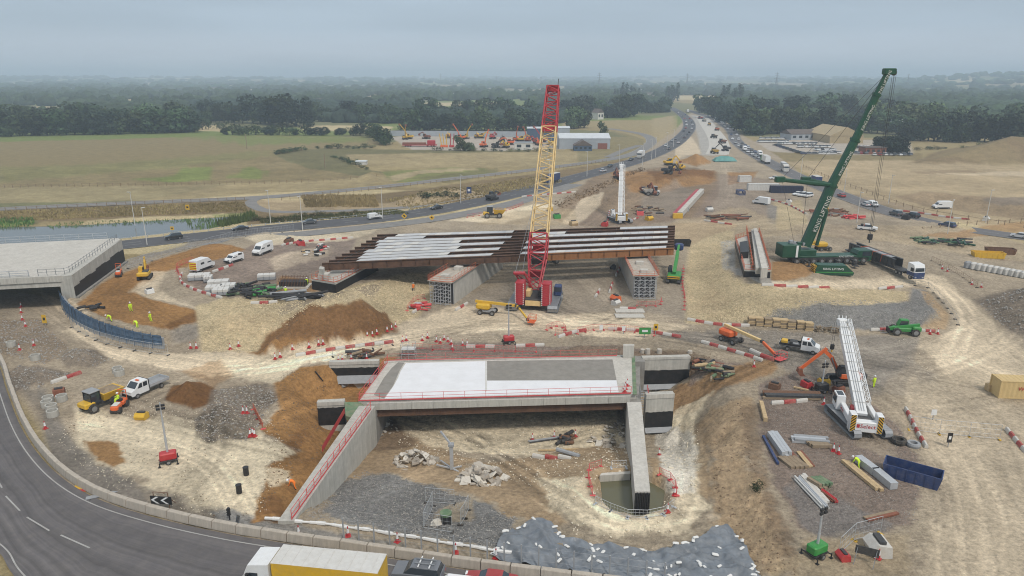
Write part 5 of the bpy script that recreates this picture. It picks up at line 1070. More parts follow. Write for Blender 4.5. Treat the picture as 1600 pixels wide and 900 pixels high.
    MB().tube(Vector((0,0,1.6))+D*2.5*Vector((1,1,0)).length*.7, a+D*length*.42-y*.4, .2, 8).build('luffing_ram', 'white', t)
    return t
wl = W(1338,664); white_crane(wl, 'white telescopic crawler crane with striped counterweight in the near compound', R(2), R(-12), R(-17), R(12.5), 23, 'Select')
w2 = W(968,346); white_crane(w2, 'white crawler crane with raised boom parked behind the flyover', R(20), R(0), R(-8), R(47), 20, None)
# ------------------------------------------------------------------ vehicles (local +x is forward)
VM = {}
def vm(key, fn, m):
    k = (key, m)
    if k not in VM: VM[k] = fn().mesh(key, m)
    return VM[k]
def taper(x0, x1, y, z0, X0, X1, Y, z1): return MB().loft([[(x0,-y,z0),(x1,-y,z0),(x1,y,z0),(x0,y,z0)], [(X0,-Y,z1),(X1,-Y,z1),(X1,Y,z1),(X0,Y,z1)]])
def wheels(t, xs, y, r, w=.24, m='rubber', double=False):
    a = vm('tyre%.2f' % r, lambda: MB().disc((0,0,0), r, 'y', w, 14), m); b = vm('rim%.2f' % r, lambda: MB().disc((0,0,0), r*.58, 'y', w+.03, 10), 'steel')
    for x in xs:
        for s in (-1,1): o = link('wheel', a, t); o.location = (x, s*y, r); link('rim', b, o)
def part(name, key, fn, m, t, loc=None, rz=None):
    o = link(name, vm(key, fn, m), t)
    if loc: o.location = loc
    return o
CARS = dict(hatch=dict(b=[(-2.0,.32),(2.0,.32),(2.1,.5),(2.02,.74),(1.0,.93),(-1.95,.97),(-2.08,.7)], w=.88, g=(-1.92,1.05,-1.5,.2), h=1.47),
    saloon=dict(b=[(-2.25,.32),(2.25,.32),(2.33,.5),(2.22,.72),(1.05,.9),(-1.5,.93),(-2.25,.88),(-2.33,.6)], w=.9, g=(-1.65,1.1,-1.0,.25), h=1.42),
    suv=dict(b=[(-2.2,.42),(2.2,.42),(2.3,.6),(2.22,.95),(1.15,1.08),(-2.2,1.1),(-2.3,.8)], w=.94, g=(-2.15,1.2,-1.85,.45), h=1.72))
def car(kind, paint, label, loc, rz, group=None, detail=True, rack=False):
    c = CARS[kind]; t = thing('car', label, 'car', loc, rz, group); bz = c['b'][4][1]-.02
    def bodyf():
        mb = MB(); p = c['b']; w = c['w']; n = len(p); zs = min(z for _, z in p)
        rings = [[(x, y, z) for x, z in p] for y in ()]
        r0 = [(x*.985, -w, z) if z > .4 else (x*.97, -w, z) for x, z in p]; r1 = [(x, -w*.86, z+(.02 if z > .8 else 0)) for x, z in p]; r2 = [(x, w*.86, z+(.02 if z > .8 else 0)) for x, z in p]; r3 = [(x*.985, w, z) for x, z in p]
        return mb.loft([r0,r1,r2,r3])
    part('body', kind+'body', bodyf, paint, t); g = c['g']
    part('windows', kind+'glass', lambda: taper(g[0],g[1],c['w']*.9,bz,g[2],g[3],c['w']*.72,c['h']-.03), 'glass', t); part('roof', kind+'roof', lambda: taper(g[2]-.08,g[3]+.1,c['w']*.74,c['h']-.06,g[2]+.1,g[3]-.12,c['w']*.66,c['h']+.02), paint, t)
    L_ = c['b'][1][0]
    if detail:
        wheels(t, (-L_*.62, L_*.64), c['w']-.1, .33)
        for s in (-1,1):
            o = part('headlight', kind+'hl', lambda: MB().box(L_*.96,L_*1.045,-.22,.22,.6,.74), 'white', t); o.location.y = s*c['w']*.66
            o = part('tail_light', kind+'tl', lambda: MB().box(-L_*1.04,-L_*.97,-.18,.18,.72,.88), 'tail', t); o.location.y = s*c['w']*.7
            o = part('pillar', kind+'pil', lambda: MB().bar((-.25,0,bz),(-.25,0,c['h']-.02),.1,.05), paint, t); o.location.y = s*c['w']*.82; o.rotation_euler.x = s*.17
    if rack:
        for x in (-1.2,-.2): part('roof_bar', 'bar%.1f' % x, lambda: MB().box(x-.05,x+.05,-.75,.75,c['h']+.12,c['h']+.18), 'white', t)
        for y in (-.3,.3): part('bike_rail', 'bk%.1f' % y, lambda: MB().box(-1.6,.2,y-.06,y+.06,c['h']+.18,c['h']+.25), 'steel', t)
    return t
def van(label, loc, rz, size='big', chev=False, paint='white', logo=False, group=None, detail=True):
    t = thing('van', label, 'van', loc, rz, group)
    if size == 'big': P_, w, H_, L0, L1 = [(-2.95,.42),(2.75,.42),(2.95,.75),(2.85,1.15),(2.1,1.42),(1.3,2.3),(.95,2.58),(-2.8,2.6),(-2.97,1.5)], 1.0, 2.6, -2.95, 2.95
    else: P_, w, H_, L0, L1 = [(-2.2,.38),(2.1,.38),(2.25,.65),(2.15,.95),(1.3,1.15),(.55,1.8),(-2.05,1.85),(-2.22,1.2)], .92, 1.85, -2.2, 2.25
    part('body', 'vanb'+size, lambda: MB().loft([[(x*.99,-w,z) for x,z in P_],[(x,-w*.9,z+(.03 if z>1.7 else 0)) for x,z in P_],[(x,w*.9,z+(.03 if z>1.7 else 0)) for x,z in P_],[(x*.99,w,z) for x,z in P_]]), paint, t)
    a, b = (P_[4], P_[5]); 
    part('windscreen', 'vanw'+size, lambda: MB().add([(a[0]+.02,-w*.84,a[1]+.04),(a[0]+.02,w*.84,a[1]+.04),(b[0]+.03,w*.76,b[1]-.02),(b[0]+.03,-w*.76,b[1]-.02)], [(0,1,2,3)]), 'glass', t)
    for s in (-1,1):
        part('side_window', 'vans%s%d' % (size,s), lambda: MB().add([(a[0]-.15,s*(w+.005),a[1]+.02),(b[0]+.05,s*(w*.99),b[1]-.05),(b[0]-.75,s*(w*.99),b[1]-.05),(b[0]-.75,s*(w+.005),a[1]+.02)], [(0,1,2,3)]), 'glass', t)
        part('sill_trim', 'vant%s%d' % (size,s), lambda: MB().box(L0*.6,L1*.6,min(s*w,s*(w+.03)),max(s*w,s*(w+.03)),.4,.62), 'black', t)
        o = part('headlight', 'vanh'+size, lambda: MB().box(L1*.95,L1*.995,-.18,.18,.85,1.02), 'greytank', t); o.location.y = s*w*.72
        if logo: part('logo', 'vanl%s%d' % (size,s), lambda: MB().box(-1.6,-.5,min(s*w,s*(w+.012)),max(s*w,s*(w+.012)),1.5,1.95), 'dark_steel', t)
    part('bumper', 'vanbm'+size, lambda: MB().box(L1-.12,L1+.04,-w*.9,w*.9,.4,.72), 'black', t)
    if chev: part('chevron_panel', 'vanc'+size, lambda: MB().box(L0-.05,L0+.02,-w*.88,w*.88,.6,2.3), 'van_chevron', t)
    wheels(t, (L0*.63, L1*.6), w-.1, .34); return t
def crewcab(label, loc, rz, load=False):
    t = thing('tipper_truck', label, 'truck', loc, rz)
    MB().prism([(.1,.5),(2.75,.5),(2.95,.8),(2.85,1.2),(2.15,1.42),(1.45,2.15),(.15,2.2)], -.98, .98, 'y').build('cab', 'white', t)
    MB().add([(2.17,-.84,1.46),(2.17,.84,1.46),(1.49,.76,2.12),(1.49,-.76,2.12)], [(0,1,2,3)]).build('windscreen', 'glass', t)
    for s in (-1,1):
        for x0, x1 in ((1.1,1.85),(.3,.95)): MB().add([(x0,s*.985,1.4),(x1,s*.985,1.4),(min(x1,1.45),s*.985,2.05),(x0,s*.985,2.05)], [(0,1,2,3)]).build('side_window', 'glass', t)
        MB().box(2.7,2.9,s*.6-.2,s*.6+.2,.9,1.1).build('headlight', 'galv', t)
    MB().box(2.8,3.0,-.9,.9,.45,.78).build('bumper', 'black', t); MB().box(-3.1,.1,-.45,.45,.55,.75).build('chassis', 'black', t)
    MB().box(-3.2,.0,-1.05,1.05,.85,.95).build('bed', 'greytank', t)
    for s in (-1,1): MB().box(-3.2,0,s*1.05-.03,s*1.05+.03,.95,1.32).build('side_board', 'galv' if not load else 'black', t)
    MB().box(-3.23,-3.17,-1.05,1.05,.95,1.32).build('tail_board', 'galv', t); MB().box(.0,.08,-1.0,1.0,.95,2.2).build('headboard', 'black', t)
    if load:
        MB().bbox(-3.0,-2.0,-.8,.3,.95,1.7,.1).build('yellow_tank', 'yellow', t); MB().bbox(-1.7,-.5,-.6,.7,.95,1.6,.1).build('compressor', 'dark_steel', t); MB().bbox(-1.2,-.2,-.9,-.2,1.0,1.5,.08).build('toolbox', 'greytank', t)
    MB().box(.9,1.2,-.3,.3,2.2,2.28).build('beacon', 'orange', t); wheels(t, (-1.9, 2.0), .88, .36); return t
def pickup(label, loc, rz, group=None):
    t = thing('pickup_truck', label, 'truck', loc, rz, group)
    MB().prism([(-2.6,.5),(2.4,.5),(2.6,.75),(2.5,1.05),(1.4,1.15),(-2.6,1.15)], -.92, .92, 'y').build('body', 'white', t); taper(-1.0,1.35,.86,1.13,-.7,.55,.7,1.8).build('windows', 'glass', t); taper(-.78,.62,.72,1.75,-.6,.45,.66,1.84).build('roof', 'white', t)
    MB().box(-2.5,-1.1,-.75,.75,1.14,1.17).build('bed', 'black', t); MB().bbox(-1.8,-1.1,-.5,.5,1.15,1.8,.15).build('load', 'black', t); wheels(t, (-1.6,1.65), .82, .38); return t
def hgv_cab(t, x, m, col2=None):
    MB().prism([(x-2.2,.9),(x,.9),(x+.12,1.4),(x+.02,2.6),(x-.35,3.4),(x-2.2,3.6)], -1.22, 1.22, 'y').build('cab', m, t)
    MB().add([(x+.10,-1.08,1.95),(x+.10,1.08,1.95),(x-.0,1.05,2.75),(x-.0,-1.05,2.75)], [(0,1,2,3)]).build('windscreen', 'glass', t)
    for s in (-1,1): MB().add([(x-.35,s*1.235,1.9),(x-1.2,s*1.235,1.9),(x-1.2,s*1.235,2.7),(x-.45,s*1.235,2.7)], [(0,1,2,3)]).build('side_window', 'glass', t)
    MB().box(x-.3,x+.16,-1.2,1.2,.4,1.0).build('bumper', col2 or m, t)
    if col2: MB().box(x-2.19,x+.14,-1.235,1.235,.95,1.75).build('lower_cab', col2, t)
    for s in (-1,1): MB().box(x-.1,x+.19,s*.85-.2,s*.85+.2,.6,.8).build('headlight', 'galv', t); MB().box(x-.5,x-.2,s*1.4-.12,s*1.4+.12,2.0,2.7).build('mirror', 'black', t)
def lorry(label, loc, rz, cabm, boxm, L_=8.0, roofm=None, artic=False, group=None, lett=None, col2=None):
    t = thing('lorry', label, 'lorry', loc, rz, group); hgv_cab(t, L_/2+2.2, cabm, col2); MB().box(-L_/2,L_/2+1,-.5,.5,.7,1.0).build('chassis', 'black', t)
    MB().box(-L_/2,L_/2-.3,-1.25,1.25,1.05,3.85).build('box_body', boxm, t)
    if roofm: MB().loft([[(-L_/2-.01,-1.26,3.86),(L_/2-.29,-1.26,3.86),(L_/2-.29,1.26,3.86),(-L_/2-.01,1.26,3.86)],[(-L_/2,-1.2,3.93),(L_/2-.3,-1.2,3.93),(L_/2-.3,1.2,3.93),(-L_/2,1.2,3.93)]]).build('roof_sheet', roofm, t)
    if roofm:
        for k in range(9): x = -L_/2+.6+k*(L_-1.2)/8.5; MB().bar((x,-1.2,3.94),(x,1.2,3.94),.06,.05).build('roof_bow', roofm, t)
    if lett:
        for s in (-1,1): text(lett, 1.5, 'red', t, Matrix.Translation((0,s*1.26,2.5)) @ Matrix.Rotation(0 if s < 0 else math.pi,4,'Z') @ Matrix.Rotation(R(90),4,'X'))
    wheels(t, ([L_/2+1.2, -L_/2+1.0, -L_/2+2.3, -L_/2+3.6] if artic else [L_/2+1.2, -L_/2+1.6]), 1.05, .5, .32); return t
def excavator(label, loc, rz, m, sc=1.0, house=0.0, pose=((3.2,3.8),(5.4,1.6),(6.2,.5)), grey=False, group=None):
    t = thing('excavator', label, 'excavator', loc, rz, group, sc)
    for s in (-1.15,1.15):
        o = part('track', 'extr', lambda: crawler_track(4.2,.6,.85,26), 'dark_steel', t); o.rotation_euler.z = R(-90); o.location = (0,s,.06); q = part('track_frame', 'exfr', lambda: MB().bbox(-1.6,1.6,-.22,.22,.2,.7,.06), 'black', t); q.location = (0,s,0)
    part('undercarriage', 'exu', lambda: MB().bbox(-.8,.8,-1.0,1.0,.4,1.0,.08), 'black', t)
    H = thing_part(t, 'upper_body', 'exh', lambda: MB().bbox(-2.3,1.0,-1.25,1.25,1.0,1.95,.15), m); H.rotation_euler.z = house
    part('counterweight', 'exc', lambda: MB().bbox(-2.75,-1.8,-1.3,1.3,1.05,2.1,.25), m if not grey else 'dark_steel', H); part('engine_cover', 'exe', lambda: MB().bbox(-1.8,.2,-1.15,.2,1.95,2.25,.1), 'dark_steel', H)
    part('cab', 'excb', lambda: MB().prism([(-.4,1.9),(1.4,1.3),(1.45,2.0),(1.1,2.95),(-.4,2.95)], .3, 1.2, 'y'), 'black' if grey else m, H); part('cab_window', 'excg', lambda: MB().prism([(-.25,2.0),(1.47,1.9),(1.15,2.8),(-.25,2.8)], .28, 1.22, 'y'), 'glass', H)
    (ax, az), (bx, bz), (cx, cz) = pose; o = Vector((.9,-.1,1.6)); A, B, C_ = Vector((ax,-.1,az)), Vector((bx,-.1,bz)), Vector((cx,-.1,cz))
    e = o.lerp(A,.55) + Vector((0,0,.55))
    MB().bar(o,e,.4,.55).bar(e,A,.36,.5).build('boom', m, H); MB().bar(A+(A-B).normalized()*.5,B,.3,.42).build('stick', m, H); MB().tube(o+Vector((.3,.3,-.2)), e+Vector((0,.3,0)), .1, 6).tube(e+Vector((0,0,.4)), A+(A-B).normalized()*.5, .09, 6).build('ram', 'steel', H)
    MB().prism([(bx-.15,bz+.2),(bx+.3,bz+.1),(bx+.45,bz-.5),(bx+.05,bz-1.0),(bx-.7,bz-.95),(bx-.35,bz-.55)], -.6, .4, 'y').build('bucket', 'brown_steel', H); return t
def thing_part(t, name, key, fn, m): return part(name, key, fn, m, t)
def dumper(label, loc, rz, m='yellow', sc=1.0, group=None):
    t = thing('dump_truck', label, 'dumper', loc, rz, group, sc)
    part('chassis', 'duc', lambda: MB().bbox(-2.2,2.3,-.6,.6,.6,1.1,.1), 'dark_steel', t); part('bonnet', 'dub', lambda: MB().bbox(1.0,2.5,-.95,.95,.75,1.5,.15), m, t); part('cab', 'ducab', lambda: MB().loft([[(.2,-.8,1.1),(1.6,-.8,1.1),(1.6,.8,1.1),(.2,.8,1.1)],[(.3,-.75,2.75),(1.45,-.75,2.75),(1.45,.75,2.75),(.3,.75,2.75)]]), 'glass', t); part('cab_roof', 'dur', lambda: MB().bbox(.15,1.65,-.9,.9,2.72,2.86,.05), 'greytank', t)
    for x in (.25,1.5):
        for s in (-.8,.8): part('cab_post', 'dup%.1f%.1f' % (x,s), lambda: MB().bar((x,s,1.1),(x,s*.95,2.75),.12), 'black', t)
    part('skip', 'dus', lambda: MB().loft([[(-2.3,-.8,1.0),(-.2,-.8,1.0),(-.2,.8,1.0),(-2.3,.8,1.0)],[(-3.0,-1.25,2.1),(0,-1.25,2.1),(0,1.25,2.1),(-3.0,1.25,2.1)]], cap=True), m, t); part('spoil_load', 'dul', lambda: MB().loft([[(-2.85,-1.1,2.05),(-.15,-1.1,2.05),(-.15,1.1,2.05),(-2.85,1.1,2.05)],[(-1.8,-.4,2.45),(-.8,-.4,2.45),(-.8,.4,2.45),(-1.8,.4,2.45)]]), 'timber_old', t)
    wheels(t, (-1.5,1.5), 1.0, .65, .5); return t
def roller(label, loc, rz, m='orange', frame=True):
    t = thing('road_roller', label, 'roller', loc, rz)
    for x in (-1.1,1.1): MB().disc((x,0,.45), .45, 'y', 1.25, 18).build('drum', 'dark_steel', t)
    MB().bbox(-1.5,-.1,-.5,.5,.55,1.15,.12).build('rear_body', m, t); MB().bbox(.2,1.7,-.5,.5,.55,1.2,.15).build('bonnet', m, t); MB().bbox(.35,1.5,-.4,.4,1.2,1.3,.05).build('bonnet_lid', 'offwhite', t); MB().bbox(-.6,-.1,-.3,.3,1.1,1.5,.08).build('seat', 'black', t)
    mb = MB()
    for s in (-.5,.5): mb.tube((-1.2,s,.9),(-1.2,s,2.4),.05,6)
    mb.tube((-1.2,-.5,2.4),(-1.2,.5,2.4),.05,6).tube((-1.2,-.5,1.9),(-1.2,.5,1.9),.04,6); mb.build('roll_bar', m, t); return t
def telehandler(label, loc, rz):
    t = thing('telehandler', label, 'telehandler', loc, rz)
    MB().bbox(-2.2,2.0,-.7,.7,.6,1.3,.12).build('body', 'lime_green', t); MB().bbox(-2.4,-1.0,-.2,1.1,.8,1.7,.15).build('engine_cover', 'lime_green', t)
    MB().prism([(-.6,1.0),(1.0,1.0),(1.1,1.6),(.7,2.5),(-.6,2.5)], -1.1, -.1, 'y').build('cab', 'lime_green', t); MB().prism([(-.5,1.3),(1.05,1.3),(.7,2.35),(-.5,2.35)], -1.12, -.08, 'y').build('cab_window', 'glass', t)
    MB().bar((-2.2,.3,1.9),(2.7,.3,1.0),.42,.5).build('boom', 'lime_green', t); MB().box(2.6,2.8,-.6,.7,.3,1.2).build('carriage', 'black', t)
    for s in (-.4,.5): MB().box(2.8,4.0,s-.07,s+.07,.25,.32).build('fork', 'steel', t)
    wheels(t, (-1.5,1.5), 1.0, .68, .48); return t
def boom_lift(label, loc, rz, m, arm, basket='redmesh', base='dark_steel'):
    t = thing('boom_lift', label, 'boom lift', loc, rz)
    MB().bbox(-1.5,1.5,-.8,.8,.45,.9,.1).build('chassis', base, t); MB().bbox(-2.1,.6,-1.0,1.0,.95,2.1,.25).build('turret', m, t); MB().bbox(-1.9,-.4,-1.02,1.02,1.2,1.7,.05).build('side_cover', m, t); wheels(t, (-1.2,1.2), 1.0, .48, .38)
    pts = [Vector(p) for p in arm]
    for i in range(len(pts)-1): MB().bar(pts[i], pts[i+1], .42-.08*i, .46-.08*i).build('boom_arm', ('crane_cream' if i == 0 and m == 'orange' else m), t); MB().bbox(-.25,.25,-.25,.25,-.25,.25,.05,Matrix.Translation(pts[i+1])).build('joint', 'dark_steel', t)
    e = pts[-1]; mb = MB(); w, d, h = .9, 1.0, 1.1
    for z in (0,.55,1.1):
        for (x0,y0,x1,y1) in ((0,-w,d*1.2,-w),(0,w,d*1.2,w),(0,-w,0,w),(d*1.2,-w,d*1.2,w)): mb.tube(e+Vector((x0+.2,y0,z-.3)), e+Vector((x1+.2,y1,z-.3)), .035, 4)
    for x in (0,d*1.2):
        for y in (-w,0,w): mb.tube(e+Vector((x+.2,y,-.3)), e+Vector((x+.2,y,h-.3)), .035, 4)
    mb.box(e.x+.2,e.x+1.4,e.y-w,e.y+w,e.z-.36,e.z-.3); mb.build('basket', basket, t); return t
def light_tower(label, loc, h, m='red', lean=0.0, head=True):
    t = thing('lighting_tower', label, 'light tower', loc, rnd.uniform(0,.6))
    MB().bbox(-.9,.9,-.55,.55,.45,1.35,.12).build('generator', m, t); MB().bbox(-.95,.95,-.6,.6,.3,.48,.04).build('chassis', 'black', t)
    for s in (-1,1):
        for y in (-.9,.9): MB().bar((s*.8,y*.5,.4),(s*.95,y,.4),.09).bar((s*.95,y,0),(s*.95,y,.5),.09).box(s*.95-.15,s*.95+.15,y-.15,y+.15,0,.05).build('jack_leg', 'black', t)
    for k in range(3): MB().tube((0,0,.6+h*.31*k),(0,0,h*.31*(k+1)+.9),.13-.025*k,8).build('mast', 'galv', t)
    for x, z in ((-.35,0),(.35,0),(-.35,.5),(.35,.5)): MB().bbox(-.2,.2,-.1,.1,-.15,.15,.04,Matrix.Translation((x*.8,-.15,h-.3+z*.8))).build('floodlight', 'black', t)
    wheels(t, (0,), .7, .3, .2); return t
def hd_of(a, b): p, q = W(*a), W(*b); return math.atan2(q.y-p.y, q.x-p.x)
def on_path(path, px, lane, back=False):
    p = G(*px); i = min(range(1, len(path)-1), key=lambda k: (path[k]-p).length); t = (path[i+1]-path[i-1]).normalized(); n = Vector((t.y,-t.x,0))
    k = (p-path[i]).dot(t); q = path[i] + t*k + n*lane; q.z = .13; return q, math.atan2(t.y,t.x) + (math.pi if back else 0)
# main road traffic (main path runs away from the camera to the right)
def mcar(px, lane, kind, paint, label, path=MAIN, back=False, **kw): q, a = on_path(path, px, lane, back); return car(kind, paint, label, q, a, **kw)
mcar((270,372), 0, 'suv', PAINTS[2], 'black estate car passing beside the left bridge', back=True); mcar((378,362), -2, 'saloon', PAINTS[2], 'black saloon car by the pond end', back=True); mcar((487,353), -2, 'saloon', PAINTS[3], 'dark grey saloon car left of the white car on the main road', back=True); q, a = on_path(MAIN, (585,342), 0, False); van('small white van on the main road above the girder ends', q, a, 'small')
mcar((687,328), -1, 'saloon', PAINTS[2], 'black car on the main road right of the small white van', back=True); mcar((933,268), 2, 'saloon', PAINTS[0], 'silver car on the main road above the haul road', back=False); mcar((960,262), -2, 'hatch', PAINTS[2], 'dark car just behind the white box lorry on the bend', back=True)
q, a = on_path(MAIN, (866,285), -1.5); lorry('blue lorry with grey curtain body on the main road', q, a+math.pi, 'blue', 'blue', 6, 'offwhite'); q, a = on_path(MAIN, (1013,247), -2); lorry('white box lorry rounding the bend of the main road', q, a+math.pi, 'offwhite', 'white', 5)
q, a = on_path(MAIN, (763,312), 1.5); excavator('dark tracked machine riding on the main road', q, a, 'dark_steel', 1.0, 0, ((2.4,2.8),(4.0,2.2),(4.4,1.0)))
rr_ = random.Random(3)
for i, (x, y) in enumerate([(1000,252),(1043,234),(1052,229),(1046,224),(1060,222),(1066,216),(1057,218),(1070,211),(1068,206),(1074,208),(1069,201),(1076,202),(1070,196),(1076,196),(1068,191),(1074,191),(1066,186),(1072,186),(1064,182),(1068,180),(1060,177)]):
    car_ = mcar((x,y), (-2.6,2.6)[i % 2], rr_.choice(['hatch','suv','saloon']), rr_.choice(PAINTS), '%s car of the far main road traffic, counted from the bend' % nth(i), back=i % 2 == 0, group='far main road traffic', detail=i < 6)
# queue on the right hand road
QC = [(1478,356,2,5,'suv','dark blue estate car'),(1408,341,-1,2,'suv','black car'),(1400,337,2,3,'suv','grey car'),(1345,322,2,0,'hatch','white hatchback'),(1309,308,2,6,'hatch','red car'),(1592,372,2,0,'hatch','pale car')]
for i, (x, y, ln, pc, k, w_) in enumerate(QC): mcar((x,y), ln, k, PAINTS[pc], w_ + ' on the right hand road, %s from the near end' % nth([1,3,2,4,5,0][i]), path=QUEUE, back=True, group='cars on the right hand road')
q, a = on_path(QUEUE, (1352,323), 0); van('small white van on the right hand road below the green boom', q, a, 'small'); q, a = on_path(QUEUE, (1280,290), 1); lorry('blue and white box lorry behind the green crane boom', q, a+math.pi, 'white', 'blue', 6, 'offwhite')
q, a = on_path(QUEUE, (1228,268), 1.5); lorry('flatbed lorry with white cab in the queue', q, a, 'offwhite', 'greytank', 4); q, a = on_path(QUEUE, (1200,255), 2.5); lorry('long white articulated lorry with green front in the queue', q, a+math.pi, 'lime_green', 'white', 10, 'offwhite', True); q, a = on_path(QUEUE, (1212,262), -2); van('white van beside the flatbed lorry in the queue', q, a)
YS = [(1146,212),(1150,219),(1154,225),(1158,229),(1163,232),(1168,236),(1174,239),(1180,243),(1187,246),(1193,249),(1140,203),(1136,199),(1132,195),(1126,192),(1120,188),(1114,186),(1108,184),(1102,182)]
for i, (x, y) in enumerate(sorted(YS, key=lambda p: -p[1])):
    for ln in ((-2,2) if i < 12 else (0,)):
        q, a = on_path(QUEUE, (x, y-.5*(ln > 0)), ln); lb = '%s vehicle of the %s lane in the far queue beyond the long lorry' % (nth(i), 'near' if ln < 0 else 'far')
        if (i*7+ln) % 9 == 3: van(lb, q, a, 'big', group='far queue')
        else: car(rr_.choice(['hatch','suv','saloon']), rr_.choice(PAINTS[:6] + PAINTS[:2]), lb, q, a, 'far queue', detail=i < 5)
q, a = on_path(QUEUE, (1140,190), 3); lorry('white lorry far up the right hand road', q, a, 'white', 'white', 5); q, a = on_path(MAIN, (1075,176), 10); lorry('red and white lorry at the far end of the works', q, a, 'red', 'white', 6)
# vans and trucks on the site
van('white van with yellow and red chevrons on its back doors', W(317,421), hd_of((305,424),(332,414)), 'big', True, logo=True); van('small white van between two large ones on the left platform', W(366,409), hd_of((376,406),(352,413)), 'small', logo=True); van('large white van at the right end of the row on the left platform', W(411,396), hd_of((425,390),(397,400)), 'big', logo=True)
crewcab('white crew cab tipper truck on the sandy ground at the left', W(228,612), hd_of((252,596),(206,616))); crewcab('white crew cab flatbed truck carrying a yellow tank', W(1250,548), hd_of((1226,544),(1276,552)), True)
van('white van parked by the red gravel beyond the flyover', W(1189,319), hd_of((1195,318),(1180,316))); van('large white van alone on the pale track at the far right', W(1471,326), hd_of((1484,326),(1456,326))); pickup('white pickup truck with a black load beside the green crane', W(1355,360), hd_of((1345,359),(1366,362)))
for i, (x, y) in enumerate([(1246,305),(1254,307),(1262,308)]): car('suv' if i else 'saloon', PAINTS[1], '%s white car parked before the dark site cabin, from the cabin side' % nth(i), W(x,y), hd_of((x+6,y-1),(x-6,y+1)), 'white cars by the cabin')
car('saloon', PAINTS[1], 'white car parked beyond the white cabin', W(1210,280), R(180))
# low loader with a steel beam
LL = thing('lorry', 'blue and white lorry with a long steel girder on its trailer', 'lorry', W(1382,418), 0); t_ = hd_of((1338,388),(1426,428)); LL.rotation_euler.z = t_; LN = (W(1426,428)-W(1338,388)).length
hgv_cab(LL, LN/2+.6, 'white', 'blue'); MB().box(LN/2-6,LN/2-1.4,-.5,.5,.7,1.1).build('tractor_chassis', 'black', LL); MB().box(-LN/2-3,LN/2-3,-1.2,1.2,.9,1.15).build('trailer_bed', 'dark_steel', LL); wheels(LL, (LN/2-.6, LN/2-3.8, LN/2-5.0, -LN/2+3, -LN/2+1.6, -LN/2+.2), 1.0, .5, .4)
g0, g1 = -LN/2-2, LN/2-6; MB().box(g0,g1,-1.15,1.15,1.2,1.26).box(g0,g1,.95,1.01,1.26,3.0).box(g0,g1,-1.01,-.95,1.26,3.0).box(g0,g1,-1.2,-.6,3.0,3.06).box(g0,g1,.6,1.2,3.0,3.06).build('girder', 'dark_steel', LL); MB().box(g0+5,g1-2,-.55,.55,3.0,3.04).build('girder_deck', 'greytank', LL)
for k in range(12): x = g0+1+k*(g1-g0-2)/11; MB().box(x-.03,x+.03,-1.15,-1.0,1.26,3.0).build('stiffener', 'dark_steel', LL)
for x in (g0+9, g0+12.2, g0+4.5): MB().bar((x,-1.25,1.3),(x+.4,-1.25,3.3),.14,.04).bar((x+.4,-1.25,3.1),(x,1.25,3.1),.14,.04).build('strap', 'orange_mesh', LL)
# plant
dumper('yellow site dumper with a loaded skip beside the tipper truck', W(157,636), hd_of((172,628),(138,642)), 'yellow', 1.0); roller('orange road roller driven by a man in high visibility clothing', W(188,640), hd_of((194,632),(178,648))); roller('orange road roller on the brown fill beside the black wall', W(186,431), hd_of((188,424),(184,437)))
excavator('yellow excavator standing on the brown fill', W(227,435), hd_of((224,438),(232,428)), 'yellow', .85, 0, ((1.6,4.6),(2.3,2.6),(2.8,2.6))); excavator('orange excavator with folded arm beside the white crane', W(1318,598), R(180), 'orange', 1.0, R(-6), ((3.3,4.9),(6.3,1.9),(7.3,1.0)), True)
telehandler('green telehandler at the foot of the grey embankment', W(1412,522), hd_of((1430,524),(1392,522)))
boom_lift('yellow boom lift with its arm stretched towards the red crane', W(762,490), hd_of((748,490),(780,493)), 'yellow', [(-2.4,.0,2.3),(5.6,.0,2.1),(6.2,-.4,1.9),(8.8,-3.6,.9)], 'orange', 'greytank'); boom_lift('orange boom lift reaching towards the red and white barriers', W(1142,534), hd_of((1126,528),(1172,545)), 'orange', [(-1.6,0,2.6),(6.0,0,2.0),(9.0,-.2,.6)])
light_tower('red lighting tower with raised mast on the chalky ground', W(264,722), 7.2); light_tower('red lighting tower behind the near bridge', W(795,536), 6.6); light_tower('green lighting tower at the bottom edge of the site', W(1275,868), 5.0, 'lime_green'); light_tower('small dark lighting tower beside the orange excavator', W(1283,612), 4.2, 'black')
# green crane by the right pier
SG = thing('crawler_crane', 'small lime green crane beside the right pier tower', 'crane', W(1053,440), hd_of((1050,444),(1058,420)))
for s in (-1.2,1.2): o = crawler_track(4.6,.6,.9,22).build('track', 'dark_steel', SG); o.rotation_euler.z = R(-90); o.location = (0,s,.05)
MB().bbox(-2.2,1.8,-1.4,1.4,1.0,2.0,.15).build('body', 'lime_green', SG); MB().bbox(-2.25,-2.15,-1.3,1.3,1.1,1.8,.02).build('hazard_panel', 'hazard', SG); MB().bbox(.2,1.9,.6,1.5,1.9,3.2,.1).build('cab', 'glass', SG); MB().bar((-1.2,0,2.2),(6,0,5.2),.7,.8).bar((6,0,5.2),(8.5,0,6.2),.5,.6).build('boom', 'lime_green', SG); MB().bbox(8.2,9.8,-1.0,1.0,5.0,6.6,.3).build('work_basket', 'blue', SG)
excavator('small orange excavator far along the haul road', W(966,279), R(100), 'brown_steel', 1.1)
for i, (x, y, h, m, w_) in enumerate([(1046,258,20,'yellow','yellow excavator on the brown spoil heap'),(1062,267,200,'yellow','yellow excavator below the spoil heap'),(1044,272,250,'dark_steel','dark excavator at the edge of the brown dig'),(1133,236,90,'dark_steel','dark excavator on the new carriageway'),(1010,303,170,'brown_steel','brown tracked machine in the dig')]): excavator(w_, W(x,y), R(h), m, 1.15, R(30*i), group='far plant')
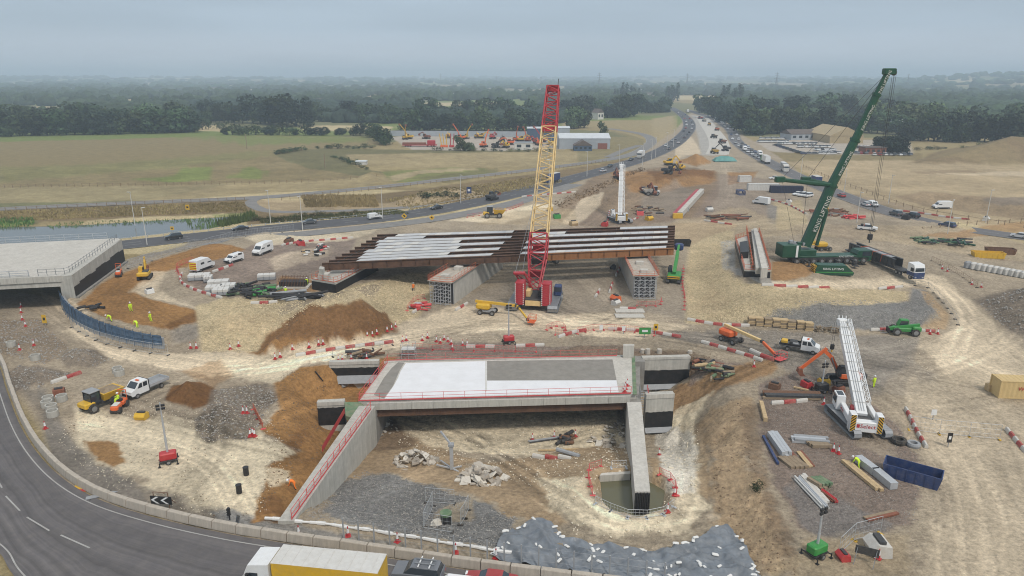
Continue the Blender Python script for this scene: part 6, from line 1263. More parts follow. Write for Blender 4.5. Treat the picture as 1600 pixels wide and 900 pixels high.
dumper('orange dump truck beside the main road above the flyover', W(771,340), R(180), 'yellow', 1.3); dumper('pale dump truck in the brown dig', W(1018,305), R(10), 'offwhite', 1.2); dumper('dark dumper beside the girders behind the red crane', W(858,411), R(20), 'black', 1.0); dumper('yellow dump truck on the pale new carriageway', W(1116,240), R(100), 'yellow', 1.2)
for i, (x, y, m) in enumerate([(1108,196,'yellow'),(1120,204,'orange'),(1100,190,'offwhite'),(1115,216,'dark_steel'),(1128,224,'brown_steel'),(1094,186,'red')]): dumper('%s far machine on the new carriageway from the near end' % nth(i), W(x,y), R(80+10*i), m, 1.1, 'far machines on the carriageway')
# vehicles at the bottom edge
lorry('white lorry with yellow curtain sides and a grey roof at the bottom edge', Vector((-15.6,50.5,.13)), R(172), 'white', 'yellow', 9.6, 'offwhite')
car('suv', PAINTS[7], 'grey estate car with white roof bars behind the yellow lorry', Vector((-8.3,52.7,.13)), R(170), rack=True); car('saloon', PAINTS[6], 'red car queuing at the bottom edge', Vector((-1.9,51.7,.13)), R(170)); van('pale van roof just showing at the bottom edge', Vector((-4.6,49.1,.13)), R(170), 'big')
# ------------------------------------------------------------------ far buildings, yards, lamp posts, pylons, fences
def building(label, pa, pb, depth, h, wall, roof, rh=2.0, gable='x', name='building', wins=0, door=None):
    a, b = G(*pa), G(*pb); t = thing(name, label, 'building', (a+b)/2, math.atan2(b.y-a.y,b.x-a.x)); L_ = (b-a).length
    MB().box(-L_/2,L_/2,0,depth,0,h).build('wall', wall, t); o = .3
    if gable == 'x': MB().prism([(-o,h),(depth/2,h+rh),(depth+o,h),(depth/2,h-.05)][::-1], -L_/2-o, L_/2+o, 'x').build('roof', roof, t)
    elif gable == 'y': MB().prism([(-L_/2-o,h),(L_/2+o,h),(0,h+rh)], -o, depth+o, 'y').build('roof', roof, t)
    else: MB().box(-L_/2-o,L_/2+o,-o,depth+o,h,h+.3).build('roof', roof, t)
    for i in range(wins): x = -L_/2+L_*(i+.5)/wins; MB().box(x-L_/wins*.25,x+L_/wins*.25,-.05,.02,h*.35,h*.75).build('window', 'glass', t)
    if door: MB().box(door[0],door[1],-.06,.02,.05,door[2]).build('door', door[3], t)
    return t
building('long grey warehouse with pale roof beside the machinery yard', (874,233), (953,233), 22, 6.5, 'shed_grey', 'roof_pale', 2.5, 'x', door=(8,14,3.6,'brick')); building('dark grey gabled office in front of the warehouse', (897,236), (925,236), 8, 3.2, 'shed_blue', 'roof_dark', 3.2, 'y', wins=4); building('dark blue shed with white roof behind the red crane boom', (824,219), (866,219), 16, 8, 'shed_blue', 'roof_pale', .3, 'flat'); building('pale low shed behind the warehouse', (870,213), (890,213), 12, 6, 'shed_grey', 'roof_pale', 1.2)
building('white portable office in the machinery yard', (804,234), (832,234), 5, 4.2, 'render_wall', 'shed_grey', .2, 'flat', wins=2); building('small white house beyond the dry field', (934,187), (943,186.5), 9, 7, 'render_wall', 'roof_dark', 4, 'y', wins=2); building('low white sheds beyond the dark hedge', (957,182), (975,182), 8, 4, 'offwhite', 'roof_dark', 1.5); building('long dark roofed house behind the car yard', (1236,219), (1284,218), 14, 4, 'shed_grey', 'roof_dark', 3, wins=5); building('big barn with tan gable roof beside the car yard', (1296,224), (1348,224), 40, 5, 'roof_tan', 'roof_tan', 5.5, 'y'); building('red brick building behind the parked cars', (1352,241), (1384,241), 9, 3.6, 'brown_steel', 'roof_dark', .3, 'flat', wins=4)
building('white roofed hall among the right hand woods', (1401,205), (1424,205), 20, 6, 'shed_grey', 'roof_pale', 3); building('long pale greenhouse roofs in the far right woods', (1262,186), (1322,186), 25, 4, 'render_wall', 'roof_pale', 1.5); building('red roofed cottage in the trees left of the field', (222,180), (232,180), 10, 6, 'render_wall', 'brick', 4, 'y', wins=2); building('white farm building in the gap of the wood', (287,185), (299,185), 9, 4, 'render_wall', 'roof_pale', 1.5); building('white house far among the trees', (470,163), (487,163), 14, 8, 'render_wall', 'roof_pale', 3); building('pale barn half hidden behind the clump', (494,164), (512,164), 14, 7, 'render_wall', 'roof_dark', 3); building('pale buildings beyond the yard trees', (708,180), (722,180), 12, 7, 'shed_grey', 'roof_dark', 2); building('row of pale houses by the far main road', (1004,164), (1026,160), 14, 9, 'render_wall', 'roof_dark', 4, wins=4); building('long white industrial sheds near the horizon', (978,146), (1006,145), 40, 9, 'roof_pale', 'roof_pale', 2); building('white shed half sunk in the scrub above the slip road', (556,258), (572,258), 4, 1.8, 'offwhite', 'roof_pale', .5)
for i, (x, y) in enumerate([(40,150),(100,143),(150,141),(215,139),(262,148),(330,141),(560,150),(610,149),(700,153),(760,152),(880,150),(1010,152),(1120,150),(1190,158),(690,143),(430,147)]): building('%s pale far roof from the left among the hazy woods' % nth(sorted([40,100,150,215,262,330,560,610,700,760,880,1010,1120,1190,690,430]).index(x)), (x,y), (x+rnd.uniform(5,12),y), 15, 7, 'render_wall', rnd.choice(['roof_pale','roof_dark','offwhite']), 3)
yw = thing('fence', 'dark boundary wall behind the machinery yard', 'fence', G(730,214)); a, b = G(610,212.5), G(826,214); MB().bar(a-yw.location+Vector((0,0,2)), b-yw.location+Vector((0,0,2)), .3, 4).build('wall', 'shed_grey', yw)
def yard_machine(label, px, m, sc, arm): p = G(*px); excavator(label, p, rnd.uniform(0,6.28), m, sc, 0, arm, group='yard machines')
UP = ((2.6,5.4),(5.2,8.6),(5.5,7))
for i, (x, y, m) in enumerate([(633,218,'yellow'),(639,217,'yellow'),(720,218,'orange'),(727,217,'yellow'),(666,217,'brown_steel'),(745,216,'yellow'),(752,216,'yellow'),(770,217,'red'),(785,221,'dark_steel'),(756,230,'orange'),(775,231,'dark_steel'),(790,231,'yellow'),(797,226,'orange'),(806,221,'orange'),(815,221,'yellow'),(824,222,'orange'),(836,224,'red'),(842,227,'orange'),(848,222,'red'),(700,216,'yellow'),(860,226,'yellow')]): yard_machine('%s machine from the left in the distant machinery yard' % nth(sorted([633,639,720,727,666,745,752,770,785,756,775,790,797,806,815,824,836,842,848,700,860]).index(x)), (x,y), m, 1.25, UP if i in (0,1,2,3,9,13,15,18) else ((3.2,3.6),(5.6,2.6),(6,.5)))
YT = thing('trailer', 'dark red low loader trailer in the machinery yard', 'trailer', G(656,229)); MB().box(-11,11,-1.5,1.5,.8,1.4).build('bed', 'crane_red', YT); MB().bbox(5,10,-1.5,1.5,1.4,4,.2).build('tractor_cab', 'crane_red', YT); MB().box(-11,4,-1.6,1.6,1.4,2.6).build('load', 'brown_steel', YT); wheels_x = [MB().disc((x,0,.5),.5,'y',2.8,10).build('axle', 'rubber', YT) for x in (-9,-7.5,-6,5,7.5,9)]
for i, x in enumerate((690,694,698,704,708)): t = thing('access_platform', '%s raised orange platform arm from the left in the machinery yard' % nth(i), 'boom lift', G(x,230)); MB().bbox(-.8,.8,-1,1,0,1.4,.2).build('base', 'orange' if i < 3 else 'red', t); MB().bar((0,0,1.2),(-1.2+.5*i,0,8.5),.5).build('arm', 'yellow' if i < 3 else 'crane_red', t)
CPK = [(1186,1226,217.5,9),(1184,1232,222.5,15),(1216,1276,225.5,17),(1245,1296,230.5,9),(1274,1306,235.5,9),(1280,1312,239.5,8),(1335,1382,231.5,8),(1334,1356,240.5,3),(1362,1424,243,8)]
rp = random.Random(9); FARCARS = []
for r_, (x0, x1, y, n) in enumerate(CPK):
    for i in range(n):
        p = G(x0+(x1-x0)*(i+.5)/n, y); lb = '%s vehicle from the left in the %s row of the car yard' % (nth(i), nth(r_)); c_ = rp.choice(PAINTS[:2]*4+[PAINTS[2],PAINTS[4]]) if r_ < 7 else rp.choice(PAINTS)
        FARCARS.append((rp.choice(['hatch','suv','suv']), c_, lb, p, R(rp.choice([70,80,95])), 'car yard'))
for i in range(8): FARCARS.append(('hatch', rp.choice([PAINTS[2],PAINTS[3],PAINTS[5]]), '%s dark car from the left along the front edge of the car yard' % nth(i), G(1212+i*5.2, 228+i*1.7), R(120), 'car yard'))
for i in range(6): FARCARS.append(('hatch', rp.choice(PAINTS), '%s car from the left at the foot of the car yard' % nth(i), G(1256+i*9, 241), R(5), 'car yard'))
for k_, c_, lb, p, a_, g_ in FARCARS: car(k_, c_, lb, p, a_, g_, detail=False)
LPm = MB().tube((0,0,0),(0,0,10),.13,6,.07).mesh('pole', 'offwhite'); LHm = MB().bbox(-.2,1.0,-.16,.16,9.95,10.12,.03).mesh('lamp_head', 'offwhite')
for i, (x, y) in enumerate([(211,352),(230,383),(423,349),(473,360),(598,342),(720,318),(858,292),(917,276),(967,262),(1004,258),(1018,250),(1024,246),(1042,236),(1052,230),(1338,352),(1388,318),(1480,368),(1540,348),(1250,283),(1318,306)]): t = thing('lamp_post', '%s slender pale lamp post counted from the left bridge' % nth(i), 'lamp post', G(x,y), rnd.uniform(0,6), 'lamp posts', 1.0 if y > 300 else 1.1); link('pole', LPm, t); link('lamp_head', LHm, t)
pmb = MB(); lattice_pts = []
for s in (-1,1):
    for q in (-1,1): pmb.bar((s*4,q*4,0),(s*.8,q*.8,32),.7).bar((s*.8,q*.8,32),(0,0,50),.5)
for z in (6,12,18,24,30): w = 4-3.2*z/32; pmb.bar((-w,-w,z),(w,-w,z+5),.35).bar((w,-w,z),(-w,-w,z+5),.35).bar((-w,-w,z),(w,-w,z),.35)
for z, w in ((32,9),(39,7.5),(45,6)): pmb.bar((-w,0,z),(w,0,z),.7).bar((-w,0,z),(0,0,z+3),.35).bar((w,0,z),(0,0,z+3),.35)
PYm = pmb.mesh('pylon', 'dark_steel')
for i, (x, y, s) in enumerate([(532,133,.8),(570,132,.7),(617,133,.75),(663,133,.75),(689,132,1.0),(776,133,.8),(845,136,.8),(936,137.5,1.15),(1073,136,1.1),(1212,140,1.15),(1417,137,.95)]): p = G(x,y); o = link('pylon', PYm); o.location = (p.x,p.y,float(far_hills(np.array([p.x]),np.array([p.y]))[0])); o.scale = (s,)*3; tag(o, '%s electricity pylon from the left on the hazy horizon' % nth(i), 'pylon', 'pylons')
def post_fence(label, px, step, h, m='timber_old', rails=2):
    q = resample(smooth([G(*p) for p in px], 5), step); t = thing('fence', label, 'fence', q[len(q)//2]); mb = MB(); mr = MB(); o = t.location
    for p in q: mb.box(p.x-.08-o.x,p.x+.08-o.x,p.y-.08-o.y,p.y+.08-o.y,0,h)
    for a, b in zip(q, q[1:]):
        for k in range(rails): mr.bar((a.x-o.x,a.y-o.y,h*(k+1)/(rails+.4)),(b.x-o.x,b.y-o.y,h*(k+1)/(rails+.4)),.05,.09)
    x = mb.build('posts', m, t); x['kind'] = 'stuff'; mr.build('rails', m, t)
post_fence('long timber post fence along the foot of the big field', [(-60,296),(0,293.5),(200,291),(400,287.5),(500,284),(594,277)], 3.0, 1.5); post_fence('timber post fence along the slip road above the pond', [(-60,336),(0,331),(200,321),(385,313.5)], 3.0, 1.4); post_fence('timber post fence along the slip road right of the access track', [(440,313),(560,300),(700,284.5),(850,267),(950,253)], 3.2, 1.4); post_fence('thin post fence between right hand road and stripped land', [(1255,262),(1300,282),(1360,304),(1420,326),(1500,342),(1600,356)], 5, 1.6, 'timber_old', 1); post_fence('short post fence on the sand strip at the far right', [(1440,362),(1520,352),(1600,348)], 4, 1.4, 'timber_old', 1); post_fence('low steel safety rail along the main road verge', [(180,376),(400,354),(600,334),(760,306)], 4, .8, 'galv', 1)
for i, (x, y, h) in enumerate([(508,263,7),(386,233,9)]): MB().tube((0,0,0),(0,0,h),.2,6).build('pole', 'timber_old', thing('telegraph_pole', ['dark timber pole in the scrub above the slip road','lone timber pole standing in the big field'][i], 'pole', G(x,y)))
# ------------------------------------------------------------------ loose stones on the ground (nobody could count them)
NOSTONE = [[(250,624),(272,600),(306,594),(334,606),(334,630),(300,644)],[(130,688),(194,688),(204,724),(180,734),(138,710)]]
def stones(label, polys, n, smin, smax, m, seed, name='gravel'):
    rs = np.random.RandomState(seed); X, Y = [], []
    areas = []
    for pts in polys:
        P_ = [tuple(W(*p)[:2]) for p in pts]; a = np.array(P_); areas.append((P_, a.min(0), a.max(0)))
    tot = sum((hi-lo).prod() for _, lo, hi in areas)
    for P_, lo, hi in areas:
        k = int(n*(hi-lo).prod()/tot*1.6); x = rs.uniform(lo[0],hi[0],k); y = rs.uniform(lo[1],hi[1],k); q = in_poly(x, y, P_) & (fbm(x, y, 5, 3, seed) > -.35); X.append(x[q]); Y.append(y[q])
    X, Y = np.concatenate(X), np.concatenate(Y)
    for ex in NOSTONE: q = ~in_poly(X, Y, [tuple(W(*p)[:2]) for p in ex]); X, Y = X[q], Y[q]
    Z = full_h(X, Y); k = len(X)
    B = np.array([(1,0,0),(-1,0,0),(0,1,0),(0,-1,0),(0,0,1),(0,0,-1)], float); F_ = np.array([(0,2,4),(2,1,4),(1,3,4),(3,0,4),(2,0,5),(1,2,5),(3,1,5),(0,3,5)])
    S = smin*(smax/smin)**(rs.rand(k)**2.2); V = B[None]*(rs.uniform(.55,1.25,(k,6,1)))*S[:,None,None]; V[:,:,2] *= .7; th = rs.uniform(0,6.28,k); c, s = np.cos(th)[:,None], np.sin(th)[:,None]
    V = np.stack([V[:,:,0]*c-V[:,:,1]*s, V[:,:,0]*s+V[:,:,1]*c, V[:,:,2]], 2) + np.stack([X,Y,Z+S*.15],1)[:,None,:]; V = V.reshape(-1,3); FF = (F_[None] + (np.arange(k)*6)[:,None,None]).reshape(-1,3)
    me = bpy.data.meshes.new(name); me.vertices.add(len(V)); me.vertices.foreach_set('co', V.ravel()); me.loops.add(FF.size); me.loops.foreach_set('vertex_index', FF.ravel()); me.polygons.add(len(FF)); me.polygons.foreach_set('loop_start', np.arange(0,FF.size,3)); me.polygons.foreach_set('loop_total', np.full(len(FF),3)); me.update(); me.materials.append(MATS[m])
    tag(link(name, me), label, None, kind='stuff')
mat('stone_lime', (.62,.51,.33), .95, var=.35, scale=.9); mat('stone_grey', (.34,.32,.29), .95, var=.35, scale=.9); mat('stone_chalk', (.74,.66,.52), .95, var=.25, scale=.9); mat('clod', (.20,.14,.09), .95, var=.35, scale=.9)
stones('pale limestone rubble on the left bank', [[(315,548),(345,472),(500,464),(590,442),(690,422),(680,470),(640,498),(600,490),(540,474),(470,490),(420,520),(390,552)]], 15000, .05, .24, 'stone_lime', 1)
stones('pale limestone rubble on the right slope', [[(1076,502),(1074,440),(1082,388),(1110,370),(1148,364),(1140,420),(1160,446),(1310,450),(1420,456),(1420,470),(1260,484),(1200,505)]], 15000, .05, .22, 'stone_lime', 2)
stones('grey stones on the lower right embankment', [[(1180,508),(1210,484),(1420,470),(1450,455),(1470,490),(1450,512)]], 2500, .07, .22, 'stone_grey', 3)
stones('lumps of spoil scattered on the heaps at the left', [[(300,664),(330,610),(420,600),(435,625),(384,690),(320,690)],[(86,562),(112,546),(178,560),(150,574)],[(14,584),(30,570),(112,584),(60,606),(24,612)],[(0,500),(60,500),(110,545),(70,570),(0,552)]], 4200, .06, .24, 'stone_grey', 4)
stones('chalk lumps scattered over the left ground', [[(120,640),(400,600),(440,690),(420,800),(320,805),(160,760),(80,680)],[(390,690),(450,690),(440,760),(400,770)]], 4200, .03, .12, 'stone_chalk', 5); stones('dark clods scattered over the left ground', [[(60,600),(400,590),(440,690),(420,810),(300,805),(120,740)]], 1000, .04, .12, 'clod', 6)
stones('blue-grey stones on the slope inside the pit', [[(470,815),(520,760),(570,735),(690,760),(810,810),(790,860),(640,835)]], 4200, .04, .15, 'stone_grey', 7); stones('lumps of chalk on the pit floor', [[(600,650),(980,650),(990,800),(900,835),(840,760),(640,720)],[(1030,660),(1090,660),(1095,790),(1050,835),(940,840),(1040,780)]], 4200, .04, .20, 'stone_chalk', 8)
stones('earth clods on the brown slope right of the pit', [[(1105,650),(1160,620),(1200,800),(1250,900),(1180,900),(1115,780)],[(990,545),(1110,552),(1150,575),(1080,560)]], 1800, .04, .15, 'clod', 9); stones('gravel of the near compound', [[(1178,600),(1240,580),(1400,660),(1440,720),(1430,820),(1280,838)],[(640,545),(985,542),(985,555),(630,562)]], 5000, .03, .10, 'stone_grey', 10)
stones('stones along the haul roads', [[(100,520),(420,556),(700,515),(1080,500),(1400,530),(1440,620),(1600,640),(1600,560),(1440,525),(1080,520),(700,535),(420,575),(200,565)]], 4500, .04, .14, 'stone_chalk', 11); stones('clods on the brown heap and sand dig', [[(400,555),(440,512),(520,484),(606,492),(590,530)],[(440,580),(590,570),(520,690),(400,812)]], 2200, .05, .18, 'clod', 12); stones('broken stone on the dark mound at the right edge', [[(1530,475),(1580,455),(1690,455),(1690,550),(1570,512)]], 2200, .1, .35, 'stone_grey', 13)
# ------------------------------------------------------------------ cones, barriers, fences
CP = thing('traffic_cone', 'cone', 'cone'); MB().box(-.22,.22,-.22,.22,0,.06).build('base', 'red', CP); MB().tube((0,0,.06),(0,0,.34),.15,10,.11).build('body', 'red', CP); MB().tube((0,0,.34),(0,0,.72),.11,10,.055).build('reflective_band', 'white', CP); MB().tube((0,0,.72),(0,0,.9),.055,10,.03).build('tip', 'red', CP)
def cones(pts, phrase, group, word='from the left', sc=1.25):
    for i, p in enumerate(pts): lb = ('%s %s %s' % (nth(i), phrase, word)) if len(pts) > 1 else phrase; place(CP, USED, lb, W(*p), rnd.uniform(0,1.5), group, sc)
cones([(31,547),(53,540)], 'red cone on the rough ground under the left bridge approach', 'cones under the left approach'); cones([(71,670)], 'single red cone beside the left roundabout kerb', 'single cones'); cones([(298,544),(307,544)], 'red cone at the end of the blue wall', 'cones at the blue wall'); cones([(360,546),(373,541)], 'red cone on the limestone bank foot', 'cones at the bank foot')
cones([(457,546),(483,543),(498,539),(505,538)], 'red cone along the haul road below the brown heap', 'cones below the heap'); cones([(574,526),(582,525),(589,522),(605,518),(612,515),(618,511)], 'red cone round the right foot of the brown heap', 'cones at the heap foot'); cones([(430,561),(438,558)], 'red cone at the left end of the roadside rail', 'cones at the rail end'); cones([(529,564),(535,563),(549,562),(573,561)], 'red cone behind the back left wing wall', 'cones behind the wing wall')
cones([(629,534),(635,532),(660,532),(668,528),(682,534),(688,536),(694,531),(700,534),(705,538),(707,546),(723,540),(730,540)], 'red cone of the cluster behind the near bridge', 'cones behind the bridge'); cones([(380,646),(386,646)], 'red cone on the spoil between sand and chalk', 'cones on the spoil'); cones([(391,682),(395,680),(398,682)], 'red cone of the trio on the chalk below the spoil', 'cones on the chalk')
cones([(832,688),(866,684),(887,688),(899,682)], 'red cone among the pipes on the pit floor', 'cones in the pit'); cones([(1030,712)], 'red cone on the white chalk right of the wall', 'single cones'); cones([(1054,774),(1043,800)], 'red cone at the rim of the water hole', 'cones at the water'); cones([(978,608),(979,602),(977,612)], 'red cone on the right end of the bridge deck', 'cones on the deck')
for o in [o for o in bpy.data.objects if o.get('group') == 'cones on the deck']: o.location = G(*[(977,608),(980,603),(976,613)][int(o['label'].startswith('second')) + 2*int(o['label'].startswith('third'))], .55)
cones([(1302,705),(1310,709)], 'red cone standing in the near compound', 'cones in the compound'); cones([(1287,632)], 'red cone left of the white crane cab', 'single cones'); cones([(467,836),(544,838),(621,847),(712,864),(775,872)], 'red cone behind the roadside concrete blocks', 'cones behind the blocks'); cones([(1372,873),(1384,862)], 'red cone beside the pink tank at the bottom right', 'cones by the tank')
cones([(1178,573)], 'red cone by the leaning barriers', 'single cones'); cones([(1453,522),(1465,522)], 'red cone right of the green telehandler', 'cones by the telehandler'); cones([(1472,420),(1480,424),(1518,445),(1533,449)], 'red cone along the right hand track', 'cones by the right track'); cones([(33,480),(33,489),(35,500),(40,510)], 'red cone under the left bridge', 'cones under the left bridge')
def barrier_mesh(L_, m): return vm('barrier%.1f' % L_, lambda: MB().loft([[(-L_/2+.02,-.22,0),(L_/2-.02,-.22,0),(L_/2-.02,.22,0),(-L_/2+.02,.22,0)],[(-L_/2+.02,-.20,.3),(L_/2-.02,-.20,.3),(L_/2-.02,.20,.3),(-L_/2+.02,.20,.3)],[(-L_/2+.06,-.10,.5),(L_/2-.06,-.10,.5),(L_/2-.06,.10,.5),(-L_/2+.06,.10,.5)]]), m)
mat('barrier_red', (.38,.05,.05), .7, var=.2, scale=2, dirt=.55, dirtcol=(.45,.33,.25)); mat('barrier_white', (.58,.56,.52), .7, var=.15, scale=2, dirt=.6, dirtcol=(.45,.39,.31))
def barriers(px, where, L_=1.6, sc=1.0, gap=1.0):
    path = smooth([W(*p) for p in px], 6); q = resample(path, L_*sc*gap); cnt = {'red': 0, 'white': 0}
    for i in range(len(q)-1):
        a, b = q[i], q[i+1]; c = 'red' if i % 2 else 'white'; mid = (a+b)/2; mid.z = hz(mid.x, mid.y); o = link('traffic_barrier', barrier_mesh(L_, 'barrier_'+c)); o.location = mid; o.rotation_euler = (0,0,math.atan2(b.y-a.y,b.x-a.x)+rnd.uniform(-.05,.05)); o.scale = (sc,)*3
        tag(o, '%s %s plastic barrier from the left %s' % (nth(cnt[c]), c, where), 'barrier', 'barriers ' + where); cnt[c] += 1
barriers([(462,557),(520,547),(575,540),(628,534)], 'along the haul road left of the bridge'); barriers([(728,543),(784,543)], 'behind the bridge left of the light tower'); barriers([(806,542),(862,540)], 'behind the bridge right of the light tower'); barriers([(872,528),(905,518),(918,517)], 'climbing to the little fenced path'); barriers([(950,515),(985,517),(1030,522),(1076,530)], 'between haul road and pile heads')
barriers([(1096,535),(1140,548),(1178,560),(1196,567)], 'on the edge above the right ramp'); barriers([(1172,549),(1196,560),(1218,567)], 'lying beside the orange basket',2.0,1.2); barriers([(1415,640),(1424,658),(1436,682),(1450,704)], 'right of the white crane', 1.2); barriers([(1572,672),(1586,688),(1606,712)], 'at the right edge of the site', 1.2); barriers([(1205,632),(1278,626)], 'lying left of the white crane cab', 1.8)
barriers([(1074,500),(1120,508),(1178,510)], 'at the foot of the right limestone slope'); barriers([(1190,446),(1240,449),(1308,452)], 'along the top of the right slope', 2.4); barriers([(1372,452),(1412,449)], 'before the fence on the right slope', 2.2); barriers([(1360,517),(1396,516)], 'left of the green telehandler'); barriers([(1430,517),(1470,520)], 'right of the green telehandler tail')
barriers([(285,428),(282,440),(300,452),(330,462),(352,468)], 'curving round the white packs'); barriers([(332,426),(350,420),(366,414)], 'in front of the small white van'); barriers([(392,475),(420,474),(445,471)], 'below the black pipes'); barriers([(440,384),(480,378),(530,374),(556,372)], 'at the back of the left platform'); barriers([(385,398),(392,396)], 'between the two right vans')
barriers([(930,465),(938,452)], 'left of the right pier', 1.8); barriers([(952,458),(958,440)], 'closer to the right pier', 1.8); barriers([(962,432),(972,412)], 'under the flyover beside the pier', 1.8); barriers([(968,483),(1005,484)], 'on the white slabs before the pier', 1.6); barriers([(712,486),(732,474)], 'right of the left pier foot', 1.6); barriers([(645,490),(668,474)], 'left of the left pier foot', 1.6)
barriers([(1400,329),(1440,334),(1480,340),(1516,344)], 'beside the right hand road', 2.2); barriers([(1200,311),(1235,322),(1262,336)], 'above the pale slope behind the crane', 2.2); barriers([(1216,296),(1250,303)], 'before the dark cabin', 2.2); barriers([(1100,345),(1150,352)], 'at the back of the clay cutting', 2.4); barriers([(952,330),(950,345)], 'left of the far white crane', 2.0); barriers([(980,347),(1000,340)], 'right of the far white crane', 2.0); barriers([(80,600),(140,579)], 'laid as one long boom on the left ground', 2.2); barriers([(815,308),(870,303),(905,300)], 'far along the back of the site', 2.2)
barriers([(832,714),(905,716)], 'lying on the pit floor', 1.8)
def panel(name, label, a, b, h, m, bars=6, cat='fence', group=None, feet=True, mesh_m=None, foot_m='rubber', z=None):
    a, b = Vector(a), Vector(b); t = thing(name, label, cat, a, math.atan2(b.y-a.y, b.x-a.x), group); L_ = (Vector((b.x,b.y,0))-Vector((a.x,a.y,0))).length; dz = b.z-a.z
    mb = MB(); r = .025
    mb.tube((0,0,.1),(0,0,h),r,5).tube((L_,0,.1+dz),(L_,0,h+dz),r,5).tube((0,0,h),(L_,0,h+dz),r,5).tube((0,0,.15),(L_,0,.15+dz),r,5); mb.build('frame', m, t)
    mb = MB()
    for i in range(1, bars): x = L_*i/bars; mb.tube((x,0,.15+dz*i/bars),(x,0,h+dz*i/bars),.010,4)
    for k in range(1, 3): mb.tube((0,0,h*k/3),(L_,0,h*k/3+dz),.010,4)
    mb.build('infill', mesh_m or m, t)
    if feet:
        for x, z_ in ((0,0),(L_,dz)): MB().bbox(x-.12,x+.12,-.32,.32,z_-.02,z_+.13,.03).build('foot', foot_m, t)
    return t
def panels(px, where, step, h, m, name='mesh_fence', foot='rubber', bars=6, kind='steel mesh fence panel', cat='fence'):
    q = resample(smooth([W(*p) for p in px], 6), step)
    for i in range(len(q)-1):
        a, b = q[i].copy(), q[i+1].copy(); a.z, b.z = hz(a.x,a.y), hz(b.x,b.y); panel(name, '%s %s from the left %s' % (nth(i), kind, where), a, b, h, m, bars, cat, 'fence ' + where, foot_m=foot)
panels([(665,785),(730,790)], 'at the back of the manhole enclosure', 3.3, 1.9, 'galv'); panels([(662,826),(712,834)], 'at the front of the manhole enclosure', 3.0, 1.9, 'galv'); panels([(732,797),(714,830)], 'at the right of the manhole enclosure', 2.2, 1.9, 'galv'); panels([(663,824),(678,786)], 'at the left of the manhole enclosure', 2.2, 1.9, 'galv')
panels([(930,788),(960,802),(985,810),(1030,808),(1056,790)], 'along the front of the water hole', 2.0, 1.05, 'galv', 'crowd_barrier', 'galv', 5, 'grey crowd barrier', 'barrier'); panels([(926,775),(919,748),(922,735),(955,728)], 'left of the water hole', 1.8, 1.0, 'redmesh', 'crowd_barrier', 'redmesh', 6, 'red plastic barrier', 'barrier'); panels([(1030,742),(1045,748),(1056,765),(1057,780)], 'right of the water hole', 1.6, 1.0, 'redmesh', 'crowd_barrier', 'redmesh', 6, 'red plastic barrier', 'barrier'); panels([(955,732),(985,732)], 'behind the water hole', 1.8, 1.0, 'galv', 'crowd_barrier', 'galv', 5, 'grey crowd barrier', 'barrier')
panels([(1420,672),(1480,680),(1535,684),(1570,688)], 'across the near compound gateway', 3.4, 2.0, 'galv', foot='yellow'); panels([(1310,868),(1340,842),(1400,830)], 'round the pink tank', 3.3, 2.0, 'galv', foot='yellow'); panels([(902,522),(935,516),(1005,521),(1030,528)], 'round the path before the haul road', 1.8, 1.15, 'redmesh', 'crowd_barrier', 'redmesh', 5, 'red frame barrier', 'barrier'); panels([(854,516),(870,510),(882,514),(882,524),(856,522)], 'round the small square pit by the haul road', 1.4, 1.0, 'redmesh', 'crowd_barrier', 'redmesh', 5, 'red frame barrier', 'barrier')
panels([(1254,600),(1278,608),(1292,614)], 'before the dark light tower', 1.8, 1.0, 'galv', 'crowd_barrier', 'yellow', 4, 'grey crowd barrier', 'barrier'); panels([(520,558),(560,549),(600,542),(630,536)], 'behind the long barrier row', 3.4, 1.2, 'steel', bars=3, kind='thin rail fence panel'); panels([(280,430),(276,420),(290,412),(310,407)], 'behind the chevron van', 1.8, 1.1, 'redmesh', 'crowd_barrier', 'redmesh', 6, 'red mesh barrier', 'barrier'); panels([(1068,420),(1066,445),(1070,470),(1068,490)], 'at the left foot of the right slope', 2.6, 1.0, 'redmesh', 'crowd_barrier', 'redmesh', 8, 'red mesh barrier', 'barrier')
panels([(1410,448),(1440,446),(1452,452),(1470,470),(1490,495),(1500,515)], 'down the right edge of the embankment', 3.4, 1.2, 'steel', bars=4, kind='low rail fence panel'); panels([(1455,408),(1480,420),(1520,445),(1534,456)], 'along the right hand haul road', 3.4, 1.2, 'rebar', bars=4, kind='rusty rail fence panel'); panels([(396,640),(402,652),(412,672)], 'on the spoil beside the sand', 1.6, 1.0, 'orange_mesh', 'crowd_barrier', 'redmesh', 8, 'orange mesh barrier', 'barrier'); panels([(555,690),(566,712)], 'on the slope inside the pit', 1.6, .9, 'orange_mesh', 'crowd_barrier', 'redmesh', 8, 'orange mesh barrier', 'barrier')
panels([(645,545),(700,548),(830,550),(860,552)], 'on the red gravel behind the deck', 3.4, 1.0, 'redmesh', 'crowd_barrier', 'redmesh', 6, 'thin red barrier', 'barrier'); panels([(200,420),(260,400),(330,382),(420,366),(470,360)], 'between platform and main road', 3.5, 2.0, 'galv', bars=8); panels([(636,486),(650,470),(672,466)], 'left of the left pier tower', 1.8, 1.0, 'redmesh', 'crowd_barrier', 'redmesh', 6, 'red plastic barrier', 'barrier'); panels([(995,478),(1028,478),(1034,470)], 'before the right pier tower', 1.8, 1.0, 'redmesh', 'crowd_barrier', 'redmesh', 6, 'red plastic barrier', 'barrier'); panels([(730,340),(790,330),(820,318)], 'on the far bank behind the girders', 2.4, 1.0, 'redmesh', 'crowd_barrier', 'redmesh', 6, 'thin red barrier', 'barrier')
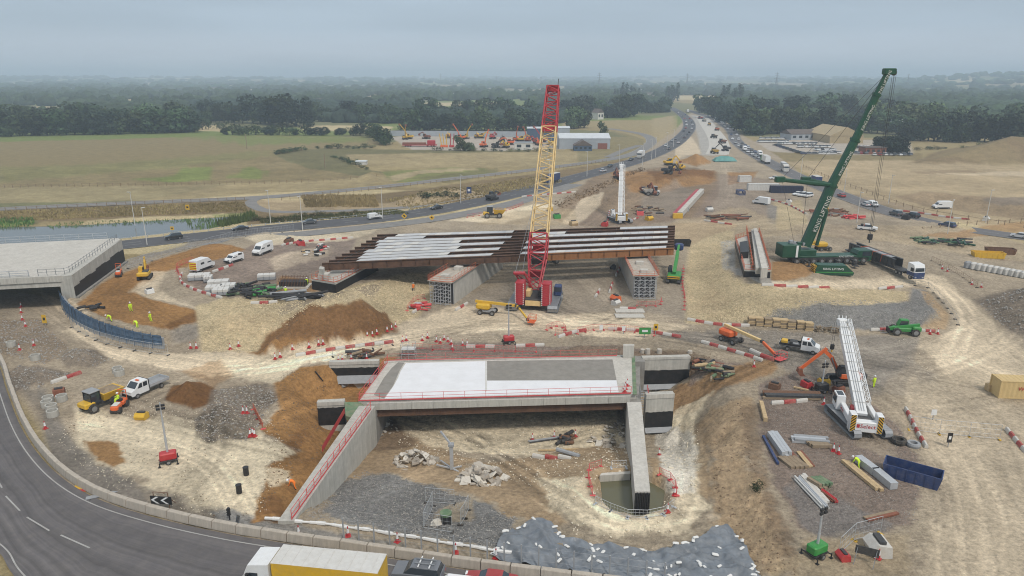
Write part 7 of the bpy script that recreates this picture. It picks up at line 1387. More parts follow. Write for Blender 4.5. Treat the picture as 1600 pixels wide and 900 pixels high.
# ------------------------------------------------------------------ roadside concrete blocks
q = resample(offs(EDGE, -.55), 2.75); bm_ = vm('block', lambda: MB().loft([[(-1.34,-.34,0),(1.34,-.34,0),(1.34,.34,0),(-1.34,.34,0)],[(-1.34,-.33,.12),(1.34,-.33,.12),(1.34,.33,.12),(-1.34,.33,.12)],[(-1.33,-.24,.62),(1.33,-.24,.62),(1.33,.24,.62),(-1.33,.24,.62)],[(-1.29,-.2,.66),(1.29,-.2,.66),(1.29,.2,.66),(-1.29,.2,.66)]]), 'block'); k = 0
for i in range(len(q)-1):
    a, b = q[i], q[i+1]; mid = (a+b)/2
    if mid.x > 16 or mid.x < -96: continue
    o = link('concrete_block', bm_); o.location = (mid.x, mid.y, .10); o.rotation_euler.z = math.atan2(b.y-a.y,b.x-a.x)+rnd.uniform(-.02,.02); o.scale.z = 1.35; tag(o, '%s concrete barrier block along the roundabout, counted from its far end' % nth(k), 'block', 'roundabout barrier blocks'); k += 1
# posts of the clear roadside screen
SF = thing('fence', 'row of tall grey posts along the blocks at the bottom', 'fence', G(770,872,.1)); q = resample(offs(smooth([G(*p) for p in [(530,853),(620,868),(720,884),(820,898),(940,914),(1060,930)]]), -1.0), 1.6)
for p in q: bw(MB().box(p.x-.065,p.x+.065,p.y-.05,p.y+.05,0,2.4), 'post', 'greytank', SF)
mb = MB()
for i in range(len(q)-1):
    for z in (.9,1.6,2.25): mb.tube((q[i].x,q[i].y,z),(q[i+1].x,q[i+1].y,z),.012,4)
bw(mb, 'wire', 'steel', SF)
q = resample(offs(smooth([G(*p) for p in [(400,830),(500,840),(600,855),(700,872),(800,888)]]), -1.9), .8); mb = MB()
for i in range(len(q)-1): r = .16+.05*math.sin(i*2.1); mb.tube((q[i].x,q[i].y+.05*math.sin(i),.2),(q[i+1].x,q[i+1].y+.05*math.sin(i+1),.2),r,7)
tag(mb.build('sheet_roll', 'sandbag'), 'long white rolled sheet lying behind the roadside blocks', 'sheet')
# ------------------------------------------------------------------ tarpaulin with sandbags
def tarp():
    E0 = smooth([W(*p) for p in [(772,868),(790,840),(838,818),(868,826),(888,848),(940,852),(1000,860),(1050,862),(1090,850),(1128,828),(1150,842),(1168,872),(1186,905)]], 8); E1 = smooth([G(*p, 0) for p in [(768,872),(790,880),(838,892),(868,897),(888,900),(940,906),(1000,914),(1050,920),(1090,925),(1128,926),(1150,926),(1168,926),(1190,926)]], 8)
    n, k = 260, 56; mb = MB(); rows = []
    X, Y = [], []
    for i in range(n+1):
        a, b = lerp_at(E0, i/n), lerp_at(E1, i/n)
        for j in range(k+1): q = a.lerp(b, j/k); X.append(q.x); Y.append(q.y)
    X, Y = np.array(X), np.array(Y); Z = full_h(X, Y) + .15 + 1.15*np.maximum(0, .45-np.abs(fbm(X*1.0+Y*.45, Y*.3-X*.1, 2.2, 3, 60))) + .9*np.maximum(0, .3-np.abs(fbm(X*.35-Y*.2, Y*1.1, 2.0, 3, 62))) + .35*fbm(X, Y, 3.5, 3, 61)
    mb.v = list(zip(X.tolist(), Y.tolist(), Z.tolist()))
    for i in range(n):
        for j in range(k): c = i*(k+1)+j; mb.f.append((c, c+1, c+k+2, c+k+1))
    o = mb.build('tarpaulin', 'tarp', None, True); fixn(o.data); tag(o, 'wrinkled grey plastic sheeting pegged over the front slope', 'tarpaulin')
    sb = MB().bbox(-.32,.32,-.16,.16,-.02,.16,.07).mesh('sandbag', 'sandbag'); r = random.Random(4)
    for t in range(72):
        i, j = r.randrange(2,n-2), r.choice([r.randrange(0,k), r.randrange(0,k), r.randrange(0,k), 1]); c = i*(k+1)+j; s = link('sandbag', sb); s.location = (X[c],Y[c],Z[c]+.02); s.rotation_euler = (r.uniform(-.2,.2), r.uniform(-.2,.2), r.uniform(0,3.14)); s.scale = (r.uniform(.6,1.05),)*3; tag(s, 'small white sandbag weighing down the grey sheeting', 'sandbag', 'sandbags on the sheeting')
tarp()
# ------------------------------------------------------------------ blue retaining wall and its mesh
BW = thing('retaining_wall', 'curved retaining wall wrapped in blue mesh below the brown fill', 'wall', W(180,535)); q = resample(smooth([G(*p) for p in [(100,484),(112,500),(140,517),(175,530),(220,541),(270,547)]], 8), 1.9)
for i in range(len(q)-1):
    a, b = q[i], q[i+1]; d = (b-a).normalized(); n = Vector((d.y,-d.x,0)); t_ = i/len(q); zt = 3.5 - 1.2*t_
    bw(MB().prism([(a.x,a.y),(b.x,b.y),(b.x-n.x*.4,b.y-n.y*.4),(a.x-n.x*.4,a.y-n.y*.4)][::-1], -.1, zt-.5), 'wall_panel', 'greytank', BW)
    mb = MB(); N_ = 4
    for z0, z1 in ((.7,zt-.2),(zt-.2,zt)):
        for u in range(N_):
            p, r_ = a.lerp(b,u/N_)+n*(.1+.05*math.sin(u*2.3+i)), a.lerp(b,(u+1)/N_)+n*(.1+.05*math.sin((u+1)*2.3+i)); mb.add([(p.x,p.y,z0),(r_.x,r_.y,z0),(r_.x,r_.y,z1),(p.x,p.y,z1)], [(0,1,2,3)])
    bw(mb, 'mesh_sheet', 'bluemesh', BW); bw(MB().tube((a.x+n.x*.25,a.y+n.y*.25,0),(a.x+n.x*.25,a.y+n.y*.25,zt+.4),.05,5), 'scaffold_pole', 'bluemesh', BW); bw(MB().tube((a.x+n.x*.25,a.y+n.y*.25,zt-.1),(b.x+n.x*.25,b.y+n.y*.25,zt-.1),.04,5).tube((a.x+n.x*.25,a.y+n.y*.25,1.6),(b.x+n.x*.25,b.y+n.y*.25,1.6),.04,5), 'scaffold_rail', 'bluemesh', BW)
panels([(112,512),(150,532),(200,546),(240,553),(268,556)], 'in front of the blue wall', 3.4, 1.9, 'galv', bars=8)
# ------------------------------------------------------------------ rubble
mat('rubble_dark', (.36,.32,.27), .95, var=.25, scale=1.4, dirt=.4); mat('rubble_pale', (.60,.56,.49), .95, var=.2, scale=1.4, dirt=.2)
def rubble(label, cpx, n, rad, hh, smin, smax, name='rubble_pile'):
    c = W(*cpx); t = thing(name, label, 'rubble', c); r = random.Random(int(cpx[0]))
    for i in range(n):
        a = r.uniform(0,6.28); d = rad*math.sqrt(r.random()); x, y = d*math.cos(a)*1.35, d*math.sin(a); z = hh*max(0, 1-d/rad)*r.uniform(.5,1.1); s = r.uniform(smin,smax)
        k = r.choice([4,5,5,6]); pl = [(math.cos(6.283*j/k+r.uniform(-.35,.35))*s*r.uniform(.7,1.2), math.sin(6.283*j/k+r.uniform(-.35,.35))*s*.75*r.uniform(.7,1.1)) for j in range(k)]; th = r.uniform(.22,.42)*min(1,s)
        M = Matrix.Translation((x,y,z+.1)) @ Matrix.Rotation(r.uniform(0,6.28),4,'Z') @ Matrix.Rotation(r.uniform(-.75,.75),4,'X') @ Matrix.Rotation(r.uniform(-.6,.6),4,'Y'); MB().prism(pl, -th/2, th/2, 'z', M).build('slab', r.choice(['rubble','rubble_dark','rubble_pale']), t)
    return t
rubble('heap of broken concrete slabs left of the steel stand', (646,722), 60, 2.2, 1.8, .22, .75); rubble('heap of broken concrete slabs right of the steel stand', (752,748), 62, 2.3, 2.0, .25, .9); rubble('flat broken slabs spread beside the right wall', (962,694), 40, 2.8, .5, .3, .9); rubble('broken slabs under the right end of the deck', (972,672), 26, 2.0, .5, .2, .6); rubble('small broken stones by the left wall foot', (590,672), 26, 2.2, .4, .2, .5)
ST = thing('steel_stand', 'tall grey steel stand with an angled arm between the rubble heaps', 'stand', W(706,734)); MB().bbox(-.22,.22,-.22,.22,.1,3.4,.05).build('column', 'galv', ST); MB().bar((0,0,3.5),(-1.3,.3,5.2),.2).build('arm', 'galv', ST); MB().bbox(-.35,.35,-.35,.35,3.3,3.7,.06).build('head', 'greytank', ST)
for a in ((-2.0,.9),(-1.6,2.0),(1.2,.6),(.9,-.7)): MB().bar((0,0,.2),(a[0],a[1],.15),.16).build('foot', 'galv', ST)
MH = thing('manhole', 'dark manhole shaft with a green rim inside a small enclosure', 'manhole', W(697,818)); MB().tube((0,0,0),(0,0,1.1),.55,14).build('shaft', 'black', MH); mb = MB().tube((0,0,1.1),(0,0,1.35),.62,14); mb.build('rim', 'formwork', MH); rubble('pale loose slab beside the manhole shaft', (684,820), 2, .4, .1, .6, .9, 'loose_slab')
# ------------------------------------------------------------------ stacked materials
def stack(name, label, cat, a, b, n, w, m, part_name, rows=2, h=None, round_=False, group=None):
    a, b = W(*a), W(*b); t = thing(name, label, cat, (a+b)/2, math.atan2(b.y-a.y,b.x-a.x), group); L_ = (b-a).length; h = h or w; r = random.Random(int(a.x*7+b.y)); ms = [m] if isinstance(m, str) else m
    for k in range(rows):
        for i in range(n-(k if round_ else 0)):
            y = (i-(n-1)/2+(k*.5 if round_ else 0))*w*1.06; e = r.uniform(-.25,.25); z = k*h*1.02+.05
            mb = MB().tube((-L_/2+e,y,z+h/2),(L_/2+e,y,z+h/2),h/2,8) if round_ else MB().box(-L_/2+e,L_/2+e,y-w/2,y+w/2,z,z+h); mb.build(part_name, r.choice(ms), t)
    return t
stack('pipe_stack', 'long pale tubes laid beside the blue prop', 'pipes', (1206,682),(1229,715), 3, .4, 'galv', 'tube', 2, .35); stack('timber_stack', 'short dark timber boards below the pale tubes', 'timber', (1228,716),(1250,733), 4, .5, 'timber_old', 'board', 1, .3); stack('beam', 'blue steel prop lying at the compound edge', 'prop', (1192,683),(1215,726), 1, .28, 'blue', 'prop', 1); stack('steel_plank_stack', 'grey steel planks stacked on bearers left of the cones', 'steel', (1238,688),(1292,692), 3, .45, ['galv','greytank'], 'plank', 2, .25); stack('mesh_stack', 'rusty mesh stack in front of the grey planks', 'mesh', (1264,697),(1294,697), 3, .4, 'timber_old', 'mesh', 2, .2)
stack('timber_stack', 'brown boards right of the pale tubes', 'timber', (1232,704),(1252,728), 2, .25, ['timber_old','brown_steel'], 'board', 1, .15); stack('timber_stack', 'red edged boards lying near the grey planks', 'timber', (1248,706),(1268,730), 3, .25, ['brown_steel','timber'], 'board', 1, .15); stack('tube_stack', 'bundle of pale scaffold tubes near the bottom of the compound', 'tubes', (1246,750),(1290,797), 4, .22, ['galv','offwhite'], 'tube', 2, None, True); stack('board_stack', 'red and white boards beside the scaffold tubes', 'boards', (1254,744),(1292,788), 2, .35, ['brown_steel','barrier_white','red'], 'board', 1, .25); stack('formwork_stack', 'greenish formwork bundle above the red boards', 'formwork', (1270,752),(1290,764), 4, .4, ['formwork','timber_old'], 'form', 2, .3); stack('prop_stack', 'bundle of rusty red props near the scaffold tubes', 'props', (1284,770),(1306,786), 4, .18, ['brown_steel','red'], 'prop', 2, None, True)
stack('beam_stack', 'long yellow timber beam lying below the grey culvert boxes', 'timber', (1320,723),(1374,768), 2, .4, 'timber', 'beam', 1, .35); stack('culvert_box', 'upper grey concrete box beam beside the yellow timber', 'box beam', (1338,720),(1366,741), 1, .9, 'galv', 'box', 1, .8); stack('culvert_box', 'lower grey concrete box beam beside the yellow timber', 'box beam', (1368,742),(1398,767), 1, .9, 'galv', 'box', 1, .8); stack('timber_stack', 'brown planks lying near the bottom fence', 'timber', (1352,813),(1400,802), 2, .35, ['timber_old','brown_steel'], 'plank', 1, .2); stack('sheet_stack', 'bundle of dark rusty sheet piles left of the crane', 'sheet piles', (1192,620),(1282,622), 4, .4, ['rebar','dark_steel','timber_old'], 'sheet_pile', 2, .3)
stack('timber_stack', 'pale beam standing at the ramp edge', 'timber', (1189,632),(1196,660), 1, .5, 'timber', 'beam', 1, .5); stack('timber_stack', 'pale plank below the excavator bucket', 'timber', (1239,606),(1262,611), 1, .3, 'timber', 'plank', 1, .2); stack('pipe_stack', 'grey pipes lying on the pit floor among cones', 'pipes', (825,692),(880,684), 3, .2, ['greytank','dark_steel'], 'pipe', 1, None, True); stack('pipe', 'thick grey pipe on the pit floor', 'pipe', (870,710),(905,712), 1, .6, 'greytank', 'pipe', 1, None, True); stack('timber_stack', 'pale timber baulk before the thick pipe', 'timber', (842,706),(905,702), 1, .25, 'timber', 'baulk', 1, .2)
for i, (x, y) in enumerate([(1174,499),(1186,500),(1199,501),(1212,502),(1224,503),(1236,505),(1250,506),(1263,508)]):
    t = thing('timber_crate_stack', '%s stack of brown timber mats from the left below the grey embankment' % nth(i), 'timber', W(x,y+8), R(-8)+rnd.uniform(-.06,.06), 'timber mat stacks')
    for k in range(5): e = rnd.uniform(-.08,.08); MB().box(-.65+e,.65+e,-.6,.6,.05+k*.30,.30+k*.30).build('mat', 'timber' if (i+k) % 3 else 'timber_old', t)
for i, (x, y) in enumerate([(1278,512),(1292,513),(1306,515)]):
    t = thing('timber_crate_stack', '%s loose heap of old timber from the left by the white boom tip' % nth(i), 'timber', W(x,y+6), R(-6), 'loose timber heaps')
    for k in range(14): a = rnd.uniform(0,3.14); MB().bar((-.7*math.cos(a),-.5*math.sin(a),rnd.uniform(.1,1.1)),(.7*math.cos(a),.5*math.sin(a),rnd.uniform(.1,1.1)),.16,.1).build('board', 'timber_old', t)
for i, (x, y, l, w) in enumerate([(312,437,4.2,2.2),(326,440,1.6,2.0),(335,456,3.0,2.2),(346,460,3.0,2.2),(357,453,2.8,2.2),(342,447,4.0,2.0),(417,437,3.6,1.5)]):
    t = thing('wrapped_pack', '%s white wrapped pack of blocks from the left on the left platform' % nth(i), 'pack', W(x,y), R(12), 'white wrapped packs')
    for k in range(2):
        for j in range(3): MB().bbox(-l/2+j*l/3+.02,-l/2+(j+1)*l/3-.02,-w/2,w/2,.1+k*.6,.68+k*.6,.06).build('bale', 'offwhite' if k else 'greytank', t)
def pipe_heap(label, cpx, rad, n, mats, L_=3.0, asp=1.0):
    c = W(*cpx); t = thing('pipe_heap', label, 'pipes', c); r = random.Random(int(cpx[0]+cpx[1]))
    for i in range(n):
        x, y = r.uniform(-rad,rad), r.uniform(-rad,rad)*asp; a = r.gauss(.2,.6); l = r.uniform(.6,1)*L_/2; z = r.uniform(.2,1.0); MB().tube((x-l*math.cos(a),y-l*math.sin(a),z),(x+l*math.cos(a),y+l*math.sin(a),z+r.uniform(-.15,.15)),r.uniform(.14,.3),8).build('pipe', r.choice(mats), t)
pipe_heap('heap of black drainage pipes with green bands below the packs', (392,456), 3.4, 44, ['black','black','dark_steel','formwork'], 2.6); pipe_heap('heap of dark pipes with green fittings left of the sand pad', (412,462), 2.6, 30, ['black','formwork','lime_green','black'], 2.0); pipe_heap('long black pipes laid below the left abutment', (455,466), 4.5, 16, ['black','greytank','black'], 7.0, .3); pipe_heap('heap of green pipes beyond the right hand track', (1462,380), 5.5, 46, ['crane_green','formwork','black'], 3.0, .6); pipe_heap('heap of black and green pipes behind the rusty skips', (1500,382), 3.6, 30, ['black','crane_green','dark_steel'], 2.8); pipe_heap('tangle of scrap timber and tools right of the wing wall', (1108,576), 2.4, 24, ['timber','black','formwork','brown_steel'], 2.2); pipe_heap('tangle of scrap and green formwork at the ramp top', (1122,588), 2.0, 20, ['formwork','formwork','timber_old','black'], 1.8); pipe_heap('cluttered pipes and boards behind the back wing wall', (572,558), 2.2, 14, ['rebar','dark_steel','timber_old'], 2.6, .3); pipe_heap('heap of scaffold parts beside the right hand road', (1300,335), 6, 40, ['rebar','greytank','brown_steel'], 3, .8); pipe_heap('stack of red frames beside the right hand road', (1330,341), 2.6, 26, ['redmesh','red'], 2.4); pipe_heap('rusty steel sections laid behind the flyover', (1136,342), 6, 26, ['rebar','dark_steel','brown_steel'], 6, .5); pipe_heap('scattered rusty steel before the far dig', (1010,330), 5, 26, ['rebar','dark_steel','timber_old'], 3.0); pipe_heap('twisted rusty bars on the pit floor', (884,690), 1.0, 14, ['rebar','dark_steel'], 1.6); pipe_heap('red scaffold couplers near the left pier', (655,482), 1.8, 18, ['redmesh','galv','red'], 1.6)
pipe_heap('dark hoses and offcuts on the sand fill edge', (150,482), 2.0, 8, ['black'], 1.6); pipe_heap('clutter of tools by the girder ends', (508,390), 2.4, 18, ['offwhite','redmesh','dark_steel'], 1.4); pipe_heap('clutter of tools and boards on the left platform', (488,398), 2.6, 16, ['offwhite','timber','black'], 1.4)
RB_ = thing('rebar_cage', 'dark steel reinforcement cage on a concrete pad beside the left abutment', 'rebar', W(460,448)); MB().box(-3.2,3.2,-1.6,1.6,0,.35).build('concrete_pad', 'concrete_pale', RB_); MB().box(-2.6,2.6,-1.2,1.2,.35,1.3).build('formwork_box', 'bitumen', RB_)
mb = MB()
for i in range(18): mb.tube((-2.6+i*.305,-1.2,.4),(-2.6+i*.305,-1.2,2.1),.04,4); mb.tube((-2.6+i*.305,1.2,.4),(-2.6+i*.305,1.2,2.1),.04,4)
mb.tube((-2.6,-1.2,1.8),(2.6,-1.2,1.8),.04,4).tube((-2.6,1.2,1.8),(2.6,1.2,1.8),.04,4); mb.build('bars', 'rebar', RB_)
# concrete rings
rg_ = MB(); n = 18; o_, i_ = .62, .5
for z, r1 in ((0,o_),(.75,o_),(.75,i_),(0,i_)): rg_.v += [(math.cos(6.2832*k/n)*r1, math.sin(6.2832*k/n)*r1, z) for k in range(n)]
for s in range(4):
    for k in range(n): j = (k+1) % n; t_ = ((s+1) % 4)*n; rg_.f.append((s*n+k, s*n+j, t_+j, t_+k))
rgm = rg_.mesh('concrete_ring', 'concrete')
for i, (x, y) in enumerate([(76,628),(74,635),(81,641),(83,650),(97,626),(187,586),(184,582),(56,562),(18,541)]): o = link('concrete_ring', rgm); o.location = W(x,y); o.scale = (1.15,)*3; tag(o, ['topmost grey concrete ring of the left cluster','second grey concrete ring of the left cluster','third grey concrete ring of the left cluster','lowest grey concrete ring of the left cluster','lone concrete ring right of the cluster by the brown bucket','front concrete ring on the bare ground above the tipper','back concrete ring on the bare ground above the tipper','concrete ring beside the dark spoil heap','concrete ring far left under the bridge approach'][i], 'ring', 'concrete rings')
def bucket(label, p, m, sc=1.0): t = thing('digger_bucket', label, 'bucket', W(*p), rnd.uniform(0,6), None, sc); MB().prism([(-.6,0),(.5,0),(.7,.5),(.3,.9),(-.5,.8)], -.7, .7, 'y').build('shell', m, t); MB().box(-.2,.2,-.5,.5,.85,1.05).build('hitch', 'dark_steel', t)
bucket('brown excavator bucket beside the concrete rings', (93,616), 'brown_steel'); bucket('dull yellow excavator bucket lying below the dumper', (222,654), 'yellow'); bucket('rusty bucket beside the dark sheet piles', (1210,607), 'rebar'); bucket('red fuel tank beside the dark light tower', (1260,604), 'red', 1.0); bucket('rusty red cylinder right of the dark light tower', (1310,612), 'brown_steel'); bucket('yellow fuel bowser right of the dark light tower', (1287,600), 'yellow'); bucket('pink water tank beside two cones at the bottom right', (1371,862), 'barrier_white', 1.5); bucket('red plastic tank on the bottom ground', (1317,873), 'red', .8); bucket('white sack on the platform edge', (234,458), 'sandbag'); bucket('grey bag by the wing wall', (537,603), 'greytank', .7); bucket('dark hose reel under the flyover', (958,420), 'dark_steel'); bucket('orange machine part beside the pier', (962,470), 'orange', 1.3); bucket('white drum before the right pier', (962,476), 'offwhite', 1.1); bucket('blue coil beside the red crane cab', (848,452), 'blue', 1.0)
for p_, m_, nm_ in (((860,329),'yellow','yellow generator on the bank behind the red crane boom'),((1014,344),'yellow','yellow generator right of the far white crane'),((945,353),'red','red compressor behind the girders'),((896,352),'timber','pale timber crate behind the girders'),((1000,336),'redmesh','red tool crate right of the far white crane'),((1070,330),'greytank','grey tank beside the pale beam'),((1108,330),'offwhite','white tank on the red gravel'),((870,341),'lime_green','green box on the bank behind the crane'),((1232,318),'offwhite','white tank above the pale slope'),((1290,330),'yellow','yellow box beside the scaffold parts'),((1540,345),'offwhite','pale box on the far right sand'),((1415,343),'black','dark sign board beside the right hand road'),((640,374),'redmesh','red crate behind the far girder end'),((470,384),'red','red compressor on the left platform back edge'),((452,380),'rebar','rusty crate left of the red compressor')): bucket(nm_, p_, m_, 1.5)
for i, (p, nm) in enumerate((((385,742),'upper black drum on the chalk left of the wall'),((374,770),'lower black drum on the chalk left of the wall'))): o = MB().tube((0,0,0),(0,0,.95),.3,12).tube((0,0,.95),(0,0,1.0),.33,12).build('drum', 'black', thing('drum', nm, 'drum', W(*p)))
for i, (p, s_) in enumerate((((1404,692),1.15),((1427,697),1.0))):
    t = thing('tyre', ['dark tractor tyre lying by the timber right of the crane','pale tyre lying against the red and white barriers'][i], 'tyre', W(*p), 0, None, s_); n = 18; mb = MB()
    for z, r1 in ((.0,.72),(.25,.8),(.5,.72),(.5,.42),(0,.42)): mb.v += [(math.cos(6.2832*k/n)*r1, math.sin(6.2832*k/n)*r1, z) for k in range(n)]
    for s in range(5):
        for k in range(n): j = (k+1) % n; q_ = ((s+1) % 5)*n; mb.f.append((s*n+k, s*n+j, q_+j, q_+k))
    mb.build('tread', ['rubber','greytank'][i], t)
# container, skips, cabins
def container(label, loc, rz, L_, m, lett=None, h=2.6, w=2.44, lm='red', name='shipping_container', cat='container'):
    t = thing(name, label, cat, loc, rz); n = int(L_/.3); mb = MB(); pts = []
    for i in range(n+1): x = -L_/2 + L_*i/n; pts.append((x, -w/2 + (.05 if i % 2 else 0)))
    pts += [(-p[0], -p[1]) for p in pts]; mb.prism(pts, .15, h-.1); mb.build('walls', m, t); MB().box(-L_/2-.03,L_/2+.03,-w/2-.03,w/2+.03,h-.12,h).build('roof', m, t); MB().box(-L_/2-.03,L_/2+.03,-w/2-.03,w/2+.03,0,.16).build('base_rail', m, t)
    for sx in (-1,1):
        for sy in (-1,1): MB().box(sx*L_/2-.09,sx*L_/2+.09,sy*w/2-.09,sy*w/2+.09,.02,h+.02).build('corner_post', m, t)
    for k in range(int(L_/.6)): x = -L_/2+.3+k*.6; MB().box(x-.04,x+.04,-w/2,w/2,h,h+.03).build('roof_rib', m, t)
    if lett: text(lett, .8, lm, t, Matrix.Translation((-L_/2+2.8,-w/2-.05,1.5)) @ Matrix.Rotation(R(90),4,'X'))
    return t
pc = W(1558,622); ca = R(-6); container('sand coloured shipping container with red letters at the right edge', pc + Vector((6.1*math.cos(ca)+.3, 6.1*math.sin(ca)+1.2, 0)), ca, 12.2, 'container', 'WI'); MB().box(-1,1,-.5,.5,0,1).build('crate', 'timber', thing('wooden_crate', 'small wooden crate behind the sand coloured container', 'crate', W(1552,610)))
def skip(label, loc, rz, L_, w, h, m):
    t = thing('skip', label, 'skip', loc, rz); mb = MB(); mb.loft([[(-L_/2,-w/2,0),(L_/2,-w/2,0),(L_/2,w/2,0),(-L_/2,w/2,0)],[(-L_/2-.3,-w/2,h),(L_/2+.3,-w/2,h),(L_/2+.3,w/2,h),(-L_/2-.3,w/2,h)],[(-L_/2-.2,-w/2+.1,h),(L_/2+.2,-w/2+.1,h),(L_/2+.2,w/2-.1,h),(-L_/2-.2,w/2-.1,h)],[(-L_/2,-w/2+.1,.3),(L_/2,-w/2+.1,.3),(L_/2,w/2-.1,.3),(-L_/2,w/2-.1,.3)]]); mb.build('body', m, t)
    for k in range(6): x = -L_/2+.3+k*(L_-.6)/5; MB().box(x-.05,x+.05,-w/2-.07,-w/2-.003,.05,h-.05).box(x-.05,x+.05,w/2+.003,w/2+.07,.05,h-.05).build('rib', m, t)
    return t
skip('blue open skip in the compound right of the box beams', W(1424,748), R(-35), 5.2, 2.3, 1.5, 'blue'); skip('yellow rusty skip beyond the right hand track', W(1543,402), R(-12), 6.5, 2.4, 1.4, 'yellow'); skip('brown rusty skip behind the yellow one', W(1562,396), R(-12), 6.0, 2.4, 1.4, 'rebar'); skip('dark open box behind the flyover end', W(1062,384), R(0), 5.0, 2.0, 1.6, 'black')
GB_ = thing('counterweight_box', 'dark green ballast box with lettering before the green crane', 'ballast', W(1300,428), R(-4)); MB().prism([(-4,0),(4,0),(4.2,.6),(2.4,2.2),(-3.6,2.2),(-4,1.4)], -1.2, 1.2, 'y').build('body', 'crane_green', GB_); MB().box(-3.9,3.9,-1.25,-1.2,.55,.75).build('stripe', 'lime_green', GB_); text('KING LIFTING', .7, 'white', GB_, Matrix.Translation((-.3,-1.23,1.4)) @ Matrix.Rotation(R(90),4,'X')); MB().box(-4.3,-3.8,-1.1,1.1,.2,2.0).build('hazard_end', 'hazard', GB_)
boom_lift('small yellow lift behind the green crane chassis', W(1286,391), R(10), 'yellow', [(-1.5,0,2.2),(-4,0,2.0)], 'yellow')
for i in range(12):
    t_ = i/11; p = W(1512+t_*95, 419+t_*17); o = MB().bbox(-.75,.75,-.6,.6,0,1.5,.12).bbox(-.5,.5,-.4,.4,1.5,1.62,.05).build('bulk_bag', 'offwhite' if i else 'greytank'); o.location = p; o.rotation_euler.z = rnd.uniform(-.2,.2); tag(o, '%s white bulk bag from the left in the row beyond the track' % nth(i), 'bag', 'bulk bags')
container('white site cabin beyond the pale slope', W(1192,297), R(-3), 12, 'offwhite', name='site_cabin', cat='cabin'); container('dark blue site cabin before the white one', W(1228,301), R(-3), 12, 'navy', name='site_cabin', cat='cabin'); container('small white cabin left of the white site cabin', W(1163,284), R(2), 5, 'offwhite', name='site_cabin', cat='cabin')
BFm = thing('steel_trestle', 'dark blue steel frame standing on the red gravel', 'frame', W(1157,304))
mb = MB(); lattice(mb, Vector((0,-2,.8)), Vector((0,2,.8)), 2.4, 2.4, 1.6, 1.6, 5, .12, .08); mb.build('frame', 'blue', BFm)
for i, p in enumerate([(1043,240),(1008,243)]): pass
MB().loft([[(-6,-3,0),(6,-3,0),(6,3,0),(-6,3,0)],[(-5,-2,1.5),(4.5,-2,1.6),(5,2,1.6),(-4.5,2,1.5)],[(-2,-.5,2.6),(2,-.6,2.4),(2,.6,2.4),(-2,.5,2.6)]]).build('cover', mat('teal', (.10,.28,.26), .6, var=.3, scale=.4), thing('covered_heap', 'teal sheeted heap beside the right hand road', 'heap', W(1132,252)))
# white crawler mats before the right pier
CM = thing('ground_mats', 'pale rectangular ground mats laid before the right pier', 'mats', W(985,490))
for i in range(6):
    for j in range(2): p = W(965+i*7.5, 486+j*8); o = MB().box(-.45,.45,-1.1,1.1,0,.15).build('mat', 'concrete_pale', CM); o.location = p - CM.location
for i, (x, y) in enumerate([(1012,553),(1030,552),(1004,551),(1078,552)]): o = MB().tube((0,0,-.3),(0,0,.9-.15*i),.42,12,.38).build('pile_head', 'rubble'); o.location = W(x,y); tag(o, '%s broken pile head from the left behind the right wing wall' % nth([1,2,0,3][i]), 'pile', 'pile heads')
SCF = thing('scaffold_tower', 'grey scaffold tower at the back left corner of the bridge deck', 'scaffold', W(638,561)); mb = MB()
for x in (0,1.1,2.2):
    for y in (0,1.3): MB().tube((x-1.1,y,0),(x-1.1,y,2.5),.05,5).build('standard', 'galv', SCF)
for z in (.8,1.6,2.4): MB().tube((-1.1,0,z),(1.1,0,z),.045,5).tube((-1.1,1.3,z),(1.1,1.3,z),.045,5).build('ledger', 'galv', SCF)
MB().box(-1.1,1.1,0,1.3,1.55,1.6).build('board', 'offwhite', SCF)
# signs
CS = thing('chevron_sign', 'black sign with two white chevrons beside the roundabout', 'sign', W(254,796), R(-6)); CS.location.z = .1
MB().box(-1.15,1.15,-.03,.03,.55,1.45).build('board', 'black', CS)
for x in (-.55,.5): MB().prism([(x+.35,1.40),(x-.25,1.0),(x+.35,.6),(x+.05,.6),(x-.55,1.0),(x+.05,1.40)][::-1], -.036, -.031, 'y').build('chevron', 'white', CS)
for x in (-.8,.8): MB().bar((x,.05,0),(x,.05,1.9),.06).bar((x,.05,1.4),(x,1.1,0),.05).build('leg', 'rebar', CS)
MB().bar((-.8,.05,1.9),(.8,.05,1.9),.05).build('top_bar', 'rebar', CS); bucket('brown sandbags at the foot of the chevron sign', (252,803), 'brown_steel', .5)
TL = thing('traffic_light', 'small black temporary traffic light behind the roadside blocks', 'traffic light', W(359,812), R(-30)); MB().bbox(-.14,.14,-.12,.12,.5,1.4,.03).build('head', 'black', TL); MB().box(-.05,.05,-.05,.05,0,.6).build('post', 'black', TL)
for k in range(3): MB().tube((0,-.12,.68+k*.28),(0,-.22,.68+k*.28),.1,8).build('visor', 'black', TL)
SP = thing('solar_panel', 'small dark solar panel beside the traffic light', 'panel', W(371,822)); MB().bar((0,0,.3),(0,.5,.9),.8,.05,(1,0,0)).build('panel', 'glass', SP); MB().box(-.04,.04,.2,.28,0,.6).build('stand', 'steel', SP)
SS = thing('flat_sign', 'yellow and red sign lying flat behind the blocks', 'sign', W(126,764)); MB().box(-.9,.9,-.6,.6,.03,.08).build('board', 'yellow', SS); MB().box(-.5,.9,-.62,-.2,.085,.095).build('red_panel', 'red', SS); SA = thing('flat_sign', 'pale arrow sign lying on its frame behind the blocks', 'sign', W(158,776), R(25)); MB().prism([(-1.4,-.3),(.8,-.3),(1.6,.1),(.8,.4),(-1.4,.3)], .15, .2).build('board', 'greytank', SA); MB().bar((-1,-.6,.1),(-.7,.7,.1),.06).bar((.6,-.6,.1),(.9,.8,.1),.06).build('frame', 'black', SA)
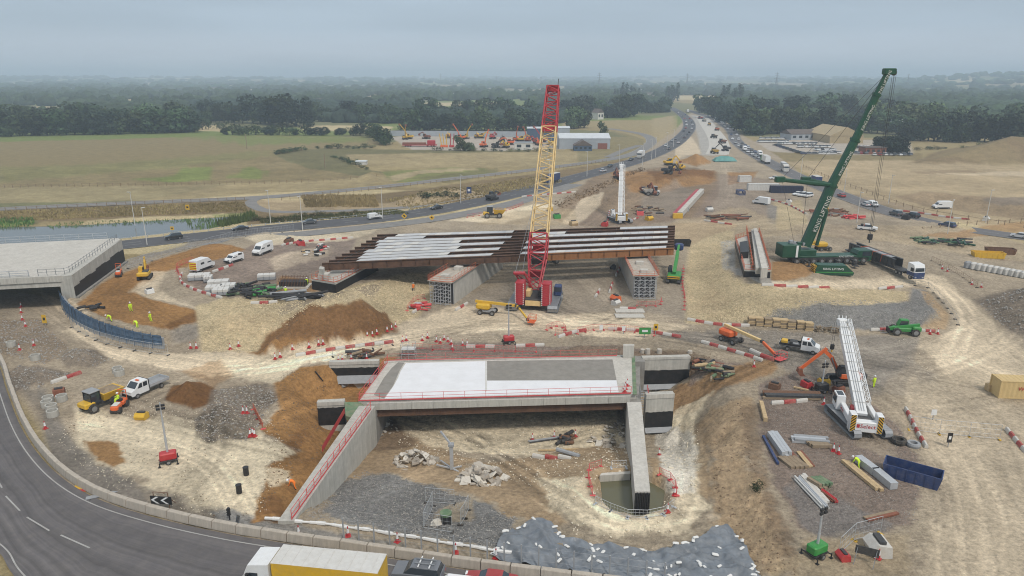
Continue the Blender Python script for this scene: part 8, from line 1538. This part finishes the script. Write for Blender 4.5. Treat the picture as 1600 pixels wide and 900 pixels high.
def road_sign(label, px, h, m, w=1.2, hh=1.2, dia=False):
    t = thing('road_sign', label, 'sign', W(*px)); MB().tube((0,0,0),(0,0,h),.06,6).build('post', 'greytank', t); M = Matrix.Translation((0,-.06,h-hh/2)) @ (Matrix.Rotation(R(45),4,'Y') if dia else Matrix.Identity(4)); MB().box(-w/2,w/2,-.02,.02,-hh/2,hh/2,M).build('board', m, t); MB().box(-w/4,w/4,-.03,-.021,-hh/6,hh/6,M).build('symbol', 'black' if m == 'yellow' else 'white', t)
road_sign('yellow sign on the verge above the pond', (294,332), 2.6, 'yellow', 1.3, 1.7); road_sign('yellow diamond sign above the left girder ends', (632,346), 2.4, 'yellow', 1.3, 1.3, True); road_sign('yellow diamond sign right of the small white van', (675,349), 2.4, 'yellow', 1.2, 1.2, True); road_sign('tall blue sign on the main road verge', (733,309), 4.0, 'blue', 1.8, 2.4); road_sign('yellow sign by the pond end of the main road', (270,364), 1.9, 'yellow', 1.0, 1.0); road_sign('yellow site sign under the left bridge approach', (71,508), 2.0, 'yellow', .8, 1.6); road_sign('green site board on the fenced path', (1007,528), 1.9, 'lime_green', 2.0, 1.2); road_sign('yellow site notice on the fenced path', (1024,522), 1.9, 'yellow', .8, 1.2); road_sign('white notice on the fenced path barrier', (939,520), 1.5, 'white', .6, .9); road_sign('second white notice on the fenced path barrier', (974,522), 1.5, 'white', .6, .9); road_sign('white notice on the compound gateway fence', (1457,656), 1.5, 'white', .7, .8); road_sign('black speaker post beyond the compound gateway', (1481,698), 1.9, 'black', .6, 1.3)
AF = thing('sign_frame', 'dark sign on a frame at the bottom edge of the site', 'sign', W(1352,880), R(-25)); MB().box(-1.0,1.0,-.04,.04,.9,1.7).build('board', 'dark_steel', AF)
for x in (-.8,.8): MB().bar((x,0,1.6),(x-.2,-.7,0),.05).bar((x,0,1.6),(x+.2,.9,0),.05).build('leg', 'steel', AF)
PR = thing('coping_rail', 'lone dark post leaning on the sand by the wing wall', 'post', W(505,596)); MB().bar((0,0,0),(-1.2,.3,1.6),.14).build('post', 'black', PR)
# ------------------------------------------------------------------ people
def person_mesh(key, pts, edges, rad):
    me = bpy.data.meshes.new('person'); me.from_pydata(pts, edges, []); o = bpy.data.objects.new('person', me); COL.objects.link(o); m = o.modifiers.new('skin', 'SKIN'); m.use_smooth_shade = True
    for i, r in enumerate(rad): me.skin_vertices[0].data[i].radius = r if isinstance(r, tuple) else (r,r); me.skin_vertices[0].data[i].use_root = (i == 0)
    s = o.modifiers.new('sub', 'SUBSURF'); s.levels = 1; bpy.context.view_layer.update(); dg = bpy.context.evaluated_depsgraph_get(); out = bpy.data.meshes.new_from_object(o.evaluated_get(dg)); bpy.data.objects.remove(o); return out
def person(label, loc, rz, pose='stand', top='hivis', hat='white'):
    if pose == 'stand': P_ = [(0,0,.95),(0,0,1.2),(0,0,1.42),(0,0,1.52),(0,.02,1.62),(0,.03,1.76),(.1,0,.88),(.13,.03,.48),(.14,0,.06),(.14,.16,.03),(-.1,0,.88),(-.15,-.05,.48),(-.2,-.1,.06),(-.2,.06,.03),(.2,0,1.4),(.27,.03,1.12),(.26,.18,.9),(.25,.24,.82),(-.2,0,1.4),(-.28,.03,1.12),(-.25,.15,.9),(-.24,.2,.82)]
    elif pose == 'sit': P_ = [(0,0,.55),(0,.02,.8),(0,.03,1.02),(0,.04,1.12),(0,.06,1.22),(0,.07,1.36),(.1,.05,.55),(.14,.45,.55),(.14,.5,.1),(.14,.64,.06),(-.1,.05,.55),(-.14,.45,.55),(-.14,.5,.1),(-.14,.64,.06),(.2,.03,1.0),(.26,.18,.78),(.2,.42,.8),(.16,.5,.8),(-.2,.03,1.0),(-.26,.18,.78),(-.2,.42,.8),(-.16,.5,.8)]
    else: P_ = [(0,0,.85),(0,.18,1.02),(0,.42,1.12),(0,.52,1.14),(0,.6,1.16),(0,.72,1.15),(.1,0,.8),(.14,.1,.45),(.15,0,.06),(.15,.16,.03),(-.1,0,.8),(-.16,-.05,.45),(-.18,-.2,.06),(-.18,-.04,.03),(.2,.4,1.08),(.24,.5,.8),(.2,.6,.55),(.18,.64,.46),(-.2,.4,1.08),(-.24,.5,.8),(-.2,.6,.55),(-.18,.64,.46)]
    E_ = [(0,1),(1,2),(2,3),(3,4),(4,5),(0,6),(6,7),(7,8),(8,9),(0,10),(10,11),(11,12),(12,13),(2,14),(14,15),(15,16),(16,17),(2,18),(18,19),(19,20),(20,21)]; rd = [.16,.17,.18,.07,.10,.09,.11,.08,.055,.05,.11,.08,.055,.05,.08,.055,.045,.045,.08,.055,.045,.045]
    k = ('person', pose, top)
    if k not in VM:
        me = person_mesh(k, P_, E_, rd); me.materials.clear()
        for m in (top, 'skin', 'navy', 'black'): me.materials.append(MATS[m])
        hp, sk = Vector(P_[4]), [Vector(P_[17]), Vector(P_[21])]
        for f in me.polygons:
            c = f.center; i = 0
            if (c-hp).length < .17 or (c-Vector(P_[5])).length < .17 or min((c-s).length for s in sk) < .08: i = 1
            elif c.z < .11: i = 3
            elif c.z < .7 and pose == 'stand' and top != 'hivis': i = 2
            f.material_index = i
        VM[k] = me
    o = link('person', VM[k]); o.location = loc; o.rotation_euler.z = rz; tag(o, label, 'person'); h = Vector(P_[5]); c = o
    vmk = vm('helmet', lambda: MB().loft([[(math.cos(a)*r, math.sin(a)*r*1.15, z) for a in [6.2832*j/10 for j in range(10)]] for r, z in ((.16,0),(.135,.01),(.13,.08),(.09,.13),(.02,.15))]), hat); q = link('helmet', vmk, o); q.location = h - Vector((0,0,.03)) + (Vector((0,.02,0)) if pose == 'bend' else Vector())
    return o
person('person in yellow high visibility suit walking on the brown fill', W(205,487), R(200)); person('person in yellow jacket standing by the fill edge', W(236,503), R(150), 'stand'); person('person in yellow jacket bending at the left of the blue wall', W(174,502), R(100), 'bend'); person('person in yellow jacket bending at the right of the blue wall', W(215,512), R(60), 'bend', 'hivis', 'yellow'); person('person in high visibility jacket beside the left abutment', W(480,447), R(180)); pr = person('person in yellow jacket riding the orange roller', W(188,638), R(140), 'sit'); pr.location.z += .95
person('person in yellow jacket standing right of the white crane boom', W(1365,605), R(20)); pe = person('person in yellow jacket on top of the orange excavator', W(1326,596), R(0), 'sit', 'hivis', 'yellow'); pe.location.z += 2.0; person('person in orange clothing beside the left wall', W(461,764), R(90), 'bend', 'hivis_orange'); person('person in yellow jacket crouching between the box beams', W(1341,731), R(40), 'bend'); person('person in yellow jacket beside the black pipes', W(447,462), R(0)); person('person in dark clothing under the flyover', W(646,455), R(0), 'stand', 'hivis_orange')
# ------------------------------------------------------------------ the hazy air
def build_haze():
    m = bpy.data.materials.new('haze'); m.use_nodes = True; nt = m.node_tree; nt.nodes.clear()
    v = nt.nodes.new('ShaderNodeVolumePrincipled'); o = nt.nodes.new('ShaderNodeOutputMaterial')
    v.inputs['Color'].default_value = (.69, .84, 1.0, 1); v.inputs['Density'].default_value = HAZE; v.inputs['Anisotropy'].default_value = 0.0
    nt.links.new(v.outputs[0], o.inputs['Volume'])
    b = MB().box(-15500, 15500, -15500, 15500, -45, 135).build('haze', m)
    tag(b, 'thin blue-grey haze lying over the flat country', None, kind='stuff')
HAZE = 0.00032
build_haze()
